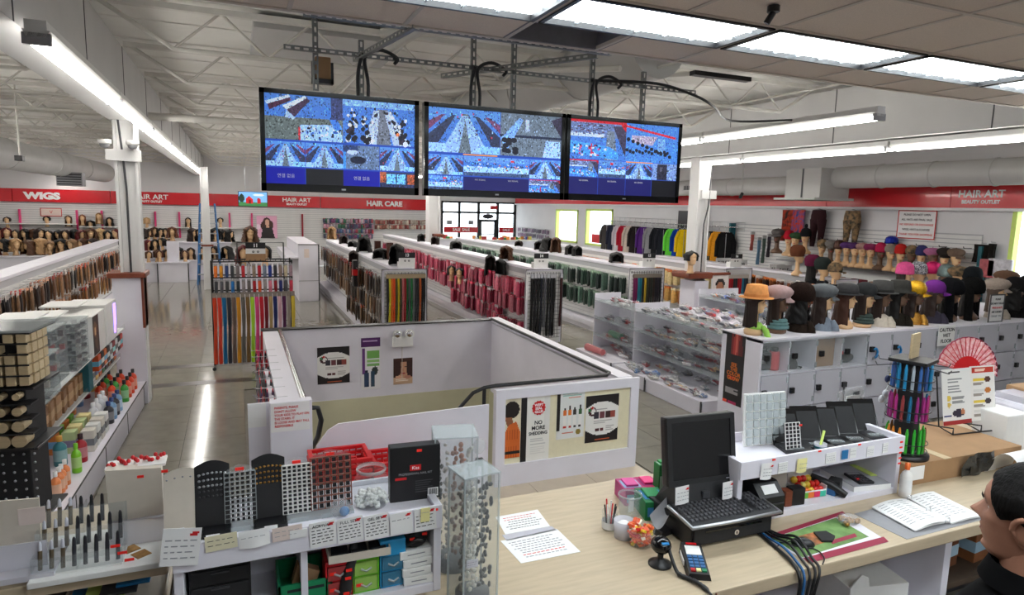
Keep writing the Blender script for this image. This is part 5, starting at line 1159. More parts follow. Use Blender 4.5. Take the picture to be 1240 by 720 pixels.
def leggings(label, px, py0, py1, m_, color=None):
    x = 11.36; a = at(px, py0, x=x); b = at(px, py1, x=x); h_ = a.z-b.z; mb = MB()
    mb.lathe([(.16, 0), (.19, -.12), (.19, -.26), (.1, -.3)], n=14, sx=.45)
    for s_ in (-1, 1): mb.tube([(0, s_*.09, -.2), (0, s_*.1, -h_*.6), (-.01, s_*.1, -h_)], [.1, .07, .045], 10)
    t = thing('hung_leggings', label, 'leggings', (x, a.y, a.z)); part('legs', mb, m_, t, color=color); part('hook', MB().tube([(.1, 0, 0), (-.02, 0, .03)], .008, 5), 'silver', t)
leggings('dark maroon leggings hung on the right wall', 992, 254, 299, 'cloth', (56, 32, 36)); leggings('camouflage leggings hung on the right wall', 1033, 255, 296, 'camo')
for i, px in enumerate((828, 848)):
    a = at(px, 255, x=11.4); solo('hung_banner', f'{"dark" if i == 0 else "blue"} cloth hung {"left" if i == 0 else "right"} of the right column on the wall', 'cloth', MB().bbox(-.03, .03, -.2, .2, -.62, 0, .01), 'plastic_oc', (11.4, a.y, a.z), 0, None, (40, 44, 50) if i == 0 else (60, 100, 150))
t = thing('wall_notice', 'white notice with red lines on the right wall above the hat row', 'sign', (XR-.03, at(1111, 272, x=XR).y, at(1111, 272, x=XR).z)); part('board', MB().box(-.006, .006, -.36, .36, -.25, .25), 'paper', t)
fb = MB()
for b in ((-.37, .37, .245, .26), (-.37, .37, -.26, -.245), (-.37, -.355, -.25, .25), (.355, .37, -.25, .25)): fb.box(-.01, -.006, b[0], b[1], b[2], b[3])
part('border', fb, 'ink_red', t)
for i, (s_, k) in enumerate((('PLEASE DO NOT OPEN', 'ink'), ('ALL HATS ARE FINAL SALE', 'ink'), ('NO REFUND OR EXCHANGE', 'ink_red'), ('WIGS, HATS & SCARVES', 'ink'), ('THANK YOU FOR SHOPPING', 'ink_red'))): text(s_, t, (-.008, 0, .18-.09*i), .05, k, rot=(PI/2, 0, -PI/2), bold=.001)
for i in range(11):
    y = 7.2+.42*i; solo('wall_peg', f'{nth(i)} empty peg hook from the near end of the right wall slats', 'hook', MB().tube([(0, 0, 0), (-.2, 0, 0), (-.22, 0, .03)], .008, 5), 'dark_grey', (XR-.02, y, 2.0+.0*i), 0, 'empty pegs on the right wall')
drape_cloth('dark fluffy scarf hung near the bright window', 1192, 296, 318, .3, 'fur', (44, 40, 38), fold=3); drape_cloth('narrow dark scarf right of the fluffy one', 1203, 295, 312, .12, 'fur', (40, 38, 38), fold=2)
for i, (px, c) in enumerate(((1196, (176, 90, 96)), (1211, (206, 204, 212)))):
    a = at(px, 324, x=11.3); solo('packed_shawl', 'small pink and white packed shawl below the fluffy scarf' if i == 0 else 'large clear packed white shawl below the hung scarves', 'shawl', MB().bbox(-.03, .03, -.12-.06*i, .12+.06*i, -.16, .14, .015), 'pack_body', (11.3, a.y, a.z), 0, None, c)
# packs and dolls at the end of the jackets
for i, (px, py, c, h_) in enumerate(((892, 298, (190, 90, 80), .4), (900, 305, (110, 150, 180), .6), (906, 303, (90, 110, 100), .6), (912, 301, (70, 60, 70), .5))):
    a = at(px, py, x=11.0); strand(f'{ORD[i]} hanging scarf bundle from left beside the teal divider, {cn(c)}', (11.46, a.y, a.z+.3), h_, c, (190, 190, 190), .1, None)
for i in range(14):
    y = 9.75+.4*i; c = rnd.choice([(60, 50, 60), (30, 32, 40), (160, 200, 40), (50, 60, 90), (110, 100, 90)])
    solo('bag_roll', f'{nth(i)} rolled bag from the near end of the counter below the jackets', 'bag', MB().bbox(-.15, .15, -.14, .14, 0, .16, .04), 'knit', (10.75, y, 1.1), rnd.uniform(-.3, .3), 'rolled bags below the jackets', c) if i > 3 else None
for i in range(5):
    p_ = (10.9, 11.35+1.6*i, 0); solo('garment_counter', f'{ORD[i]} white counter block from the near end beneath the wall jackets', 'counter', MB().bbox(-.4, .6, 0, 1.55, 0, 1.1, .006), 'white_laminate', p_, 0, 'white counters beneath the jackets')
for i, (px, py, y, s_) in enumerate(((876, 312, 14., '$19.99'), (896, 313, 13., '$9.99'), (941, 319, 11., '$14.99'), (950, 314, 11.5, 'SALE'))):
    a = at(px, py, x=11.); y = a.y; a.z = 1.28; t = thing('price_card', f'{ORD[i]} white price card from left on the counters below the jackets', 'sign', (a.x, y, a.z)); part('card', MB().box(-.22, .22, -.01, .01, -.16, .12), 'paper', t); text(s_, t, (0, -.012, .0), .13, 'ink', bold=.002)
# ------------------------------------------------------------------ three hanging screens with camera pictures
def feed(c, x0, y0, x1, y1, kind, r):
    """one camera picture inside the screen, drawn in unit coordinates of its own box"""
    X = lambda u: x0+(x1-x0)*u; Y = lambda v: y0+(y1-y0)*v
    def R(a, b, d, e, col): c.rect(X(a), Y(b), X(d), Y(e), col)
    def Pg(pts, col): c.poly([(X(a), Y(b)) for a, b in pts], col, (x0, y0, x1, y1))
    bl = lambda v: (40*v, 110*v, 235*v)
    R(0, 0, 1, 1, (66, 118, 206))
    if kind == 'aisle':
        R(0, 0, 1, .25, (84, 142, 226)); Pg([(.3, 1), (.46, .1), (.54, .1), (.66, 1)], (96, 112, 128))
        for s_ in (0, 1):
            for k in range(3):
                a = .46-.14*k; 
                q = [(a-.3*(k+1), 1), (a, .14), (a+.05, .14), (a-.05-.22*k, 1)] ; col = ((140, 180, 235), (44, 52, 84), (110, 60, 100))[k]
                Pg([(1-x, y) for x, y in q][::-1] if s_ else q, col)
        for k in range(26): a = r.random(); b = r.random()*.7; R(a, b, a+.02, b+.05, r.choice([(30, 34, 60), (180, 60, 90), (160, 190, 240), (60, 40, 50)]))
        R(.0, .8, .22, 1, (150, 196, 245)); R(.7, .82, 1, 1, (130, 190, 250))
    elif kind == 'shelf':
        R(0, .5, 1, 1, (96, 108, 110)); R(0, 0, 1, .2, (70, 120, 200))
        Pg([(.02, .2), (.3, .04), (.34, .12), (.06, .36)], (70, 34, 60)); Pg([(.0, .18), (.3, 0), (.33, .05), (.03, .24)], (190, 215, 245)); Pg([(.25, .3), (.52, .04), (.58, .1), (.36, .5)], (60, 40, 70)); Pg([(.22, .26), (.5, .0), (.54, .04), (.27, .34)], (200, 220, 245)); Pg([(.27, .34), (.38, .5), (.36, .54), (.25, .5)], (160, 190, 235))
        Pg([(.42, 1), (.44, .66), (.95, .6), (1, .9), (.98, 1)], (150, 190, 240)); R(.42, .7, .44, 1, (190, 40, 50))
        for k in range(30): R(*(lambda a, b: (a, b, a+.03, b+.05))(.45+.5*r.random(), .62+.32*r.random()), r.choice([(24, 28, 50), (210, 226, 250), (40, 90, 170)]))
        Pg([(.74, .2), (.82, .2), (1, .7), (.9, .75)], (60, 120, 220)); R(.85, .0, 1, .5, (50, 60, 110))
    elif kind == 'wigs':
        R(0, 0, 1, .14, (120, 170, 235)); Pg([(.34, 1), (.47, .18), (.62, .18), (.66, 1)], (104, 112, 130)); Pg([(.56, .2), (.66, .2), (.95, 1), (.7, 1)], (170, 190, 225)); Pg([(.28, 1), (.42, .2), (.5, .2), (.46, 1)], (170, 190, 225))
        for k in range(90):
            v = r.random(); u = r.choice([.3-.0*v, .44-.08*v, .58+.25*v, .85, .1, .15, .7+.2*v])+r.uniform(-.04, .04); c.disk(X(min(max(u, .03), .97)), Y(.16+.8*v), (x1-x0)*(.014+.02*v), (y1-y0)*(.03+.035*v), r.choice([(14, 16, 34), (20, 22, 40), (50, 40, 60), (210, 225, 250), (14, 16, 34)]))
        c.disk(X(.76), Y(.74), .012, .02, (230, 110, 60))
    elif kind == 'cars':
        R(0, 0, 1, 1, (96, 120, 160)); R(0, 0, .4, .3, (40, 60, 110)); c.disk(X(.4), Y(.62), (x1-x0)*.22, (y1-y0)*.16, (24, 30, 56)); c.disk(X(.25), Y(.3), (x1-x0)*.16, (y1-y0)*.1, (180, 200, 235)); R(0, .3, .06, 1, (60, 140, 230))
    elif kind == 'counter':
        R(0, 0, 1, .3, (90, 140, 220)); R(.0, .5, 1, .8, (150, 196, 245)); R(0, .8, 1, 1, (60, 80, 120)); R(.42, .12, .52, .24, (200, 50, 60))
        for k in range(24): R(*(lambda a, b: (a, b, a+.05, b+.06))(r.random()*.95, .3+.35*r.random()), r.choice([(30, 44, 90), (40, 120, 230), (220, 232, 250), (200, 110, 60)]))
    elif kind == 'band':
        R(0, 0, 1, .06, (205, 30, 50)); R(0, .06, 1, .42, (100, 120, 170)); R(0, .34, .6, .42, (190, 210, 240)); Pg([(.62, 1), (.66, .24), (.78, .24), (.86, 1)], (110, 124, 146)); Pg([(0, .55), (.7, .66), (.86, .8), (.86, 1), (0, .86)], (70, 150, 240))
        R(.36, .6, .39, .95, (190, 40, 70)); Pg([(.75, .1), (1, .1), (1, .9)], (60, 56, 84)); Pg([(.9, .06), (1, .06), (1, .25)], (190, 24, 40))
        for k in range(30): R(*(lambda a, b: (a, b, a+.04, b+.05))(r.random()*.7, .62+.28*r.random()), r.choice([(180, 60, 100), (40, 50, 90), (200, 220, 250)]))
        for k in range(40): R(*(lambda a, b: (a, b, a+.04, b+.03))(r.random()*.6, .08+.25*r.random()), r.choice([(60, 60, 90), (160, 180, 220), (90, 60, 90)]))
    elif kind == 'hats':
        R(0, 0, 1, 1, (70, 130, 220)); Pg([(0, .05), (0, .1), (.95, .34), (.95, .28)], (210, 30, 50)); Pg([(.1, .3), (.6, .3), (.5, .55), (.1, .5)], (170, 160, 190)); R(.6, .35, .75, .75, (110, 160, 230))
        for k in range(10): c.disk(X(.04+.09*k), Y(.42+.045*k), (x1-x0)*.035, (y1-y0)*.05, (18, 18, 36))
        for k in range(14): c.disk(X(.02+.06*k), Y(.7+.03*(k % 3)), (x1-x0)*.03, (y1-y0)*.045, (24, 26, 48))
    elif kind == 'no':
        R(0, 0, 1, 1, (14, 20, 150))
    elif kind == 'no2': R(0, 0, 1, 1, (26, 26, 92))
    elif kind == 'off': R(0, 0, 1, 1, (20, 20, 26))
    elif kind == 'door':
        R(0, 0, 1, 1, (40, 50, 90)); R(.2, .1, .75, .8, (110, 190, 250)); R(.46, .1, .5, .8, (40, 60, 120)); R(.0, .0, .18, .7, (170, 90, 60)); R(.8, .1, 1, .8, (160, 80, 50))
    elif kind == 'grey': R(0, 0, 1, 1, (120, 150, 210)); R(.2, .05, .6, 1, (44, 44, 64)); R(.3, .2, .42, .5, (90, 90, 110))
    elif kind == 'stair':
        R(0, 0, 1, 1, (104, 120, 140)); R(0, .5, 1, .56, (30, 40, 70)); Pg([(.0, .6), (.3, .1), (.36, .14), (.1, .9)], (120, 170, 240)); Pg([(.7, 1), (.74, .6), (.98, .6), (1, 1)], (160, 200, 245)); Pg([(.82, .1), (1, .0), (1, .5)], (50, 44, 70)); R(.4, .12, .46, .4, (180, 200, 235))
        for k in range(10): c.disk(X(.05+.2*r.random()), Y(.62+.3*r.random()), (x1-x0)*.05, (y1-y0)*.06, (20, 22, 40))
    n_ = 900 if (x1-x0) > .4 else 260
    if kind not in ('no', 'no2', 'off'):
        for k in range(n_):
            a = x0+(x1-x0)*r.random(); b = y0+(y1-y0)*r.random(); m_ = (c.xx > a) & (c.xx < min(x1, a+.006)) & (c.yy > b) & (c.yy < min(y1, b+.016)); c.a[m_] = np.clip(c.a[m_]*r.choice([.5, .65, .8, 1.2, 1.35]), 0, 255)
TVX = [(.16, 1.205), (1.245, 2.36), (2.375, 3.45)]
TVL = ('left hanging screen with a wig aisle picture and blue empty boxes', 'middle hanging screen with a long aisle picture', 'right hanging screen with a red-banded store picture')
LAY = [[(0, 0, .5, .5, 'shelf'), (.5, 0, 1, .5, 'wigs'), (0, .52, .25, .8, 'aisle'), (.25, .52, .5, .8, 'aisle'), (.5, .52, .75, .8, 'cars'), (.75, .52, 1, .8, 'aisle'), (0, .82, .25, 1, 'no'), (.25, .82, .5, 1, 'off'), (.5, .82, .75, 1, 'no'), (.75, .82, 1, 1, 'door')],
       [(0, 0, .52, .54, 'aisle'), (.52, 0, 1, .54, 'stair'), (0, .57, .25, .82, 'aisle'), (.25, .57, .5, .82, 'counter'), (.5, .57, .75, .82, 'counter'), (.75, .57, 1, .82, 'aisle'), (0, .83, .25, 1, 'counter'), (.25, .83, .5, 1, 'no2'), (.5, .83, .75, 1, 'no2'), (.75, .83, 1, 1, 'band')],
       [(0, 0, .5, .52, 'band'), (.5, 0, 1, .52, 'hats'), (0, .53, .26, .76, 'band'), (.26, .53, .51, .76, 'counter'), (.51, .53, .76, .76, 'aisle'), (.76, .53, 1, .76, 'grey'), (0, .77, .26, 1, 'no2'), (.26, .77, .51, 1, 'no2'), (.51, .77, .76, 1, 'no2'), (.76, .77, 1, 1, 'off')]]
for i, (a, b) in enumerate(TVX):
    z0, z1 = 2.57, 3.222; W_, H_ = b-a, z1-z0; t = thing('hanging_screen', TVL[i], 'television', ((a+b)/2, 4.6, (z0+z1)/2))
    part('body', MB().bbox(-W_/2, W_/2, 0, .06, -H_/2, H_/2, .006), 'black_plastic', t)
    fr_ = MB(); bz = .03
    for q in ((-W_/2, W_/2, H_/2-bz, H_/2), (-W_/2, W_/2, -H_/2, -H_/2+.05), (-W_/2, -W_/2+bz, -H_/2, H_/2), (W_/2-bz, W_/2, -H_/2, H_/2)): fr_.box(q[0], q[1], -.012, .002, q[2], q[3])
    part('bezel', fr_, 'black_gloss', t)
    cv = Canvas(230, 126, (30, 70, 170)); r_ = random.Random(40+i)
    for (x0, y0, x1, y1, k) in LAY[i]: feed(cv, x0+.002, y0, x1-.002, y1, k, r_)
    if i == 1: cv.rect(.25, .545, .5, .565, (220, 140, 60))
    if i == 2: cv.rect(.51, .525, .76, .54, (220, 140, 70))
    s_ = cv.build('screen', W_-2*bz, H_-bz-.05, t, 'screen_feed', (0, -.004, .01), back=0)
    if i == 0:
        for u in (.125, .625): text('연결 없음', t, ((u-.5)*(W_-.06), -.006, -.225), .028, 'ink_white')
    else:
        for u in ((.375, .625) if i == 1 else (.13, .385, .635)): text('NO SIGNAL', t, ((u-.5)*(W_-.06), -.006, -.2 if i == 1 else -.17), .016, 'ink_white')
    part('logo', MB().box(-.014, .014, -.015, -.012, -H_/2+.018, -H_/2+.028), 'silver', t); part('stand_mount', MB().box(-.2, .2, .06, .1, -.15, .2), 'dark_grey', t)
# slotted steel frame that carries them
fm = thing('slotted_steel_frame', 'grey slotted steel frame holding the three screens from the roof', 'frame', (0, 4.66, 0))
def slotted(p0, p1, w_=.035):
    m_ = MB(); p0 = Vector(p0); p1 = Vector(p1); d = p1-p0; L = d.length; d.normalize()
    u = Vector((0, 0, 1)) if abs(d.z) < .5 else Vector((1, 0, 0)); n = int(L/.055); v = d.cross(u)
    def slab(s0, s1, a, b):
        q = [p0+d*s0+u*a, p0+d*s1+u*a, p0+d*s1+u*b, p0+d*s0+u*b]; m_.hexa([x-v*.0015 for x in q], [x+v*.0015 for x in q])
    slab(0, L, -w_/2, -w_*.2); slab(0, L, w_*.2, w_/2)
    for k in range(n+1): slab(max(0, L*k/n-.012), min(L, L*k/n+.012), -w_*.2, w_*.2)
    q = [p0-u*w_/2, p1-u*w_/2, p1-u*w_/2+v*w_*.8, p0-u*w_/2+v*w_*.8]; m_.hexa([x-u*.001 for x in q], [x+u*.001 for x in q])
    return m_
for nm, p0, p1 in (('rail', (.37, -.78, 3.52), (2.3, -.78, 3.52)), ('rail', (.32, 0, 3.5), (3.62, 0, 3.5)), ('cross_bar', (.95, -.9, 3.5), (.78, .1, 3.49)), ('upright', (.52, 0, 3.24), (.52, 0, 3.72)), ('upright', (.82, 0, 3.0), (.82, 0, 3.6)), ('upright', (1.63, 0, 3.1), (1.63, 0, 3.8)),
                   ('upright', (1.95, 0, 3.1), (1.95, 0, 3.72)), ('upright', (2.62, 0, 3.1), (2.62, 0, 3.75)), ('upright', (3.1, 0, 3.2), (3.1, 0, 3.62)), ('brace', (2.25, -.7, 3.52), (1.5, .4, 3.5))):
    part(nm, slotted(p0, p1), 'galvanised', fm)
for x in (.82, 1.63, 2.62):
    mb = MB(); mb.tube(S([(x+.03, -.02, 3.05), (x+.04, -.03, 3.3), (x+.02, -.03, 3.48), (x+.12, -.04, 3.54), (x+.24, -.03, 3.5), (x+.22, -.02, 3.46)]), .012, 6); part('cable', mb, 'black_plastic', fm)
    part('cable', MB().tube(S([(x-.02, -.02, 3.05), (x-.03, -.03, 3.35), (x, -.03, 3.5)]), .012, 6), 'black_plastic', fm)
mb = MB(); mb.tube(S([(2.62, -.03, 3.5), (3.2, -.03, 3.53), (3.6, -.02, 3.47), (3.9, .1, 3.42), (4.8, .9, 3.45), (5.4, .6, 3.47)]), .012, 6)
part('cable', mb, 'black_plastic', fm)
t = thing('small_speaker', 'small tan speaker in a black bracket left of the screen frame', 'speaker', at(391, 86, y=4.7)); part('bracket', MB().box(-.07, .07, 0, .06, -.08, -.05).box(-.07, -.05, 0, .06, -.08, .06).box(.05, .07, 0, .06, -.08, .06), 'black_plastic', t); part('body', MB().bbox(-.05, .05, -.02, .06, -.05, .09, .006), 'cardboard', t)
# ------------------------------------------------------------------ left product shelf with what stands on it
A = Vector((-1.07, 8.83, 0)); Bp = at(115, 558, z=.3); ang = math.atan2(-(A.x-Bp.x), (A.y-Bp.y))     # runs from the pillar towards the counter
ps = thing('product_shelf', 'long white three-tier product shelf beside the aisle at left', 'shelving', A, ang)
Ls = 4.2                                                               # local: -y runs towards the camera, -x to the back
part('base', MB().box(-.62, -.03, -Ls, 0, 0, .27).bbox(-.62, 0, -Ls, 0, .27, .3, .004), 'white_laminate', ps)
part('dark_edge', MB().box(-.0, .004, -Ls, 0, .284, .3), 'dark_grey', ps)
for k in range(5): part('panel_joint', MB().box(-.031, -.026, -1.05*k-.012, -1.05*k, 0, .27), 'dark_grey', ps)
part('back_panel', MB().box(-.66, -.62, -Ls, 0, 0, 1.0), 'slat_white', ps)
for z, w_ in ((.62, .36), (.97, .42)):
    s_ = part('shelf', MB().bbox(-.62, -.62+w_, -Ls, 0, z-.02, z, .004), 'white_plastic', ps); part('shelf_lip', MB().box(-.62+w_, -.62+w_+.006, -Ls, 0, z-.02, z+.045), 'acrylic', s_)
RZ = Matrix.Rotation(ang, 4, 'Z')
def pl(x, y, z): return A+RZ @ Vector((x, y, z))
def bottle(label, loc, h_, r, c, cap=(30, 30, 34), rz=0, group='bottles on the left product shelf', name='bottle', cat='bottle', pump=False):
    t = thing(name, label, cat, loc, rz, group)
    part('body', MB().lathe([(0, 0), (r*.92, 0), (r, r*.2), (r, h_*.62), (r*.75, h_*.72), (r*.36, h_*.78), (r*.36, h_*.84)], n=14), 'plastic_oc', t, color=c)
    m_ = MB().lathe([(r*.45, h_*.82), (r*.45, h_), (0, h_*1.01)], n=10)
    if pump: m_.tube([(0, 0, h_), (0, 0, h_*1.15), (r, 0, h_*1.13)], r*.14, 5)
    part('cap', m_, 'plastic_oc', t, color=cap); part('paper_label', MB().lathe([(r*1.015, h_*.18), (r*1.015, h_*.55)], n=14), 'card', t, color=tuple(min(255, v*.5+120) for v in c)); return t
k_ = 0
def cbox(label, loc, sx, sy, sz, c, rz=0, group=None, name='carton', cat='carton', band=None):
    t = thing(name, label, cat, loc, rz, group); part('body', MB().bbox(-sx/2, sx/2, -sy/2, sy/2, 0, sz, .004), 'card', t, color=c)
    bc = band or tuple(min(255, 255-v*.6) for v in c)
    part('label_patch', MB().box(-sx/2-.001, sx/2+.001, -sy/2-.001, sy/2+.001, sz*.3, sz*.62), 'card', t, color=bc); return t
for i in range(10): bottle(f'{nth(i)} orange lotion bottle from the near end of the left shelf base', pl(-.1-.11*(i % 3), -3.35+.075*(i//3)+.02*(i % 2), .3), .2, .034, (236, 140, 80), (236, 236, 236), ang)
for i in range(7): bottle(f'{nth(i)} clear white bottle from the near end of the left shelf base', pl(-.06-.1*(i % 2), -3.95+.075*(i//2), .3), .17, .032, (214, 212, 214), (70, 70, 80), ang)
bottle('tall dark spray bottle before the orange lotion bottles', pl(-.1, -3.6, .3), .25, .034, (110, 90, 60), (190, 30, 30), ang); bottle('dark red pump bottle above the orange lotion bottles', pl(-.32, -3.0, .3), .24, .034, (90, 30, 26), (40, 20, 20), ang, pump=True)
bottle('lime green bottle on the left shelf base edge', pl(-.08, -2.86, .3), .24, .036, (130, 210, 40), (120, 200, 50), ang); bottle('deep red bottle with a dark cap by the lime one', pl(-.1, -2.62, .3), .24, .045, (170, 30, 44), (50, 20, 30), ang); bottle('teal carton-like bottle behind the deep red one', pl(-.24, -2.66, .3), .25, .05, (60, 130, 140), (210, 150, 60), ang)
for i in range(12): c = [(216, 210, 200), (190, 206, 150), (220, 130, 60), (226, 226, 224), (236, 220, 160), (120, 180, 60)][i % 6]; cbox(f'{nth(i)} {cn(c)} carton from the near end, middle of the left shelf base', pl(-.1-.14*(i % 3), -2.35+.16*(i//3), .3), .1, .11, .19, c, ang, 'product cartons on the left shelf base')
for i in range(8): c = [(40, 40, 50), (226, 226, 232), (120, 160, 200), (232, 228, 230)][i % 4]; bottle(f'{nth(i)} {cn(c)} bottle from the near end, beyond the left shelf cartons', pl(-.09-.13*(i % 2), -1.6+.14*(i//2), .3), .22, .045, c, (226, 226, 230) if i % 2 else (40, 60, 120), ang)
for i in range(12): bottle(f'{nth(i)} orange-red bottle with black top from the near end beside the pillar', pl(-.08-.12*(i % 3), -.85+.17*(i//3), .3), .24, .04, (226, 70, 30) if i % 4 else (60, 160, 60), (26, 26, 28), ang)
for i in range(14): c = [(176, 136, 100), (120, 84, 56), (146, 104, 70)][i % 3]; cbox(f'{nth(i)} kraft brown pack in the rear row of the middle left shelf', pl(-.5, -3.85+.19*i, .62), .12, .16, .23, c, ang-.06, 'rear kraft packs on the middle left shelf', 'kraft_pack', band=(206, 170, 130))
for i in range(12): c = [(226, 226, 230), (40, 40, 46), (206, 120, 60), (90, 120, 160), (150, 40, 50), (226, 200, 120)][i % 6]; bottle(f'{nth(i)} {cn(c)} tall bottle in the rear row of the left shelf base', pl(-.5, -3.6+.3*i, .3), .27, .045, c, (60, 60, 64), ang)
for i in range(14): cbox(f'{nth(i)} kraft brown pack from the near end on the middle left shelf', pl(-.36, -3.9+.19*i, .62), .13, .15, .2, (168, 128, 92) if i % 3 else (140, 100, 66), ang+.1*(i % 2), 'kraft packs on the middle left shelf', band=(196, 160, 120))
for i in range(8): c = [(230, 226, 220), (236, 200, 120), (226, 110, 50), (40, 120, 60), (60, 40, 40), (140, 80, 40), (30, 30, 30), (230, 120, 40)][i]; cbox(f'{nth(i)} {cn(c)} box from the near end by the pillar on the middle left shelf', pl(-.34, -1.2+.15*i, .62), .12, .11, .17, c, ang, 'boxes by the pillar on the middle left shelf')
for i in range(12): cbox(f'{nth(i)} bronze foil pack from the near end under the top left shelf', pl(-.46, -3.9+.24*i, .745), .16, .2, .1, (150, 100, 56) if i % 2 else (120, 84, 56), ang, 'bronze foil packs under the top left shelf', 'foil_pack', band=(196, 150, 96))
t = thing('teal_pack', 'teal pack standing at the end of the bronze foil packs', 'carton', pl(-.3, -1.5, .62), ang); part('body', MB().bbox(-.06, .06, -.08, .08, 0, .3, .006), 'teal', t)
for i in range(9): c = [(220, 90, 40), (30, 30, 32), (230, 120, 60), (50, 40, 40), (220, 226, 230), (150, 30, 40), (226, 226, 226), (36, 36, 40), (226, 80, 60)][i]; cbox(f'{nth(i)} {cn(c)} hair kit from the near end on the upper shelf by the pillar', pl(-.27, -1.25+.14*i, .76), .12, .12, .16, c, ang, 'hair kits by the pillar')
# displays along the top of the product shelf
t = thing('nail_lamp_box', 'white display box with a glowing violet strip beside the pillar', 'display box', pl(-.38, -.75, .97), ang); part('body', MB().bbox(-.2, .2, -.25, .25, 0, .42, .006), 'white_plastic', t); part('uv_strip', MB().box(.2, .206, .1, .2, .06, .38), 'uv_light', t); part('pink_print', MB().box(.2, .207, .16, .2, .04, .14), 'paper_pink', t)
t = thing('dark_photo_box', 'white box with a dark photo side next to the glowing box', 'display box', pl(-.38, -1.35, .97), ang); part('body', MB().bbox(-.2, .2, -.27, .27, 0, .40, .006), 'white_plastic', t); cv = Canvas(10, 20, (40, 20, 16)); cv.disk(.4, .35, .3, .2, (120, 80, 50)).disk(.6, .7, .3, .2, (90, 60, 40)).rect(.7, 0, 1, 1, (50, 14, 12)).disk(.4, .4, .1, .1, (216, 180, 130)); cv.build('photo', .24, .38, t, loc=(.203, -.14, .2), rot=(0, 0, PI/2))
def case(label, loc, rz, w_, d, h_, tiers, seed, cols):
    r = random.Random(seed); t = thing('acrylic_case', label, 'display case', loc, rz); m_ = MB()
    for q in ((-w_/2, -w_/2+.005, -d/2, d/2, 0, h_), (w_/2-.005, w_/2, -d/2, d/2, 0, h_), (-w_/2, w_/2, d/2-.005, d/2, 0, h_), (-w_/2, w_/2, -d/2, -d/2+.005, 0, h_)): m_.box(*q)
    part('wall', m_, 'acrylic', t); part('lid', MB().box(-w_/2-.01, w_/2+.01, -d/2-.01, d/2+.01, h_, h_+.008), 'acrylic_edge', t)
    for k in range(tiers):
        z = h_*k/tiers; part('tray', MB().box(-w_/2+.006, w_/2-.006, -d/2+.006, d/2-.006, z, z+.006), 'acrylic_edge', t)
        it = MB()
        for a in range(5):
            for b in range(3):
                if r.random() < .85: it.box(-w_/2+.03+(w_-.06)*a/4-.018, -w_/2+.03+(w_-.06)*a/4+.018, -d/2+.04+(d-.08)*b/2-.02, -d/2+.04+(d-.08)*b/2+.02, z+.008, z+.02+r.random()*h_/tiers*.5)
        it.k = 0; part('trinket_row', it, 'plastic_oc', t, color=cols[k % len(cols)], kind='stuff')
    return t
CC = [(70, 70, 76), (170, 160, 150), (160, 60, 64), (60, 60, 66), (180, 176, 176)]
case('clear tiered case of small dark trinkets next to the photo box', pl(-.36, -1.95, .97), ang, .34, .44, .42, 6, 1, [(60, 60, 66), (90, 90, 96)]); case('clear tiered case with red and gold lids in the middle of the shelf top', pl(-.4, -2.5, .97), ang, .34, .46, .46, 4, 2, CC); case('low clear case of pink and grey trinkets nearer the counter', pl(-.34, -3.05, .97), ang, .36, .46, .34, 4, 3, CC); case('clear case at the far left edge of the shelf top', pl(-.6, -3.6, .97), ang, .3, .3, .42, 3, 4, CC)
for i, (x, y, h_) in enumerate(((-.5, -1.9, .47), (-.55, -2.3, .52), (-.5, -1.2, .46))): solo('case_lid', f'{ORD[i]} silver-white tray lid lying above the clear cases', 'lid', MB().bbox(-.16, .16, -.2, .2, 0, .015, .004), 'white_plastic', pl(x, y, .97+h_), ang)
# black revolving stand with cream boxes at the left edge
p0 = at(22, 600, y=4.25); p1 = at(22, 397, y=4.25); sx = p0.x-.02
bs_ = thing('black_revolving_stand', 'black revolving stand of cream boxes and wooden rings at the left edge', 'display stand', (sx, 4.3, 0), -.12)
zt = p1.z; part('pole', MB().cyl((0, 0, 0), (0, 0, zt), .03, 10), 'black_plastic', bs_); part('foot', MB().lathe([(0, 0), (.2, 0), (.2, .03), (0, .05)], n=20), 'black_plastic', bs_); part('core', MB().bbox(-.13, .13, -.12, .12, p0.z-.1, zt, .006), 'black_matte', bs_)
z1 = at(22, 465, y=4.2).z; z2 = at(22, 537, y=4.2).z
for z in (zt, z1, z2, p0.z-.1): part('disc', MB().bbox(-.19, .19, -.18, .18, z-.012, z, .004), 'black_plastic', bs_)
part('top_glass', MB().box(-.2, .2, -.19, .19, zt, zt+.012), 'acrylic_edge', bs_)
cbm = MB().bbox(-.023, .023, -.03, .03, 0, .05, .004).mesh('cream_box', 'maple_edge'); hh = (zt-z1)/5.2
for j in range(5):
    for i in range(6):
        if (j > 2 and (i+j) % 3 == 1): continue
        part('cream_box', cbm, None, bs_, (-.15+.06*i, -.15, z1+.012+hh*j))
    for i in range(3): part('cream_box', cbm, None, bs_, (.16, -.1+.07*i, z1+.012+hh*j))
    part('rack_bar', MB().box(-.18, .18, -.185, -.18, z1+hh*j+.062, z1+hh*j+.07), 'black_plastic', bs_)
rg = MB().tube([(0, .03, 0), (0, -.03, 0)], .026, 14).tube([(0, -.031, 0), (0, -.034, 0)], .018, 12); hk = (z1-z2)/4.1
for j in range(4):
    for i in range(4): part('wood_roll', MB().tube([(0, .05, 0), (0, -.05, 0)], .018+.006*(3-j), 14), 'maple_edge', bs_, (-.12+.075*i, -.13, z2+.04+hk*j)); 
    part('roll_shelf', MB().box(-.18, .18, -.2, -.1, z2+hk*j, z2+hk*j+.008), 'black_plastic', bs_)
pg = MB(); r_ = random.Random(9)
for j in range(7):
    for i in range(7): pg.ball((-.15+.05*i, -.125, z2-.05-.05*j), .008, .006, .008, 5, 3)
part('earring_stud', pg, 'silver', bs_, kind='stuff')
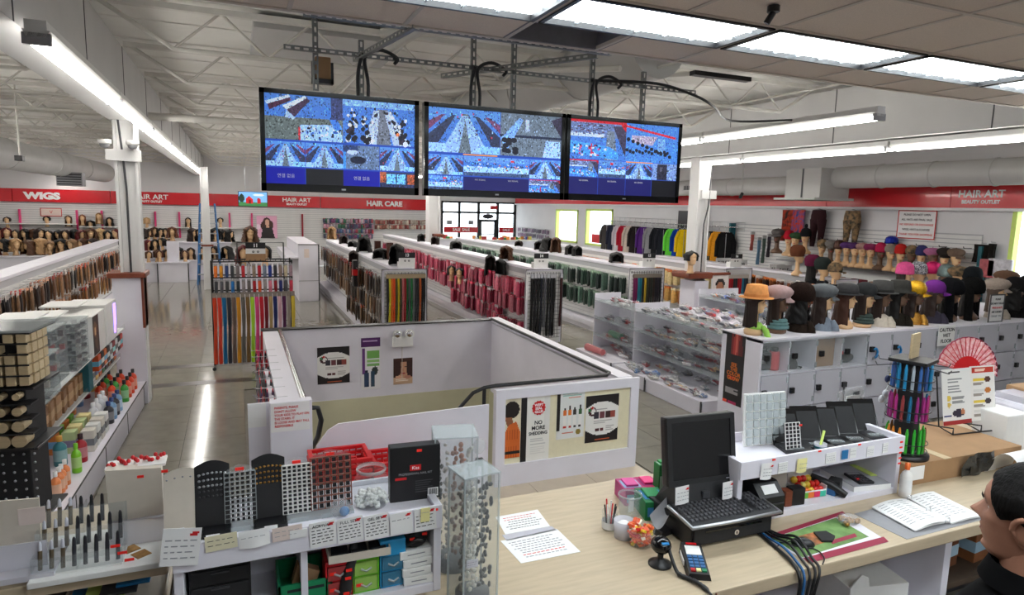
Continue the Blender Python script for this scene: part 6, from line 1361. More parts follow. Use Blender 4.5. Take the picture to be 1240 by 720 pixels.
# ------------------------------------------------------------------ counters
ct = thing('checkout_counter', 'long pale maple checkout counter in the foreground', 'counter', (0, 0, 0))
part('worktop', MB().bbox(.62, 4.95, 1.9, 2.98, .94, 1.0, .006), 'maple', ct); part('edge_joint', MB().box(1.72, 1.724, 1.894, 1.9, .945, .995), 'brown_wood', ct)
part('front_panel', MB().box(.66, 4.95, 2.72, 2.76, .15, .94), 'white_laminate', ct); part('divider_panel', MB().box(3.28, 3.33, 2.0, 2.72, .15, .94), 'white_laminate', ct); part('divider_panel', MB().box(.66, .7, 2.0, 2.72, .15, .94), 'white_laminate', ct)
part('lower_shelf', MB().box(3.33, 4.9, 2.05, 2.72, .55, .58), 'wood_floor', ct); part('toe_board', MB().box(.66, 4.95, 2.6, 2.64, 0, .15), 'dark_grey', ct)
c2_ = thing('left_display_counter', 'left counter with a raised maple top under the clear cosmetic displays', 'counter', (0, 0, 0))
part('worktop', MB().bbox(-2.4, -.27, 2.5, 3.1, 1.155, 1.2, .005), 'maple', c2_); part('worktop', MB().bbox(-.26, .64, 2.25, 2.98, .94, 1.0, .005), 'maple', c2_)
part('front_panel', MB().box(-2.4, .64, 2.95, 3.0, 0, .94).box(-2.4, -.27, 3.0, 3.05, .9, 1.155), 'white_laminate', c2_); part('side_panel', MB().box(-.27, -.24, 2.3, 2.98, 0, .94), 'white_laminate', c2_); part('lower_shelf', MB().box(-2.4, -.28, 2.55, 2.95, .96, .99), 'wood_floor', c2_)
part('white_ledge', MB().bbox(-.68, -.25, 2.47, 2.75, 1.2, 1.222, .004), 'white_plastic', c2_)
def riser(name, label, x0, x1, y0, y1, z0, z1, face=.10, mid=None, dz=.015):
    t = thing(name, label, 'shelf riser', (x0, y0, z0)); W_, D, H_ = x1-x0, y1-y0, z1-z0
    part('side_panel', MB().bbox(0, .03, 0, D, 0, H_, .003), 'white_laminate', t); part('side_panel', MB().bbox(W_-.03, W_, 0, D, 0, H_, .003), 'white_laminate', t)
    part('top_shelf', MB().box(.03, W_-.03, .0, D, H_-dz-.015, H_-dz).box(.03, W_-.03, D-.012, D, H_-face, H_), 'white_laminate', t)
    part('fascia', MB().bbox(0, W_, -.014, 0, H_-face, H_, .003), 'white_laminate', t)
    part('bottom_shelf', MB().bbox(.03, W_-.03, 0, D, .0, .035, .003), 'white_laminate', t); part('back_panel', MB().box(.03, W_-.03, D-.012, D, .035, H_-face), 'white_laminate', t)
    if mid: part('divider', MB().box(mid-.012, mid+.012, .02, D, .035, H_-face), 'white_laminate', t)
    return t
rl = riser('left_riser', 'white riser shelf carrying nail displays at lower left', -.23, .70, 2.3, 2.62, 1.0, 1.36, .095, .42, .02)
rr = riser('right_riser', 'white riser shelf carrying black tilted display boxes beside the register', 2.17, 3.3, 2.3, 2.64, 1.0, 1.33, .09, None, .05)
# red labels stuck to edges
def tags(parent, pts, w_=.016, h_=.007, rot=(0, 0, 0)):
    for p_ in pts: part('red_price_tag', MB().box(-w_/2, w_/2, -.001, .001, -h_/2, h_/2), 'tag_red', parent, p_, rot)
tags(rl, [(.015, -.004, .33-.03*k) for k in (1, 2)]+[(.9, -.015, .345)], .024, .009)
tags(rr, [(1.1, -.016, .30-.03*k) for k in range(5)]+[(.2, -.016, .32), (.5, -.016, .325), (.78, -.016, .325), (1.12, .0, .32), (1.12, .0, .26)], .02, .009)
def note(label, px, py, w_, h_, y, tilt=0, m='paper', lines=4, ink='ink', red=True, name='price_card', curl=0, title=None):
    p = at(px, py, y=y); t = thing(name, label, 'note', (p.x, y, p.z)); t.rotation_euler = (0, tilt, 0)
    s_ = MB()
    if curl: s_.grid(lambda u, v: ((u-.5)*w_, -curl*math.sin(PI*u)*v, h_/2-h_*v), 8, 6)
    else: s_.box(-w_/2, w_/2, -.001, .001, -h_/2, h_/2)
    part('sheet', s_, m, t); r_ = random.Random(int(px*7)); tx = MB()
    for i in range(lines):
        zz = h_*(.18-.62*i/max(1, lines)); x = -w_*.42
        while x < w_*.36:
            l_ = r_.uniform(.08, .2)*w_; tx.box(x, min(x+l_, w_*.4), -.0022-curl, -.0012-curl, zz-h_*.014, zz+h_*.014); x += l_+w_*.07
    if lines: part('handwriting', tx, ink, t)
    if title: text(title, t, (-w_*.05, -.002-curl, h_*.34), h_*.16, ink, ext=.0004)
    if red: part('red_scribble', MB().box(w_*.2, w_*.4, -.002-curl, -.001-curl, h_*.3, h_*.36).box(w_*.26, w_*.44, -.002-curl, -.001-curl, h_*.36, h_*.41), 'ink_red', t)
    return t
yf = 2.282
note('tilted white price note at the left end of the left riser', 219, 662, .115, .13, 2.274, .14, lines=4, ink='ink_grey', name='paper_note'); note('cream label with a black mark on the left riser front', 268, 656, .1, .055, yf, -.04, 'paper_cream', 2, name='paper_label', red=False); note('white label with a flap on the left riser front', 308, 651, .1, .06, yf, -.04, 'paper', 1, name='paper_label', red=False, ink='ink_grey', curl=.012); note('pinkish faded label on the left riser front', 348, 645, .1, .05, yf, -.03, 'paper_pink', 2, 'ink_grey', False, 'paper_label')
part('tape_fold', MB().box(-.03, .03, -.004, 0, -.015, .015), 'paper', rl, (.4, -.016, .34))
for i, (px, py) in enumerate(((391, 646), (424, 641), (456, 637))): note(f'{("first", "second", "third")[i]} handwritten white price card from left on the left riser', px, py, .092, .095, yf, -.05, lines=5, title=('ACRYLIC', 'FULL SET', 'GEL SET')[i])
note('blank white slip between price cards on the left riser', 486, 633, .085, .085, yf-.006, -.05, lines=1, ink='ink_grey'); note('handwritten price card under the yellow sticky note on the left riser', 515, 628, .085, .09, yf, -.05, lines=4); note('yellow sticky note stuck on a price card of the left riser', 515, 623, .036, .055, yf-.005, .03, 'paper_yellow', 1, 'ink_grey', False, 'sticky_note')
yr = 2.282
note('curled white receipt hanging at the left of the right riser', 928, 570, .07, .08, yr-.004, .06, lines=3, ink='ink_grey', curl=.01, name='receipt'); note('yellow sticky note hanging from the right riser', 971, 563, .065, .07, yr-.004, .03, 'paper_yellow', 2, 'ink_grey', False, 'sticky_note', .01)
for i, (px, py, w_, k) in enumerate(((948, 566, .06, 3), (1006, 554, .07, 3), (1033, 548, .045, 2), (1054, 546, .05, 4), (1072, 542, .04, 3))):
    note(f'{ORD[i]} small white label from left along the right riser front', px, py, w_, .055, yr, -.02, lines=k, ink='ink_grey', red=False, name='paper_label')
solo('blue_label', 'small blue square label on the right riser front', 'note', MB().box(-.022, .022, -.002, .0, -.024, .024), 'blue_plastic', at(1023, 550, y=yr-.002))
# nail displays on the left riser
def rbase(px, y=2.44): p = at(px, 625, y=y); return (p.x, y, 1.34)
def stand(label, px, w_, h_, kind, body, holes, y=2.42, rz=0, name='nail_display'):
    t = thing(name, label, 'display stand', rbase(px, y), rz); pts = [(0, .0), (.01, h_*.2), (.035, h_*.6), (.05, h_)] if kind != 'rack' else [(0, 0), (.02, h_*.5), (.04, h_)]
    m_ = MB(); n = 9
    def fr_(u, v):
        zz = h_*v; top = 1 if v < .9 else 1-.12*(1-math.cos((u-.5)*PI)) * 0; yy = np.interp(zz, [q[1] for q in pts], [q[0] for q in pts]); arch = .02*math.sin(PI*u)*v**6
        return ((u-.5)*w_, yy, zz+arch)
    m_.grid(fr_, n, 8); m_.grid(lambda u, v: tuple(np.array(fr_(1-u, v))+np.array((0, .006, 0))), n, 8)
    m_.box(-w_/2, w_/2, -.07, .006, 0, .012); part('panel', m_, body, t)
    return t, fr_
def studs(t, fr_, nx, ny, v0, v1, m, r=.004, w_=1., kindname='nail_sample'):
    s_ = MB()
    for j in range(ny):
        for i in range(nx):
            q = fr_(.5+w_*((i+.5)/nx-.5), v0+(v1-v0)*(j/(ny-1) if ny > 1 else 0)); s_.ball((q[0], q[1]-r*.6, q[2]), r*1.25, r, r, 6, 4)
    part(kindname, s_, m, t, kind='stuff')
t, f_ = stand('blank cream curved display panel at the left end of the riser', 222, .125, .2, 'c', 'cream_plastic', 0); studs(t, f_, 5, 1, .9, .9, 'ink_grey', .003); part('torn_tag', MB().box(-.01, .03, -.06, -.02, .012, .018), 'cardboard', t)
t, f_ = stand('curved black nail sample stand, left of two', 258, .115, .215, 'c', 'black_plastic', 0); studs(t, f_, 7, 3, .68, .86, 'silver', .0045, .86); studs(t, f_, 7, 2, .52, .6, 'dark_grey', .004, .86); part('white_tag', MB().box(-.022, .022, -.074, -.07, .0, .014), 'paper', t)
t, f_ = stand('curved black nail sample stand, right of two', 327, .115, .215, 'c', 'black_plastic', 0); studs(t, f_, 7, 4, .62, .86, 'brass_bits', .0045, .86); part('white_tag', MB().box(-.022, .022, -.074, -.07, .0, .014), 'paper', t)
def grid_rack(label, px, w_, h_, nx, ny, fm_, cm, rz=0, y=2.43, tilt=.14, crest=True):
    t = thing('nail_rack', label, 'display stand', rbase(px, y), rz); b = MB(); b.xf = Matrix.Rotation(-tilt, 4, 'X')
    for i in range(nx+1): b.box(-w_/2+w_*i/nx-.0014, -w_/2+w_*i/nx+.0014, -.012, .004, .01, h_)
    for j in range(ny+1): b.box(-w_/2, w_/2, -.012, .004, .01+(h_-.01)*j/ny-.0012, .01+(h_-.01)*j/ny+.0012)
    part('grid', b, fm_, t); bk = MB(); bk.xf = b.xf; bk.box(-w_/2, w_/2, .004, .007, .01, h_)
    if crest: bk.prism([(-w_/2, h_), (-w_/4, h_+.018), (0, h_+.025), (w_/4, h_+.018), (w_/2, h_)], .004, .007)
    part('back', bk, 'acrylic', t); c = MB(); c.xf = b.xf
    for i in range(nx):
        for j in range(ny): c.box(-w_/2+w_*(i+.22)/nx, -w_/2+w_*(i+.78)/nx, -.006, .003, .01+(h_-.01)*(j+.2)/ny, .01+(h_-.01)*(j+.8)/ny)
    part('nail_sample', c, cm, t, kind='stuff')
    tg = MB(); tg.xf = b.xf; tg.box(-.015, .015, -.004, .003, h_+.004, h_+.014); part('red_tag', tg, 'tag_red', t); part('foot', MB().box(-w_/2, w_/2, -.06, .01, 0, .012).box(-w_*.3, w_*.3, -.062, -.06, 0, .018), 'acrylic_edge', t); return t
grid_rack('clear rack of dark nail samples between the two black stands', 292, .105, .19, 6, 11, 'acrylic_edge', 'black_plastic'); grid_rack('clear rack of dark nail samples right of both black stands', 361, .105, .19, 6, 12, 'white_plastic', 'black_plastic'); grid_rack('wide rack of black nail sets in front of the red baskets', 402, .15, .205, 6, 8, 'brown_wood', 'black_plastic')
t = thing('clear_baggie', 'crumpled clear baggie of blue bits before the wide black rack', 'bag', rbase(412, 2.36)); part('bag', MB().ball((0, 0, .035), .04, .02, .04, 9, 5), 'bag_clear', t); part('contents', MB().ball((.015, 0, .02), .02, .01, .02, 7, 4), 'blue_plastic', t)
t = thing('nail_tip_jar', 'clear round jar half full of white nail tips', 'jar', rbase(450, 2.42)); part('glass', MB().lathe([(0, 0), (.055, 0), (.072, .03), (.074, .08), (.06, .12), (.05, .132), (.054, .138), (.054, .15)], n=24), 'glass', t); m_ = MB(); r_ = random.Random(2)
for k in range(130): a = r_.uniform(0, 6.28); q = r_.uniform(0, 1)**.5*.058; m_.ball((q*math.cos(a), q*math.sin(a), .008+r_.uniform(0, .06)*(1-q*6)), .011, .006, .008, 5, 3)
part('nail_tips', m_, 'white_plastic', t, kind='stuff'); part('rim', MB().lathe([(.054, .138), (.058, .142), (.058, .152), (.052, .152)], n=24), 'acrylic_edge', t)
t = thing('black_gift_box', 'black upright box with a red script badge and barcode', 'box', (at(503, 580, y=2.4).x, 2.4, 1.34), -.06); part('body', MB().bbox(-.1, .1, 0, .05, 0, .225, .004), 'black_plastic', t); part('badge', MB().box(-.022, .022, -.002, 0, .125, .148), 'red_plastic', t); text('Kiss', t, (0, -.003, .136), .018, 'ink_white'); text('PROFESSIONAL NAIL KIT', t, (0, -.001, .112), .012, 'ink_grey')
m_ = MB()
for i in range(6): m_.box(-.0, .07-.008*(i % 3), -.001, 0, .078-.009*i, .081-.009*i)
part('small_print', m_, 'dark_grey', t); part('red_print', MB().box(-.08, -.035, -.001, 0, .09, .1), 'ink_red', t); bcd = MB().box(.05, .092, -.0015, 0, .01, .045); part('barcode_patch', bcd, 'paper', t); bb = MB()
for i in range(9): bb.box(.054+.004*i, .0555+.004*i+.001*(i % 2), -.003, -.0015, .016, .042)
part('barcode', bb, 'ink', t); part('red_tag', MB().box(.005, .025, -.002, 0, .2, .21), 'tag_red', t)
# below the left riser's top
t = thing('black_drawer_set', 'black plastic drawer set inside the left riser', 'drawers', (-.19, 2.36, 1.037)); part('body', MB().bbox(0, .2, 0, .22, 0, .19, .004), 'black_plastic', t)
for k in range(3): d = part('drawer', MB().bbox(.008, .192, -.008, .0, .01+.06*k, .062+.06*k, .003), 'black_matte', t); part('pull', MB().box(.07, .13, -.014, -.008, .05+.06*k, .056+.06*k), 'dark_grey', d)
t = thing('green_bin', 'green bin with a folded paper inside the left riser', 'bin', (.1, 2.33, 1.037)); part('bin', MB().box(0, .19, 0, .008, 0, .085).box(0, .008, 0, .2, 0, .085).box(.182, .19, 0, .2, 0, .085).box(0, .19, 0, .2, 0, .006).box(0, .19, .192, .2, 0, .085), 'green_plastic', t); part('lettering_mark', MB().box(.03, .16, -.001, 0, .055, .066), 'ink', t); part('folded_paper', MB().prism([(.05, .06), (.07, .13), (.15, .09), (.14, .06)], .05, .09), 'cardboard', t)
solo('blue_bin', 'blue bin below the green one in the left riser', 'bin', MB().bbox(-.002, .192, -.006, .19, -.034, .0, .004), 'blue_plastic', (.1, 2.33, 1.037))
t = thing('black_cord_bundle', 'black cord bundle with red tags hanging inside the left riser', 'cord', (.335, 2.34, 1.037)); part('cord', MB().tube([(.04, .02, .2), (.03, 0, .14), (.01, -.01, .09), (0, -.02, .03), (-.005, -.02, .0)], [.014, .02, .022, .024, .02], 8), 'black_matte', t); tags(t, [(.025, -.025, .15), (.012, -.035, .115), (.008, -.038, .085), (.0, -.045, .03)], .022, .011)
for i, (nm, m_, px, lab) in enumerate((('red', 'red_plastic', 411, 'small red two-drawer box in the left riser'), ('green', 'frame_green', 443, 'small lime two-drawer box in the left riser'), ('blue', 'blue_plastic', 476, 'small blue two-drawer box in the left riser'))):
    mm = 'green_plastic' if nm == 'green' else m_; t = thing('drawer_box', lab, 'drawers', (at(px, 690, y=2.33).x-.05, 2.33, 1.037), 0); part('shell', MB().box(0, .1, 0, .12, 0, .005).box(0, .005, 0, .12, 0, .14).box(.095, .1, 0, .12, 0, .14).box(0, .1, 0, .12, .065, .07).bbox(0, .1, 0, .12, .125, .145 if nm != 'blue' else .19, .004), 'plastic_oc', t, color={'red': (200, 30, 40), 'green': (110, 200, 40), 'blue': (40, 150, 205)}[nm])
    for k in range(2): d = part('drawer', MB().box(.008, .092, -.004, .1, .008+.064*k, .06+.064*k), 'plastic_oc', t, color={'red': (160, 60, 60), 'green': (150, 190, 90), 'blue': (60, 120, 150)}[nm]); part('pull', MB().tube([(.03, -.006, .035+.064*k), (.05, -.014, .028+.064*k), (.07, -.006, .035+.064*k)], .005, 5), 'acrylic_edge', d)
    if nm != 'blue': tags(t, [(.025, -.006, .035), (.025, -.006, .1)][:2 if nm == 'red' else 1], .024, .012)
p = at(435, 668, y=2.33); t = thing('nail_tray', 'white tray of black nail sets on top of the mini drawers', 'tray', (p.x, 2.31, 1.185), -.03); part('tray', MB().box(-.11, .11, 0, .14, 0, .004).box(-.11, .11, -.004, 0, 0, .03).box(-.114, -.11, -.004, .14, 0, .03).box(.11, .114, -.004, .14, 0, .03), 'cream_plastic', t)
for k in range(3): part('nail_set', MB().bbox(-.1+.07*k, -.04+.07*k, .01, .07, .004, .03, .004).box(-.096+.07*k, -.044+.07*k, .008, .01, .012, .022), 'black_plastic', t)
for k, (dx, dz, w_) in enumerate(((0, 0, .12), (-.004, .034, .115), (.0, .068, .125), (-.012, .102, .13))):
    t = thing('white_box', f'{("bottom", "second", "third", "top")[k]} white flat box of the stack at the right end of the left riser', 'box', (.555+dx, 2.31+.004*k, 1.037+dz), .03*(k-1)); part('body', MB().bbox(0, w_, 0, .2, 0, .032, .003), 'white_plastic', t); part('print_line', MB().box(.03, w_-.03, -.001, 0, .014, .018), 'ink_grey', t)
t = thing('tagged_black_pouch', 'black lump with red tags on the top white box', 'pouch', (.61, 2.38, 1.173)); part('body', MB().ball((0, 0, .03), .055, .06, .04, 12, 6), 'black_matte', t); part('loop', MB().tube([(-.03, -.05, .03), (0, -.07, .05), (.03, -.05, .03)], .008, 5), 'black_plastic', t); tags(t, [(-.02, -.06, .05), (.03, -.055, .06)], .02, .01)
# left end displays on the raised maple top
def panel_from(label, corners, y, th, m, name, cat, base=True):
    pts = [at(px, py, y=y) for px, py in corners]; o = Vector((sum(p_.x for p_ in pts)/len(pts), y, min(p_.z for p_ in pts))); t = thing(name, label, cat, o)
    part('panel', MB().prism([(p_.x-o.x, p_.z-o.z) for p_ in pts], 0, th), m, t); return t, o
t, o = panel_from('cream display panel seen from behind at the left edge', [(-30, 672), (50, 662), (47, 603), (-30, 609)], 2.62, .008, 'cream_plastic', 'cosmetic_board', 'display stand'); part('base_tray', MB().box(-.16, .15, -.12, .12, -.06, -.04), 'acrylic_frost', t); part('clear_lower', MB().box(-.15, .12, -.06, -.055, -.04, .05), 'acrylic_frost', t); part('pale_patch', MB().box(.03, .11, -.002, 0, .09, .15), 'paper_pink', t)
t = thing('clear_organiser', 'clear tiered organiser full of dark eyeliner pens', 'organiser', (at(105, 690, y=2.56).x, 2.56, 1.2)); part('base', MB().bbox(-.15, .12, -.06, .24, 0, .025, .003), 'white_plastic', t)
for k, (y, h_) in enumerate(((-.05, .08), (.02, .14), (.09, .19))): part('tier', MB().box(-.15, .12, y, y+.004, .025, h_).box(-.15, -.146, y, y+.07, .025, h_).box(.116, .12, y, y+.07, .025, h_).box(-.02, -.016, y, y+.07, .025, h_), 'acrylic', t)
penm = MB().tube([(0, 0, 0), (0, .02, .085)], .009, 7).mesh('liner_pen', 'plastic_oc'); capm = MB().tube([(0, .02, .085), (0, .024, .115), (0, .025, .125)], [.008, .007, .003], 7).mesh('pen_cap', 'plastic_oc')
for j in range(3):
    for i in range(8):
        c = (90, 76, 54) if i in (0, 1, 2) else (36, 36, 44); pn = part('liner_pen', penm, None, t, (-.128+.033*i, -.03+.07*j, .03+.045*j), color=c); part('pen_cap', capm, None, pn, color=(200, 200, 210) if i < 3 else (20, 20, 28)); pn.scale = (.78,)*3
tags(t, [(.1, -.052, .09), (.12, -.05, .06), (.14, -.05, .03)], .03, .01)
t, o = panel_from('tall cream two-step display stand seen from behind', [(133, 632), (199, 628), (195, 566), (127, 570)], 2.66, .05, 'cream_plastic', 'display_stand', 'display stand'); part('lower_step', MB().prism([(-.09, -.10), (.115, -.10), (.1, .02), (-.085, .02)], -.02, .03), 'acrylic_frost', t); part('top_rim', MB().box(-.1, .1, .03, .12, .2, .21), 'white_plastic', t)
m_ = MB(); r_ = random.Random(4)
for k in range(20): m_.ball((-.09+.0095*k, .07+r_.uniform(-.03, .03), .215+r_.uniform(0, .012)), .008, .008, .009, 6, 4)
part('red_item', m_, 'red_plastic', t, kind='stuff'); tags(t, [(.02, -.002, .18), (.1, -.002, .19)], .022, .01)
for k, (px, py) in enumerate(((158, 664), (171, 670))): p = at(px, py, z=1.224); solo('stray_label', f'{"left" if k == 0 else "right"} of two olive foil squares on the white ledge', 'label', MB().box(-.025, .025, -.025, .025, 0, .002), 'brass_bits', (p.x, p.y, 1.222), .6)
t = thing('magazine_tray', 'white tray of blue and yellow booklets below the left counter top', 'tray', (-.62, 2.5, .99)); part('tray', MB().box(0, .34, 0, .008, 0, .06).box(0, .34, 0, .4, 0, .006).box(0, .008, 0, .4, 0, .06).box(.332, .34, 0, .4, 0, .06), 'cream_plastic', t)
for k, m_ in enumerate(('blue_plastic', 'frame_green', 'dark_grey', 'blue_plastic', 'cardboard')): part('booklet', MB().bbox(.02+.05*k, .16+.04*k, .02+.03*k, .3, .05+.012*k, .06+.012*k, .002), m_, t)
t = thing('cable_coil', 'coil of pale cable hanging under the left counter', 'cable', (-.38, 2.44, .98)); part('coil', MB().tube([(math.cos(a*.7)*.06+.02*a*.4, math.sin(a*.5)*.02, math.sin(a*.7)*.05) for a in range(0, 26)], .007, 6), 'cream_plastic', t)
# acrylic jewellery towers
def tower(label, px, y, w_, d, z1, cols, rz=0):
    p = at(px, 640, y=y); t = thing('jewellery_tower', label, 'display case', (p.x, y, 1.0), rz); h_ = z1-1.0; m_ = MB()
    for q in ((-w_/2, -w_/2+.004, -d/2, d/2), (w_/2-.004, w_/2, -d/2, d/2), (-w_/2, w_/2, -d/2, -d/2+.004), (-w_/2, w_/2, d/2-.004, d/2)): m_.box(q[0], q[1], q[2], q[3], 0, h_)
    part('clear_wall', m_, 'acrylic', t); e_ = MB()
    for x in (-w_/2, w_/2):
        for yy in (-d/2, d/2): e_.box(x-.003, x+.003, yy-.003, yy+.003, 0, h_)
    e_.box(-w_/2-.004, w_/2+.004, -d/2-.004, d/2+.004, h_, h_+.006); part('clear_edge', e_, 'acrylic_edge', t); part('turntable', MB().lathe([(0, 0), (w_*.46, 0), (w_*.46, .035), (0, .04)], n=20), 'dark_grey', t)
    r_ = random.Random(int(px))
    for k, c in enumerate(cols):
        s_ = MB(); x = -w_*.36+w_*.72*k/max(1, len(cols)-1)
        for j in range(30):
            zz = .06+(h_-.1)*j/30; s_.ball((x+r_.uniform(-.008, .008), r_.uniform(-d*.3, d*.1), zz), r_.uniform(.006, .012), .006, r_.uniform(.007, .014), 6, 4)
        part('charm_string', s_, 'plastic_oc', t, color=c, kind='stuff')
    return t
tower('front clear tower of black and silver jewellery by the papers', 573, 2.2, .145, .13, 1.52, [(90, 84, 76), (190, 184, 170), (206, 200, 190), (50, 50, 46), (34, 34, 32)], .15); tower('rear clear tower of copper and silver jewellery behind the front one', 549, 2.46, .17, .15, 1.58, [(60, 60, 60), (190, 180, 170), (150, 84, 56), (166, 96, 66), (200, 196, 190)], -.2)
p = at(568, 690, y=2.12); note('small printed sticker on the front jewellery tower', 572, 682, .045, .03, 2.128, 0, 'acrylic_frost', 2, 'ink', False, 'paper_label')
t = thing('tower_flag', 'clear crumpled bag hooked on the rear jewellery tower', 'bag', at(580, 540, y=2.46)); part('bag', MB().ball((0, 0, 0), .03, .02, .035, 8, 5), 'bag_clear', t); part('black_clip', MB().box(-.015, .015, -.02, .0, -.08, -.05), 'black_plastic', t)
# papers on the counter
def sheet(label, corners, z, m, lines, name='paper_sheet', ink='ink', reds=(), cat='paper'):
    pts = [at(px, py, z=z) for px, py in corners]; o = (pts[0]+pts[2])/2; t = thing(name, label, cat, (o.x, o.y, z)); part('sheet', MB().prism([(p_.x-o.x, p_.y-o.y) for p_ in pts], 0.0005, .002, 'z'), m, t)
    a, b, c, d = [p_-o for p_ in pts]; m1 = MB(); m2 = MB(); r_ = random.Random(len(label))
    for i in range(lines):
        v = .16+.74*i/max(1, lines); L0 = a.lerp(d, v); R0 = b.lerp(c, v); L1 = a.lerp(d, v+.026); R1 = b.lerp(c, v+.026); u = r_.uniform(.08, .2)
        while u < r_.uniform(.75, .92):
            w_ = r_.uniform(.03, .07); q = [L0.lerp(R0, u), L0.lerp(R0, u+w_), L1.lerp(R1, u+w_), L1.lerp(R1, u)]; (m2 if i in reds else m1).prism([(k.x, k.y) for k in q], .002, .0024, 'z'); u += w_+.02
    part('printed_line', m1, ink, t, kind='stuff')
    if reds: part('red_printed_line', m2, 'ink_red', t, kind='stuff')
    return t
sheet('white policy sheet with bold black and red lines on the counter', [(600, 626), (651, 617), (666, 637), (612, 647)], 1.0, 'paper', 6, reds=(0, 1)); sheet('larger white sheet of small print nearer the counter edge', [(606, 655), (674, 640), (703, 668), (631, 682)], 1.0, 'paper', 8, ink='ink_grey', reds=(6,)); sheet('clear plastic strip between the two counter sheets', [(608, 648), (668, 637), (674, 642), (614, 655)], 1.0, 'acrylic_frost', 0)
# cups, candy and gum boxes
def vessel(name, label, px, py, r, h_, m, cat='cup', taper=1.1):
    p = at(px, py, z=1.0); t = thing(name, label, cat, (p.x, p.y, 1.0)); part('wall', MB().lathe([(0, .003), (r, .003), (r*taper, h_), (r*taper-.003, h_), (r-.003, .006), (0, .006)], n=24), m, t); return t
t = vessel('pen_cup', 'clear cup of eyeliner pencils at the left of the cups', 738, 640, .036, .09, 'acrylic'); 
for k in range(7): a = k*.9; part('pencil', MB().tube([(.012*math.cos(a), .012*math.sin(a), .006), (.028*math.cos(a), .028*math.sin(a), .12+.01*(k % 3))], .004, 6), ('black_plastic', 'white_plastic', 'red_plastic')[k % 3], t)
part('paper_band', MB().lathe([(.0372, .01), (.0388, .045)], n=20), 'paper', t)
t = vessel('wide_jar', 'wide clear jar with a white card behind the pen cup', 762, 622, .055, .1, 'acrylic', 'jar', 1.05); part('rim', MB().lathe([(.056, .096), (.061, .1), (.061, .106), (.055, .106)], n=24), 'acrylic_edge', t); part('white_card', MB().box(-.03, .0, -.035, -.033, .03, .1), 'paper', t)
t = vessel('white_cup', 'cloudy plastic cup of white bits left of the candy tub', 755, 650, .044, .085, 'acrylic_frost'); part('contents', MB().ball((0, 0, .05), .04, .04, .03, 12, 6), 'white_plastic', t)
t = vessel('candy_tub', 'clear tub full of orange, red and yellow wrapped candy', 775, 659, .052, .085, 'acrylic', 'tub', 1.25); r_ = random.Random(8)
for k in range(90):
    a = r_.uniform(0, 6.28); zz = r_.uniform(.012, .098); q = r_.uniform(.3, 1)**.5*(.04+.1*zz); part('wrapped_candy', MB().bbox(-.016, .016, -.008, .008, -.006, .006, .003), 'plastic_oc', t, (q*math.cos(a), q*math.sin(a), zz), (r_.uniform(-.6, .6), r_.uniform(-.6, .6), r_.uniform(0, 3)), r_.choice([(236, 90, 40), (240, 120, 60), (220, 40, 44), (240, 206, 60), (236, 100, 60), (250, 240, 220)]))
def gum(label, px, py, w_, d, h_, c, c2, z=1.0, rz=0, name='gum_box'):
    p = at(px, py, z=z); t = thing(name, label, 'box', (p.x, p.y, z), rz); part('body', MB().bbox(-w_/2, w_/2, -d/2, d/2, 0, h_, .003), 'card', t, color=c); part('printed_top', MB().box(-w_*.42, w_*.42, -d*.3, d*.3, h_-.001, h_+.001), 'card', t, color=c2); part('printed_front', MB().box(-w_*.4, w_*.2, -d/2-.001, -d/2+.001, h_*.2, h_*.7), 'card', t, color=c2)
    part('gum_pack', MB().bbox(-w_*.3, w_*.3, -d*.25, d*.35, h_, h_+.012, .003), 'card', t, color=tuple(min(255, v*1.15+10) for v in c)); return t
gum('purple and pink gum box behind the cups', 762, 604, .11, .15, .085, (190, 60, 130), (150, 190, 220), 1.0, -.2); gum('pink gum box right of the purple one', 783, 598, .1, .14, .07, (206, 40, 110), (160, 60, 130), 1.0, -.2); gum('green and blue gum box nearest the register', 788, 620, .125, .17, .095, (20, 120, 64), (60, 130, 190), 1.0, -.25); gum('tall green box standing beside the register screen', 799, 604, .06, .06, .2, (24, 130, 60), (200, 226, 210), 1.0, -.1)
bottle('small marker bottle with a pink cap beside the keyboard', tuple(at(801, 632, z=1.0)), .12, .018, (44, 40, 44), (214, 70, 110), 0, None, 'marker_bottle')
# register
cd = thing('cash_drawer', 'black cash drawer under the keyboard', 'cash drawer', (1.83, 2.2, 1.0), -.02); part('body', MB().bbox(.0, .46, 0, .36, .012, .105, .004), 'black_plastic', cd); part('front', MB().bbox(.01, .45, -.008, .0, .02, .098, .003), 'black_matte', cd); part('slot', MB().box(.07, .39, -.011, -.007, .074, .082), 'black_gloss', cd); lkk = part('lock', MB().cyl((.245, -.008, .05), (.245, -.014, .05), .013, 16), 'chrome', cd); part('keyhole', MB().box(.243, .247, -.0155, -.014, .044, .056), 'black_plastic', lkk)
for x in (.03, .43): part('foot', MB().cyl((x, .05, 0), (x, .05, .014), .012, 8), 'black_plastic', cd)
kb = thing('keyboard', 'black keyboard with a silver front edge on the cash drawer', 'keyboard', (1.815, 2.17, 1.108), -.02); part('body', MB().hexa([(0, 0, 0), (.49, 0, 0), (.49, .19, .0), (0, .19, .0)], [(.004, .004, .016), (.486, .004, .016), (.486, .188, .036), (.004, .188, .036)]), 'black_plastic', kb); part('silver_edge', MB().tube([(.0, .19, .03), (-.004, .0, .012), (.245, -.006, .012), (.494, .0, .012), (.49, .19, .03)], .009, 8), 'silver', kb)
ky = MB()
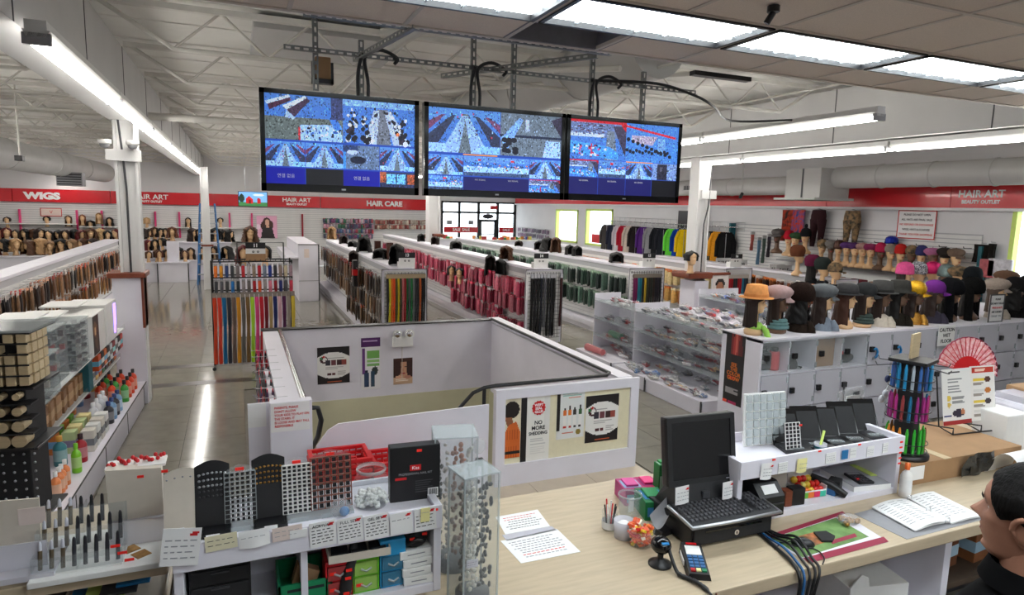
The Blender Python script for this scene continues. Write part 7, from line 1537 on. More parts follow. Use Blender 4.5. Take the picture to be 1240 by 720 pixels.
for j in range(6):
    for i in range(19):
        if 14 < i < 15.5: continue
        x = .014+.0235*i+(.008 if i > 14 else 0); y = .03+.026*j; z = .0165+.0205*y/.19; ky.hexa([(x, y, z), (x+.019, y, z), (x+.019, y+.02, z+.002), (x, y+.02, z+.002)], [(x+.003, y+.003, z+.008), (x+.016, y+.003, z+.008), (x+.016, y+.018, z+.01), (x+.003, y+.018, z+.01)])
part('key', ky, 'dark_grey', kb, kind='stuff')
mo = thing('register_screen', 'black register touch screen tilted back behind the keyboard', 'monitor', (2.02, 2.37, 1.105), -.06); tl = Matrix.Rotation(-.16, 4, 'X')
def tilted(f): m_ = MB(); m_.xf = Matrix.Translation((0, 0, .11)) @ tl; f(m_); return m_
part('housing', tilted(lambda m_: m_.bbox(-.195, .195, 0, .05, 0, .33, .012)), 'black_plastic', mo); part('bezel', tilted(lambda m_: m_.box(-.19, .19, -.006, 0, .0, .03).box(-.19, .19, -.006, 0, .3, .325).box(-.19, -.165, -.006, 0, .03, .3).box(.165, .19, -.006, 0, .03, .3)), 'black_matte', mo); part('screen', tilted(lambda m_: m_.box(-.165, .165, -.002, 0.001, .03, .3)), 'black_gloss', mo); part('logo', tilted(lambda m_: m_.box(.13, .15, -.008, -.006, .012, .016)), 'silver', mo)
part('stand', MB().hexa([(-.17, -.05, 0), (.17, -.05, 0), (.17, .14, 0), (-.17, .14, 0)], [(-.16, .0, .13), (.16, .0, .13), (.15, .06, .13), (-.15, .06, .13)]), 'black_plastic', mo); part('reader', MB().bbox(-.02, .02, -.035, -.02, .05, .085, .003), 'dark_grey', mo)
note('left of two white notes taped below the register screen', 826, 599, .075, .085, 2.30, -.05, lines=3, ink='ink_grey', curl=.006); note('right of two white notes taped below the register screen', 881, 593, .06, .085, 2.31, -.04, lines=3, ink='ink_grey', curl=.006)
bw = thing('grey_dish', 'grey scoop dish leaning left of the keyboard', 'dish', tuple(at(800, 645, z=1.0)), .3); part('scoop', MB().grid(lambda u, v: ((v-.2)*.16, (u-.5)*.09*(1-.6*v), .03+.11*v+.05*(2*u-1)**2), 8, 7), 'grey_plastic', bw); part('rest', MB().bbox(-.04, .05, -.04, .04, 0, .03, .006), 'black_plastic', bw)
sc = thing('barcode_scanner', 'black hands-free scanner on a round foot left of the card terminal', 'scanner', tuple(at(799, 683, z=1.0)), -.3); part('foot', MB().lathe([(0, 0), (.05, 0), (.05, .008), (.022, .02), (.014, .03)], n=24), 'black_plastic', sc); part('stem', MB().tube([(0, 0, .02), (.004, .006, .06)], .013, 10), 'black_plastic', sc); part('head', MB().ball((0, .0, .09), .044, .05, .036, 16, 8), 'black_gloss', sc); part('blue_light', MB().box(-.01, .02, -.046, -.03, .112, .117), 'blue_plastic', sc)
part('cord', MB().tube(S([(.03, -.01, .08), (.04, -.06, .03), (.05, -.1, .012), (.085, -.14, .012), (.1, -.165, .014), (.12, -.2, .01), (.13, -.26, .008)], 5), [.008]*10+[.0105, .0085]*7+[.0105]*3+[.005]*4, 8), 'black_plastic', sc)
te = thing('card_terminal', 'card payment terminal lying on the counter', 'card terminal', (1.765, 2.09, 1.0), -.62+PI/2-PI/2); te.rotation_euler = (0, 0, -.48); te.scale = (1.15,)*3; part('body', MB().hexa([(-.042, -.1, 0), (.042, -.1, 0), (.042, .09, 0), (-.042, .09, 0)], [(-.036, -.096, .022), (.036, -.096, .022), (.038, .086, .045), (-.038, .086, .045)]), 'black_plastic', te)
def onface(x0, x1, y0, y1, h_=.002): zf = lambda y: .022+.023*(y+.096)/.182; return MB().hexa([(x0, y0, zf(y0)), (x1, y0, zf(y0)), (x1, y1, zf(y1)), (x0, y1, zf(y1))], [(x0, y0, zf(y0)+h_), (x1, y0, zf(y0)+h_), (x1, y1, zf(y1)+h_), (x0, y1, zf(y1)+h_)])
part('display', onface(-.028, .028, .012, .064), 'white_plastic', te); part('red_strip', onface(-.02, .02, .072, .082), 'red_plastic', te); part('side_label', MB().box(-.044, -.041, -.02, .06, .008, .026), 'white_plastic', te)
for j in range(4):
    for i in range(3): part('key', onface(-.028+.02*i, -.012+.02*i, -.062+.018*j, -.049+.018*j, .004), 'ladder_blue', te)
for i, m_ in enumerate(('red_plastic', 'frame_green', 'green_plastic')): part('key', onface(-.028+.02*i, -.012+.02*i, -.084, -.069, .005), m_ if i != 1 else 'paper_yellow', te)
# right side of the register
t = thing('receipt_printer', 'black receipt printer in the left bay of the right riser', 'printer', (2.29, 2.27, 1.036), -.03); part('body', MB().prism([(0, 0), (.0, .1), (.06, .155), (.2, .155), (.2, 0)], 0, .15, 'x'), 'black_plastic', t); part('paper_sticker', MB().hexa([(.035, .012, .112), (.12, .012, .112), (.12, .045, .143), (.035, .045, .143)], [(.035, .010, .114), (.12, .010, .114), (.12, .043, .145), (.035, .043, .145)]), 'paper', t); part('front_lip', MB().box(.005, .145, -.006, 0, .06, .066), 'dark_grey', t)
t = thing('pale_box', 'pale cardboard box behind the receipt printer', 'box', (2.45, 2.42, 1.036)); part('body', MB().bbox(0, .16, 0, .14, 0, .15, .003), 'cream_plastic', t); part('dark_top', MB().box(.005, .155, .005, .135, .15, .152), 'dark_grey', t)
t = thing('red_trim_case', 'small dark brown case in front of the candy box', 'case', (2.55, 2.32, 1.036), -.1); part('body', MB().bbox(0, .08, 0, .05, 0, .09, .004), 'black_plastic', t); part('clear_side', MB().box(-.04, 0, .0, .05, 0, .08), 'brown_wood', t)
t = thing('candy_box', 'open box of red and yellow candies on the right riser shelf', 'box', (2.66, 2.36, 1.036), -.08); part('tray', MB().box(0, .16, 0, .004, 0, .04).box(0, .16, .11, .114, 0, .11).box(0, .004, 0, .11, 0, .05).box(.156, .16, 0, .11, 0, .06).box(0, .16, 0, .114, 0, .004), 'paper', t)
for i, c in enumerate(((110, 190, 60), (236, 120, 40), (220, 40, 90), (60, 190, 160))): part('coloured_square', MB().box(.004+.038*i, .04+.038*i, -.002, 0, .004, .034), 'card', t, color=c)
for k in range(14): part('candy', MB().ball((0, 0, 0), .02, .016, .02, 8, 5), 'plastic_oc', t, (.02+.03*(k % 5), .025+.03*(k//5), .03+.02*(k//5)), color=rnd.choice([(220, 40, 30), (240, 200, 60), (236, 120, 40), (210, 30, 30), (230, 220, 120)]))
t = thing('black_hand_tool', 'black and blue stapler-like tool in the right riser', 'tool', (2.86, 2.36, 1.036), .5); part('arm', MB().tube([(0, -.08, .015), (.0, .0, .05), (0, .1, .07)], [.018, .026, .022], 8), 'black_plastic', t); part('blue_insert', MB().bbox(-.02, .03, -.03, .03, .0, .04, .006), 'ladder_blue', t); part('square_base', MB().bbox(.02, .09, -.04, .02, 0, .07, .005), 'black_matte', t)
t = thing('magazine', 'flat magazine under the calculator in the right riser', 'magazine', (3.0, 2.33, 1.036), -.15); part('pages', MB().bbox(0, .24, 0, .26, 0, .03, .002), 'paper', t); part('cover', MB().box(0, .24, 0, .26, .03, .032), 'grey_plastic', t); part('green_spine', MB().box(.2, .242, .1, .26, .033, .036), 'frame_green', t)
t = thing('calculator', 'black desk calculator lying on the magazine', 'calculator', (3.05, 2.34, 1.068), -.25); part('body', MB().bbox(0, .09, 0, .13, 0, .014, .003), 'black_plastic', t); part('display', MB().box(.01, .08, .1, .122, .0138, .015), 'grey_plastic', t)
for i in range(4):
    for j in range(4): part('key', MB().box(.01+.019*i, .024+.019*i, .01+.021*j, .024+.021*j, .014, .018), 'red_plastic' if (i, j) == (0, 1) else 'dark_grey', t)
# on top of the right riser
t = thing('white_cap_rack', 'white back side of a grid rack leaning at the left of the right riser', 'rack', (2.56, 2.54, 1.28), -.1); b = MB(); b.xf = Matrix.Rotation(-.1, 4, 'X'); b.box(-.13, .13, 0, .012, 0, .28); part('board', b, 'white_plastic', t)
pd = MB().bbox(-.017, .017, -.012, 0, -.02, .02, .004).mesh('pocket', 'acrylic_edge')
for i in range(6):
    for j in range(6): part('pocket', pd, None, t, (-.105+.042*i, -.001+.0045*j, .03+.045*j), (-.1, 0, 0))
t = thing('black_tray_card', 'small black tray of pockets leaning before the white grid rack', 'tray', (2.62, 2.4, 1.28), -.12); b = MB(); b.xf = Matrix.Rotation(-.2, 4, 'X'); b.box(-.045, .045, 0, .008, 0, .155)
part('tray', b, 'black_plastic', t); b = MB(); b.xf = Matrix.Rotation(-.2, 4, 'X')
for i in range(5): b.box(-.045+.0225*i-.0015, -.045+.0225*i+.0015, -.004, 0, 0, .155)
for j in range(9): b.box(-.045, .045, -.004, 0, .155*j/8-.0015, .155*j/8+.0015)
part('grid', b, 'white_plastic', t); tags(t, [(0, -.034, .16)], .016, .01)
for i, px in enumerate((955, 981, 1003, 1025, 1050)):
    p = at(px+2, 540, y=2.46); t = thing('tilted_black_box', f'{ORD[i]} black tilted open display box from left on the right riser', 'display box', (p.x, 2.44, 1.28), -.3); b = MB(); b.xf = Matrix.Translation((0, .05, 0)) @ Matrix.Rotation(-.5, 4, 'X'); b.bbox(-.078, .078, 0, .012, 0, .2 if i != 2 else .18, .004); part('lid', b, 'black_gloss', t)
    part('tray', MB().bbox(-.078, .078, -.07, .05, 0, .02, .004), 'black_plastic', t); b = MB(); b.xf = Matrix.Translation((0, .05, 0)) @ Matrix.Rotation(-.5, 4, 'X'); b.box(-.066, .066, -.004, .001, .02, .17); part('lining', b, 'black_matte', t); part('clear_strip', MB().box(-.05, .03, -.05, -.02, .02, .026), 'acrylic_edge', t)
t = vessel('trinket_cup', 'small cup with bits and a green marker on the right riser', 993, 545, .03, .045, 'acrylic_frost', 'cup', 1.08); p = at(993, 545, y=2.37); t.location = (p.x, 2.37, 1.28); part('green_marker', MB().tube([(.0, .0, .03), (.04, .02, .1)], .007, 8), 'frame_green', t); part('teal_band', MB().lathe([(.0315, .02), (.032, .032)], n=20), 'teal', t)
for i, (px, c) in enumerate(((958, 'red_plastic'), (1000, 'cream_plastic'))): p = at(px, 551, y=2.33); solo('loose_trinket', 'small red loose piece on the right riser' if i == 0 else 'pale crumpled wrapper on the right riser', 'trinket', MB().ball((0, 0, .012), .025, .012, .012, 8, 5), c, (p.x, 2.33, 1.28))
# mouse mat, mouse, cables, candy bag, ring binder
mp = sheet('green and maroon printed mouse mat', [(927, 652), (1020, 621), (1076, 656), (980, 681)], 1.0, 'white_laminate', 0, 'mouse_mat', cat='mouse mat')
def on_mat(c0): pts = [at(px, py, z=1.0) for px, py in c0]; o = mp.location; return [(q.x-o.x, q.y-o.y) for q in pts]
part('green_field', MB().prism(on_mat([(935, 652), (1012, 627), (1052, 650), (972, 675)]), .002, .0026, 'z'), 'green_mat' if 'green_mat' in M else mat('green_mat', (120, 156, 90), .6, col2=(90, 128, 66), nscale=12), mp); part('maroon_edge', MB().prism(on_mat([(972, 676), (1070, 650), (1076, 656), (980, 682)]), .002, .0027, 'z'), mat('maroon', (150, 34, 64), .6), mp); part('maroon_edge', MB().prism(on_mat([(927, 649), (1020, 619), (1024, 622), (931, 653)]), .002, .0027, 'z'), 'maroon', mp); part('orange_picture', MB().prism(on_mat([(965, 650), (988, 644), (1004, 655), (984, 662)]), .0026, .003, 'z'), mat('mat_orange', (190, 110, 60), .6, col2=(110, 80, 50), nscale=30), mp); part('red_ribbon', MB().prism(on_mat([(1005, 655), (1035, 646), (1038, 650), (1008, 659)]), .0026, .003, 'z'), 'maroon', mp); part('wrist_rest', MB().prism(on_mat([(985, 646), (1000, 645), (1011, 651), (1008, 657), (995, 657)]), .0026, .012, 'z'), 'black_matte', mp)
p = at(972, 660, z=1.0); t = thing('computer_mouse', 'black computer mouse on the mat', 'mouse', (p.x, p.y, 1.003), .9); part('shell', MB().ball((0, 0, .006), .03, .052, .028, 16, 8), 'black_plastic', t); part('wheel', MB().cyl((-.003, .026, .028), (.003, .026, .028), .006, 8), 'dark_grey', t); part('cable', MB().tube(S([(0, .05, .01), (-.02, .1, .005), (.02, .14, .005), (.06, .11, .006), (.03, .06, .006), (-.03, .1, .004), (-.09, .13, .004)]), .0025, 5), 'black_plastic', t)
t = thing('cable_bundle', 'bundle of black and blue cables falling over the counter edge', 'cable', (0, 0, 0))
for k, (dx, m_) in enumerate(((0, 'black_plastic'), (.02, 'ladder_blue'), (.045, 'black_plastic'), (.07, 'black_plastic'), (.09, 'black_plastic'))):
    part('cable', MB().tube(S([(2.24+dx*.6, 2.28, 1.01), (2.22+dx, 2.16, 1.008), (2.2+dx*1.2, 2.05, 1.008+.01*k), (2.17+dx*1.3, 1.95, 1.012), (2.15+dx*1.3, 1.885, .99), (2.14+dx, 1.87, .9), (2.1+dx*.8, 1.88, .6), (2.05, 2.2, .3)]), .006 if k else .008, 6), m_, t)
part('thin_loop', MB().tube(S([(2.3, 2.2, 1.008), (2.28, 2.08, 1.008), (2.36, 2.0, 1.008), (2.34, 1.93, 1.01), (2.3, 1.9, 1.0)]), .003, 5), 'black_plastic', t)
p = at(1027, 634, z=1.0); t = thing('gold_candy_bag', 'clear bag of gold wrapped candies on the mat corner', 'bag', (p.x, p.y, 1.003)); part('bag', MB().ball((0, 0, .022), .06, .05, .024, 12, 6), 'bag_clear', t)
for k in range(14): part('gold_candy', MB().ball((0, 0, 0), .014, .01, .01, 7, 4), 'brass_bits', t, (rnd.uniform(-.042, .042), rnd.uniform(-.03, .03), rnd.uniform(.01, .03)))
rbn = sheet('open ring binder of printed lists near the counter end', [(1034, 622), (1128, 598), (1194, 628), (1098, 653)], 1.0, 'grey_plastic', 0, 'ring_binder', cat='binder')
def on_b(c0): o = rbn.location; return [(at(px, py, z=1.0).x-o.x, at(px, py, z=1.0).y-o.y) for px, py in c0]
def leaf(cn_, h0, h1, nm): 
    q = on_b(cn_); m_ = MB(); a, b, c, d = [Vector((x, y, 0)) for x, y in q]
    m_.grid(lambda u, v: tuple((a.lerp(b, u)).lerp(d.lerp(c, u), v)+Vector((0, 0, h0+(h1-h0)*math.sin(PI*u)))), 10, 6); m_.grid(lambda u, v: tuple((a.lerp(b, u)).lerp(d.lerp(c, u), v)+Vector((0, 0, h0-.006+(h1-h0)*math.sin(PI*u)*.6))), 10, 6); o = part(nm, m_, 'paper', rbn); tx = MB()
    for i in range(11):
        v = .08+.8*i/11
        for u0 in (.08, .35, .6): 
            pts = [((a.lerp(b, u)).lerp(d.lerp(c, u), vv)+Vector((0, 0, h0+(h1-h0)*math.sin(PI*u)+.0012))) for u, vv in ((u0, v), (u0+.17, v), (u0+.17, v+.014), (u0, v+.014))]; tx.quad(*[tuple(k) for k in pts])
    part('printed_line', tx, 'ink_grey', o, kind='stuff')
leaf([(1055, 616), (1098, 606), (1150, 634), (1108, 645)], .012, .028, 'left_page'); leaf([(1098, 604), (1130, 597), (1190, 627), (1152, 636)], .012, .02, 'right_page')
for k in range(3): q = on_b([(1101+23*k, 607+14*k)])[0]; part('ring', MB().tube([(q[0]-.018, q[1], .008), (q[0]-.012, q[1], .034), (q[0]+.012, q[1], .034), (q[0]+.018, q[1], .008)], .0022, 6), 'chrome', rbn)
bottle('white bottle with an orange cap beside the right riser', tuple(at(1095, 601, z=1.0)), .19, .03, (232, 228, 224), (236, 110, 40), 0, None, 'spray_bottle')
# pen carousel, polybags, magazines, fan, carton, roll
pc = thing('pen_carousel', 'black carousel of blue, purple and green liner pens on the counter', 'carousel', (3.56, 2.47, 1.125), .3); part('base', MB().lathe([(0, 0), (.13, 0), (.13, .02), (.03, .03)], n=24), 'black_plastic', pc); part('core', MB().bbox(-.05, .05, -.05, .05, .02, .57, .004), 'black_matte', pc); part('header_card', MB().box(-.06, .06, -.006, .006, .58, .72), 'maple_edge', pc); part('top_plate', MB().bbox(-.1, .1, -.1, .1, .555, .575, .004), 'black_plastic', pc)
pnm = MB().tube([(0, 0, 0), (0, 0, .12), (0, 0, .15)], [.009, .009, .004], 7).mesh('liner_pen', 'plastic_oc')
for lv, (z, cs, hh_) in enumerate(((.03, [(50, 170, 50), (60, 180, 60), (60, 160, 50), (120, 70, 40), (60, 180, 50)], .15), (.22, [(150, 40, 120), (170, 50, 130), (180, 50, 130), (150, 60, 60), (30, 110, 150)], .15), (.4, [(60, 110, 180), (60, 90, 150), (30, 130, 180), (40, 140, 190), (170, 180, 190)], .15))):
    part('wire_ring', MB().tube([(.115*math.cos(2*PI*k/24), .115*math.sin(2*PI*k/24), z+.06) for k in range(25)], .003, 5, False).tube([(.115*math.cos(2*PI*k/24), .115*math.sin(2*PI*k/24), z+.01) for k in range(25)], .003, 5, False), 'black_plastic', pc)
    for k in range(16): part('liner_pen', pnm, None, pc, (.095*math.cos(2*PI*k/16), .095*math.sin(2*PI*k/16), z), color=cs[k % 5] if 8 < k < 15 or lv else (226, 140, 50) if k in (6, 7, 8) else cs[k % 5])
for k in range(6): a = 2*PI*k/6+.3; part('hook_arm', MB().tube([(.05*math.cos(a), .05*math.sin(a), .54), (.2*math.cos(a), .2*math.sin(a), .53), (.21*math.cos(a), .21*math.sin(a), .55)], .003, 5), 'dark_grey', pc)
t = thing('polybags', 'hanging clear polybags of white items left of the pen carousel', 'bag', (3.5, 2.78, 1.18), .1)
for k in range(4): part('polybag', MB().bbox(-.11+.02*k, .08+.02*k, -.02+.03*k, -.005+.03*k, 0, .28-.02*k, .006), 'bag_clear', t); 
part('white_insert', MB().bbox(-.07, .06, .0, .01, .05, .22, .004), 'white_plastic', t); text('FREE', t, (-.02, -.025, .24), .03, 'ink', bold=.0006); part('hanger_bar', MB().tube([(-.05, .04, .3), (-.02, .04, -.18)], .006, 6), 'dark_grey', t)
t = thing('charm_cluster', 'pink and silver charms hung left of the pen carousel top', 'charms', (3.62, 2.62, 1.5))
for k, (dx, dz, c) in enumerate(((.06, .02, (236, 80, 140)), (.07, -.03, (240, 90, 150)), (-.02, .05, (230, 210, 60)), (-.05, .04, (60, 70, 110)), (-.06, -.05, (220, 220, 224)), (.09, -.1, (50, 60, 100)), (-.09, -.08, (210, 210, 214)))): part('charm', MB().ball((0, 0, 0), .025, .015, .025, 9, 5), 'plastic_oc', t, (dx, 0, dz), color=c)
part('string', MB().tube([(.08, .02, .1), (.0, .01, .04), (-.09, 0, -.08)], .004, 5), 'silver', t)
cb_ = thing('cardboard_box', 'flat cardboard box under the magazine stand on the counter', 'box', (3.42, 2.34, 1.0), -.02); part('body', MB().bbox(0, 1.0, 0, .5, 0, .125, .004), 'cardboard', cb_); part('label', MB().box(.02, .14, -.002, 0, .03, .11), 'paper', cb_); part('tape', MB().box(.3, .36, -.002, .5, .123, .127), 'maple_edge', cb_)
t = thing('film_bag', 'smoky plastic bag with dark photos leaning on the cardboard box', 'bag', (3.98, 2.31, 1.0), .03); part('bag', MB().grid(lambda u, v: ((u-.5)*.26, .0+.012*math.sin(9*u+4*v)-.02*v, .005+.14*v), 10, 6), mat('film', (56, 58, 60), .25, noise=.5, nscale=14), t); part('dark_print', MB().box(-.08, .0, -.016, -.01, .03, .11), 'black_gloss', t)
t = thing('paper_roll', 'white rolled poster with a dark photo corner on the counter', 'roll', (4.22, 2.21, 1.0), .0); part('roll', MB().grid(lambda u, v: ((v-.5)*.26+.0, .02+.1*math.cos(PI*u*.9+.3), .0+.15*math.sin(PI*min(1, u*.98))), 14, 3), 'paper', t); part('photo', MB().box(-.1, -.02, -.086, -.082, .01, .075), 'black_gloss', t)
ms = thing('magazine_stand', 'black wire stand holding two printed leaflets', 'stand', (4.4, 2.66, 1.125), -.1); w_ = MB()
for x in (-.22, .02, .24): w_.tube([(x, -.1, .01), (x, .0, .03), (x+.0, .06, .38)], .005, 5).tube([(x, -.1, .01), (x, -.1, .05), (x, .0, .03)], .005, 5).tube([(x, .0, .03), (x+.03, .16, .0)], .005, 5)
w_.tube([(-.22, -.1, .01), (.24, -.1, .01)], .005, 5).tube([(-.22, .06, .38), (.24, .06, .38)], .005, 5); part('wire_frame', w_, 'black_plastic', ms)
def leaflet(label, x, cv, w2, h2, rz): t = thing('leaflet', label, 'leaflet', (4.4+x, 2.62, 1.18), rz); t.rotation_euler = (-.16, 0, rz); cv.build('print', w2, h2, t, loc=(0, 0, h2/2)); return t
cv = Canvas(30, 40, (240, 238, 234)); cv.lines(.25, .06, .8, .12, 2, (60, 60, 60), rnd).lines(.2, .18, .7, .45, 5, (150, 150, 150), rnd).disk(.22, .52, .07, .05, (230, 200, 80)).disk(.22, .64, .07, .05, (220, 190, 90)).lines(.35, .5, .8, .68, 5, (150, 150, 150), rnd).disk(.55, .8, .22, .07, (50, 40, 60)).disk(.7, .78, .08, .05, (200, 130, 90)).rect(0, .92, 1, 1, (170, 40, 40)).rect(.05, .82, .3, .86, (40, 60, 120)); leaflet('left leaflet with a purple figure at its foot on the wire stand', -.13, cv, .26, .36, -.05)
cv = Canvas(24, 40, (240, 236, 230)); cv.rect(.1, .03, .95, .13, (200, 60, 40)).lines(.2, .05, .8, .11, 2, (250, 220, 200), rnd)
for k, y in enumerate((.22, .42, .62, .8)): cv.disk(.7, y+.03, .14, .05, ((90, 60, 50), (200, 120, 50), (60, 50, 50), (190, 60, 50))[k]); cv.rect(.12, y, .6, y+.06, (236, 206, 70) if k % 2 == 0 else (225, 222, 216)); cv.lines(.14, y+.08, .6, y+.14, 2, (160, 150, 140), rnd)
leaflet('right leaflet with a red heading and yellow panels on the wire stand', .13, cv, .22, .36, -.1)
fn_ = thing('folding_fan', 'open red lace folding fan standing behind the leaflets', 'fan', (4.62, 2.82, 1.45), -.25); fn_.rotation_euler = (-.1, .2, -.25); fn_.scale = (1.18,)*3
n = 17
lace = mat('lace_red', (232, 140, 146), .7, col2=(246, 214, 214), nscale=46)
for k in range(n):
    a0 = PI*(.02+.96*k/n); a1 = PI*(.02+.96*(k+1)/n); am = (a0+a1)/2
    m_ = MB(); P3 = lambda a, r, y: (-r*math.cos(a), y, r*math.sin(a))
    m_.quad(P3(a0, .09, .004), P3(am, .09, -.004), P3(am, .205, -.006), P3(a0, .2, .004)).quad(P3(am, .09, -.004), P3(a1, .09, .004), P3(a1, .2, .004), P3(am, .205, -.006)); part('lace_fold', m_, lace, fn_)
    part('rib', MB().tube([P3(a0, .0, 0), P3(a0, .2, .002)], .0024, 5), 'red_plastic', fn_)
part('red_centre', MB().prism([(-.095*math.cos(PI*k/12), .095*math.sin(PI*k/12)) for k in range(13)], -.006, .002), 'red_plastic', fn_); part('edge_trim', MB().tube([(-.205*math.cos(PI*(.02+.96*k/34)), -.004+.006*(k % 2), .205*math.sin(PI*(.02+.96*k/34))) for k in range(35)], .004, 5), 'maroon', fn_)
t = thing('grey_bin_box', 'pale grey-lavender box at the right end of the counter', 'box', (4.72, 2.3, 1.0), -.04); part('body', MB().bbox(0, .5, 0, .5, 0, .3, .03), 'white_laminate', t); part('wire_tray', MB().box(.02, .4, .05, .4, .3, .34), 'acrylic_frost', t); part('red_item', MB().tube([(.05, .1, .33), (.3, .12, .37)], .018, 6), 'red_plastic', t); part('brown_top', MB().bbox(.2, .5, .05, .45, .3, .36, .01), 'cardboard', t)
solo('white_carton', 'white box standing left of the grey box behind the paper roll', 'box', MB().bbox(0, .22, 0, .22, 0, .26, .01), 'white_plastic', (4.5, 2.46, 1.0), -.05)
# under the counter
t = thing('white_open_carton', 'white open carton on the floor under the counter', 'carton', (2.75, 2.1, .45), -.2); part('body', MB().bbox(0, .34, 0, .26, 0, .22, .004), 'white_plastic', t); part('flap', MB().prism([(0, .22), (.06, .29), (.1, .27), (.11, .22)], 0, .01), 'white_plastic', t)
solo('under_shelf', 'white shelf under the counter that carries the open carton', 'shelf', MB().box(1.9, 3.27, 2.0, 2.7, .42, .45), 'white_laminate', (0, 0, 0))
for k, (x, c) in enumerate(((3.5, (120, 70, 40)), (3.9, (150, 96, 60)))): cbox(f'{"left" if k == 0 else "right"} brown carton on the shelf under the counter end', (x, 2.3, .58), .3, .3, .2, c, .1)
solo('red_pouch', 'small orange-red pouch under the counter by the cables', 'pouch', MB().ball((0, 0, .04), .09, .06, .04, 12, 6), 'red_plastic', (1.95, 2.2, .45))
# red baskets in front of the gate
def basket_proto():
    b = MB(); w_, d, h_ = .2, .14, .21
    for z in (0, .05, .1, .15, .2):
        k = .82+.18*z/.2; b.tube([(-w_*k, -d*k, z), (w_*k, -d*k, z), (w_*k, d*k, z), (-w_*k, d*k, z), (-w_*k, -d*k, z)], .007, 5)
    for i in range(9):
        x = -1+2*i/8
        for s_ in (-1, 1): b.tube([(x*w_*.82, s_*d*.82, 0), (x*w_, s_*d, .2)], .006, 4)
    for i in range(6):
        x = -1+2*i/5
        for s_ in (-1, 1): b.tube([(s_*w_*.82, x*d*.82, 0), (s_*w_, x*d, .2)], .006, 4)
    b.box(-w_*.82, w_*.82, -d*.82, d*.82, 0, .008); r_ = MB().box(-w_-.02, w_+.02, -d-.02, -d+.01, .19, .215).box(-w_-.02, w_+.02, d-.01, d+.02, .19, .215).box(-w_-.02, -w_+.01, -d, d, .19, .215).box(w_-.01, w_+.02, -d, d, .19, .215)
    hd = MB().tube([(-w_*.5, -d-.02, .215), (-w_*.5, -d-.01, .235), (w_*.5, -d-.01, .235), (w_*.5, -d-.02, .215)], .008, 5)
    return b.mesh('lattice', 'red_plastic'), r_.mesh('rim', 'red_plastic'), hd.mesh('handle', 'red_plastic')
BK = basket_proto()
for s_, (px, nm) in enumerate(((411, 'left'), (482, 'right'))):
    p = at(px, 553, y=4.85); t = solo('basket_stool', f'low white stool under the {nm} red basket stack', 'stool', MB().bbox(-.16, .16, -.12, .12, 0, p.z-.36, .006), 'white_laminate', (p.x, 4.85, 0))
    for k in range(5):
        t = thing('shopping_basket', f'{ORD[k]} red shopping basket from below in the {nm} stack', 'basket', (p.x, 4.85, p.z-.36+.043*k), .02*(k % 2)); part('lattice', BK[0], None, t); part('rim', BK[1], None, t); part('handle', BK[2], None, t)
# posters on the stair walls, emergency light
def poster(label, px, py, w_, h_, y, cv, frame=None): p = at(px, py, y=y); t = thing('poster', label, 'poster', (p.x, y, p.z)); cv.build('print', w_, h_, t); return t
def curl_ad(w_=40, h_=48):
    cv = Canvas(w_, h_, (30, 26, 28)); cv.disk(.5, .5, .62, .36, (236, 234, 230)); cv.rect(0, 0, 1, .14, (30, 26, 28)); cv.rect(0, .87, 1, 1, (30, 26, 28)); cv.disk(.2, .34, .12, .1, (70, 30, 34)); cv.disk(.23, .34, .07, .06, (236, 234, 230)); cv.disk(.12, .3, .04, .04, (60, 130, 80)); cv.disk(.2, .26, .04, .03, (190, 50, 40))
    for k, c in enumerate(((50, 44, 56), (110, 56, 64), (60, 34, 36), (150, 70, 60))): cv.rect(.25+.17*k, .36, .4+.17*k, .49, c)
    cv.lines(.3, .3, .85, .34, 1, (170, 166, 166), rnd); cv.lines(.25, .54, .85, .62, 2, (190, 186, 184), rnd); cv.rect(.3, .7, .42, .78, (80, 40, 44)).rect(.44, .7, .56, .78, (100, 50, 50)).lines(.62, .66, .88, .8, 3, (180, 176, 174), rnd); cv.rect(.3, .93, .75, .955, (196, 90, 50)); return cv
poster('black and white hair colour poster at the left of the stair far wall', 404, 442, .42, .50, 8.752, curl_ad())
cv = Canvas(20, 40, (232, 230, 232)); cv.rect(0, 0, 1, .18, (84, 36, 100)).lines(.1, .05, .9, .13, 2, (190, 160, 200), rnd).rect(.05, .2, .2, .7, (110, 60, 130)).rect(.3, .26, .95, .4, (120, 180, 90)).rect(.3, .42, .95, .48, (150, 200, 120)).rect(.3, .5, .95, .56, (130, 186, 110)).disk(.72, .64, .16, .08, (50, 60, 56)).rect(.15, .68, .42, .94, (40, 60, 90)).rect(.48, .66, .72, .94, (46, 74, 96)).rect(.22, .62, .34, .68, (30, 40, 60)); poster('purple and green narrow poster with two blue bottles on the stair wall', 449, 440, .26, .72, 8.752, cv)
cv = Canvas(26, 34, (44, 30, 28)); cv.disk(.5, .4, .34, .34, (200, 150, 120)).disk(.2, .3, .2, .5, (60, 34, 30)).disk(.86, .3, .18, .5, (56, 32, 30)).disk(.5, .02, .5, .12, (70, 40, 34)).rect(.32, .33, .44, .36, (50, 30, 30)).rect(.58, .33, .7, .36, (50, 30, 30)).disk(.51, .58, .12, .035, (170, 70, 70)).rect(.47, .4, .53, .5, (184, 132, 104)).rect(0, .74, 1, 1, (206, 170, 140)).lines(.1, .8, .9, .95, 3, (240, 226, 210), rnd).disk(.3, .72, .2, .06, (220, 170, 140)).disk(.75, .74, .2, .06, (190, 130, 110)); poster('photo poster of a woman\'s face on the stair far wall', 488, 449, .27, .37, 8.752, cv)
el = thing('emergency_light', 'white twin-head emergency light on the stair far wall', 'emergency light', (at(487, 408, y=8.74).x, 8.74, at(487, 412, y=8.74).z)); part('body', MB().bbox(-.14, .14, -.06, .01, -.08, .06, .01), 'white_plastic', el)
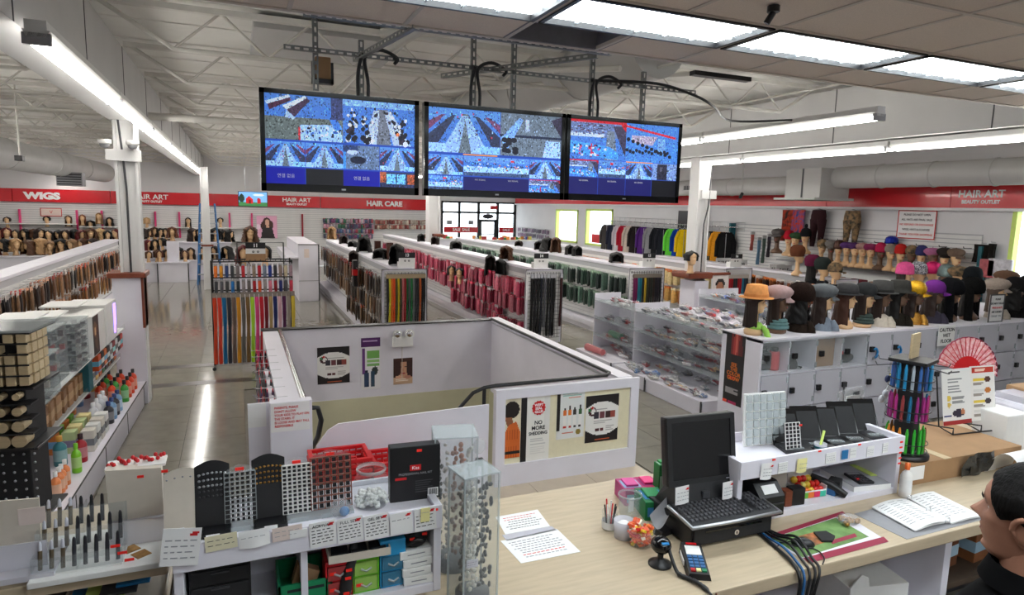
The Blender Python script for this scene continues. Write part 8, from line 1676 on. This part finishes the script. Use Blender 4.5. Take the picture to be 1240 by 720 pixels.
for s_ in (-1, 1): h_ = part('lamp_head', MB().tube([(s_*.085, .0, .1), (s_*.085, -.09, .105)], [.05, .065], 18), 'white_plastic', el); part('lens', MB().ball((s_*.085, -.092, .105), .045, .012, .045, 14, 6), 'chrome', h_)
part('cable', MB().tube([(0, .0, -.08), (0, .005, -.55)], .004, 5), 'cream_plastic', el)
YP = 5.192
cv = Canvas(30, 66, (226, 216, 190)); cv.disk(.62, .25, .3, .13, (28, 20, 20)).disk(.46, .33, .2, .1, (140, 88, 60)).disk(.56, .29, .26, .09, (28, 20, 20)).poly([(.4, .36), (.62, .36), (.7, .5), (.42, .5)], (140, 90, 62)).poly([(.2, 1), (.24, .7), (.5, .48), (.8, .44), (.96, .6), (.98, 1)], (212, 104, 40)).poly([(.2, .96), (.22, .74), (.34, .62), (.32, .96)], (110, 100, 90)).rect(.34, .37, .4, .4, (190, 110, 90))
for k in range(5): cv.poly([(.4+.1*k, 1), (.44+.1*k, .56), (.46+.1*k, .56), (.43+.1*k, 1)], (180, 80, 30))
cv.rect(.08, .9, .98, .94, (30, 26, 26)).lines(.1, .05, .9, .09, 1, (190, 170, 130), rnd); poster('poster of a person in an orange jacket on the stair front panel', 616, 516, .245, .6, YP, cv)
cv = Canvas(30, 70, (236, 234, 228)); cv.rect(0, 0, .2, 1, (26, 24, 26)).rect(.2, .975, 1, 1, (36, 36, 70)); cv.lines(.35, .6, .9, .7, 3, (200, 198, 196), rnd).lines(.35, .72, .9, .82, 4, (222, 220, 216), rnd).rect(.8, .0, 1., .5, (226, 224, 220))
t = poster('white poster reading WEFT SEAL GLUE, NO MORE SHEDDING on the stair front panel', 648, 522, .29, .68, YP-.001, cv)
star = MB().prism([((.062 if k % 2 else .07)*math.cos(PI*k/14), (.062 if k % 2 else .07)*math.sin(PI*k/14)) for k in range(28)], -.003, -.001)
part('red_seal', star, 'ink_red', t, (.03, 0, .22))
for i, s_ in enumerate(('WEFT', 'SEAL', 'GLUE')): text(s_, t, (.03, -.004, .248-.032*i), .034, 'ink_white', bold=.001)
for i, s_ in enumerate(('NO', 'MORE', 'SHEDDING')): text(s_, t, (.03, -.001, .08-.05*i), .05 if i < 2 else .042, 'ink', bold=.0012, xs=1 if i < 2 else .9)
cv = Canvas(34, 46, (226, 228, 226)); cv.rect(0, 0, .12, .82, (26, 24, 26)).lines(.2, .06, .95, .14, 2, (150, 190, 180), rnd).lines(.4, .16, .9, .2, 1, (220, 150, 130), rnd)
for k, c in enumerate(((232, 120, 50), (232, 130, 50), (50, 46, 44), (60, 100, 60))): cv.rect(.24+.18*k, .42, .36+.18*k, .78, (238, 236, 232)).rect(.24+.18*k, .42, .36+.18*k, .52, c).rect(.27+.18*k, .33 if k % 2 else .37, .33+.18*k, .42, (36, 32, 32)).rect(.25+.18*k, .74, .35+.18*k, .79, (200, 60, 50) if k < 2 else (60, 56, 56))
cv.disk(.8, .88, .09, .06, (150, 130, 60)).lines(.2, .87, .65, .92, 1, (210, 120, 100), rnd); poster('poster with four dropper bottles on the stair front panel', 691, 501, .29, .47, YP, cv)
poster('black and white hair colour poster at the right of the stair front panel', 729, 506, .36, .46, YP-.001, curl_ad())
# narrow product spinner between left stair wall and aisle
t = thing('side_peg_rack', 'narrow rack of grey and red packs on the outside of the left stair wall', 'rack', (.12, 5.6, 0)); part('board', MB().box(.1, .14, 0, 1.4, 0, .8), 'white_laminate', t); part('notice_sheet', MB().box(-.08, .06, -.04, -.036, .66, .86), 'paper', t); part('post', MB().box(-.08, .1, -.036, -.02, .0, .86), 'white_laminate', t)
for k in range(28): c = rnd.choice([(90, 90, 96), (60, 60, 66), (190, 40, 50), (150, 150, 154), (100, 70, 110)]); hang('short', f'{nth(k)} small grey or red pack from the near end of the left stair wall rack', (.16, 5.7+.32*(k % 7)+.0, .84-.17*(k//7)), PI*0, c, pick([(170, 170, 174), (190, 50, 60)]), 'packs on the left stair wall rack')
# ------------------------------------------------------------------ the man at the counter
def man():
    o = at(1246, 627, y=.84); face = math.atan2(.98, -.2); h_ = .238; zc = o.z-.5*h_-.0          # chin height
    t = thing('person', 'dark-haired person in a black shirt looking at the register, right edge', 'person', (o.x+.005, o.y, .15), face); ch = zc-.15
    b = MB(); ts = [0, .03, .06, .09, .12, .15, .18, .205, .23, .25, .265, .28, .295, .31, .33, .35, .37, .39, .41, .43, .46, .49, .52, .545, .57, .6, .63, .67, .72, .78, .84, .89, .93, .965, .992]
    head_mesh(b, (0, 0, ch), h_, 56, ts)
    def ring(z, rx, ry, cx=0, sq=1.): return [(cx+rx*math.copysign(abs(math.cos(a))**sq, math.cos(a)), ry*math.copysign(abs(math.sin(a))**sq, math.sin(a)), z) for a in [2*PI*k/24 for k in range(24)]]
    def loft(m_, rings):
        vv = [p_ for r_ in rings for p_ in r_]; n = 24; m_.add(vv, [(j*n+i, j*n+(i+1) % n, (j+1)*n+(i+1) % n, (j+1)*n+i) for j in range(len(rings)-1) for i in range(n)], True); m_.add(rings[0]+rings[-1], [tuple(range(n))[::-1], tuple(range(n, 2*n))])
    sh_ = ch-.075
    loft(b, [ring(.78, .11, .17), ring(1.0, .11, .155), ring(1.2, .13, .18), ring(sh_-.09, .125, .21), ring(sh_-.03, .1, .17, -.02), ring(sh_+.0, .075, .095, -.025), ring(sh_+.05, .062, .064, -.018), ring(sh_+.12, .06, .062, -.012), ring(sh_+.17, .064, .064, -.01)])
    for s_ in (-1, 1):
        b.tube([(0, s_*.2, sh_-.08), (.02, s_*.25, sh_-.2), (.04, s_*.27, sh_-.38), (.16, s_*.24, sh_-.52), (.28, s_*.2, sh_-.5)], [.055, .052, .042, .036, .028], 12)
        b.tube([(0, s_*.09, .84), (.01, s_*.1, .46), (0, s_*.1, .07)], [.09, .06, .042], 14); b.tube([(-.06, s_*.1, .03), (.05, s_*.1, .035), (.18, s_*.11, .025)], [.035, .042, .03], 10)
        b.ball((.33, s_*.2, sh_-.5), .05, .018, .042, 12, 6)
        for k in range(4): z = sh_-.475-.018*k; b.tube([(.36, s_*.2, z), (.40+.006*(k == 1), s_*.195, z-.005), (.42, s_*.185, z-.02)], [.009, .0085, .007], 7)
        b.tube([(.32, s_*.185, sh_-.47), (.35, s_*.165, sh_-.46), (.375, s_*.16, sh_-.47)], [.011, .01, .008], 7)
        ez = ch+h_*.45     # ear: a rim around a hollow
        ear = [(-.018+.026*math.cos(a)*(1 if math.sin(a) > -.2 else .7), s_*(.078+.01*math.sin(a)), ez+.034*math.sin(a)) for a in [2*PI*k/14 for k in range(15)]]
        b.tube(ear, .0065, 7, False); b.ball((-.016, s_*.077, ez), .02, .006, .028, 10, 6)
    part('body', b, 'skin_man', t)
    hr = MB()
    def hp(u, v, k=0.):
        a = (u-.5)*2*PI; q = abs(a)
        lo = np.interp(q, [0, .55, .85, 1.05, 1.2, 1.6, 2.0, 3.15], [.83, .82, .76, .6, .5, .56, .3, .2]); tt = lo+(.994-lo)*v
        x, y, z = head_point(a, tt, h_); l_ = math.hypot(x, y)+1e-5; r0 = (.009-.005*(1-min(1, v*5)))*(1+.12*math.sin(23*a+9*v)) - k
        top = .012*max(0, (tt-.86)/.14)
        return (x+x/l_*r0*(1 if tt < .985 else .3), y+y/l_*r0*(1 if tt < .985 else .3), ch+z+top)
    hr.grid(lambda u, v: hp(u, v), 60, 16, True, True); hr.grid(lambda u, v: hp(u, v, .014), 60, 16, True, True); hr.add([hp(i/60, 1) for i in range(60)], [tuple(range(60))], True)
    part('hair', hr, 'man_hair', t)
    for s_ in (-1, 1):
        br = MB(); br.grid(lambda u, v: (lambda q: (q[0]+.004, q[1], q[2]+ch))(head_point(s_*(.18+.5*u), .615+.03*v+.02*math.sin(PI*u), h_)), 8, 3); part('eyebrow', br, 'man_hair', t)
    for s_ in (-1, 1):
        ec = head_point(s_*.42, .545, h_); e = part('eye', MB().ball((ec[0]-.004, ec[1], ch+ec[2]), .011, .013, .008, 12, 8), 'white_plastic', t); part('iris', MB().ball((ec[0]+.004, ec[1], ch+ec[2]), .004, .006, .006, 8, 5), 'brow', e)
        lid = MB(); lid.grid(lambda u, v: (ec[0]-.001+.011*math.cos((u-.5)*1.6)*.9, ec[1]+s_*.0+.015*(u-.5)*2, ch+ec[2]+.004+.007*v), 8, 3); part('eyelid', lid, 'skin_man', t)
    lp_ = MB(); lp_.grid(lambda u, v: (lambda q: (q[0]+.0022, q[1], q[2]+ch))(head_point((u-.5)*.6, .255+.06*v*(1-1.3*abs(u-.5)), h_)), 9, 5); part('lips', lp_, mat('lip_man', (166, 100, 88), .5), t)
    st_ = MB(); loft(st_, [ring(.84, .135, .19), ring(1.0, .135, .18), ring(1.2, .15, .2), ring(sh_-.09, .145, .228), ring(sh_-.02, .12, .19, -.02), ring(sh_+.03, .088, .11, -.025), ring(sh_+.055, .078, .084, -.02), ring(sh_+.075, .08, .086, -.02)])
    for s_ in (-1, 1): st_.tube([(0, s_*.18, sh_-.06), (.015, s_*.25, sh_-.18), (.03, s_*.275, sh_-.32)], [.07, .075, .07], 14)
    part('shirt', st_, 'shirt_black', t); cl = MB(); cl.grid(lambda u, v: (-.022+(.086+.02*v)*math.cos(2*PI*u), (.09+.02*v)*math.sin(2*PI*u), sh_+.09-.05*v), 28, 4, True, True); part('collar', cl, 'shirt_black', t)
    tr_ = MB(); loft(tr_, [ring(.72, .125, .18), ring(.86, .13, .185)])
    for s_ in (-1, 1): tr_.tube([(0, s_*.09, .82), (.012, s_*.1, .46), (0, s_*.1, .08)], [.105, .08, .07], 14)
    part('trousers', tr_, 'trousers', t); 
    for s_ in (-1, 1): part('shoe', MB().tube([(-.08, s_*.1, .045), (.05, s_*.1, .05), (.2, s_*.11, .04)], [.045, .052, .035], 12), 'black_plastic', t)
man()
# lettering becomes plain mesh
dg = bpy.context.evaluated_depsgraph_get()
for o in TEXTS:
    me = bpy.data.meshes.new_from_object(o.evaluated_get(dg)); n_ = link('lettering', me, o.parent, o.location, o.rotation_euler); n_.scale = o.scale
    if not me.materials: me.materials.append(o.data.materials[0])
    bpy.data.objects.remove(o)
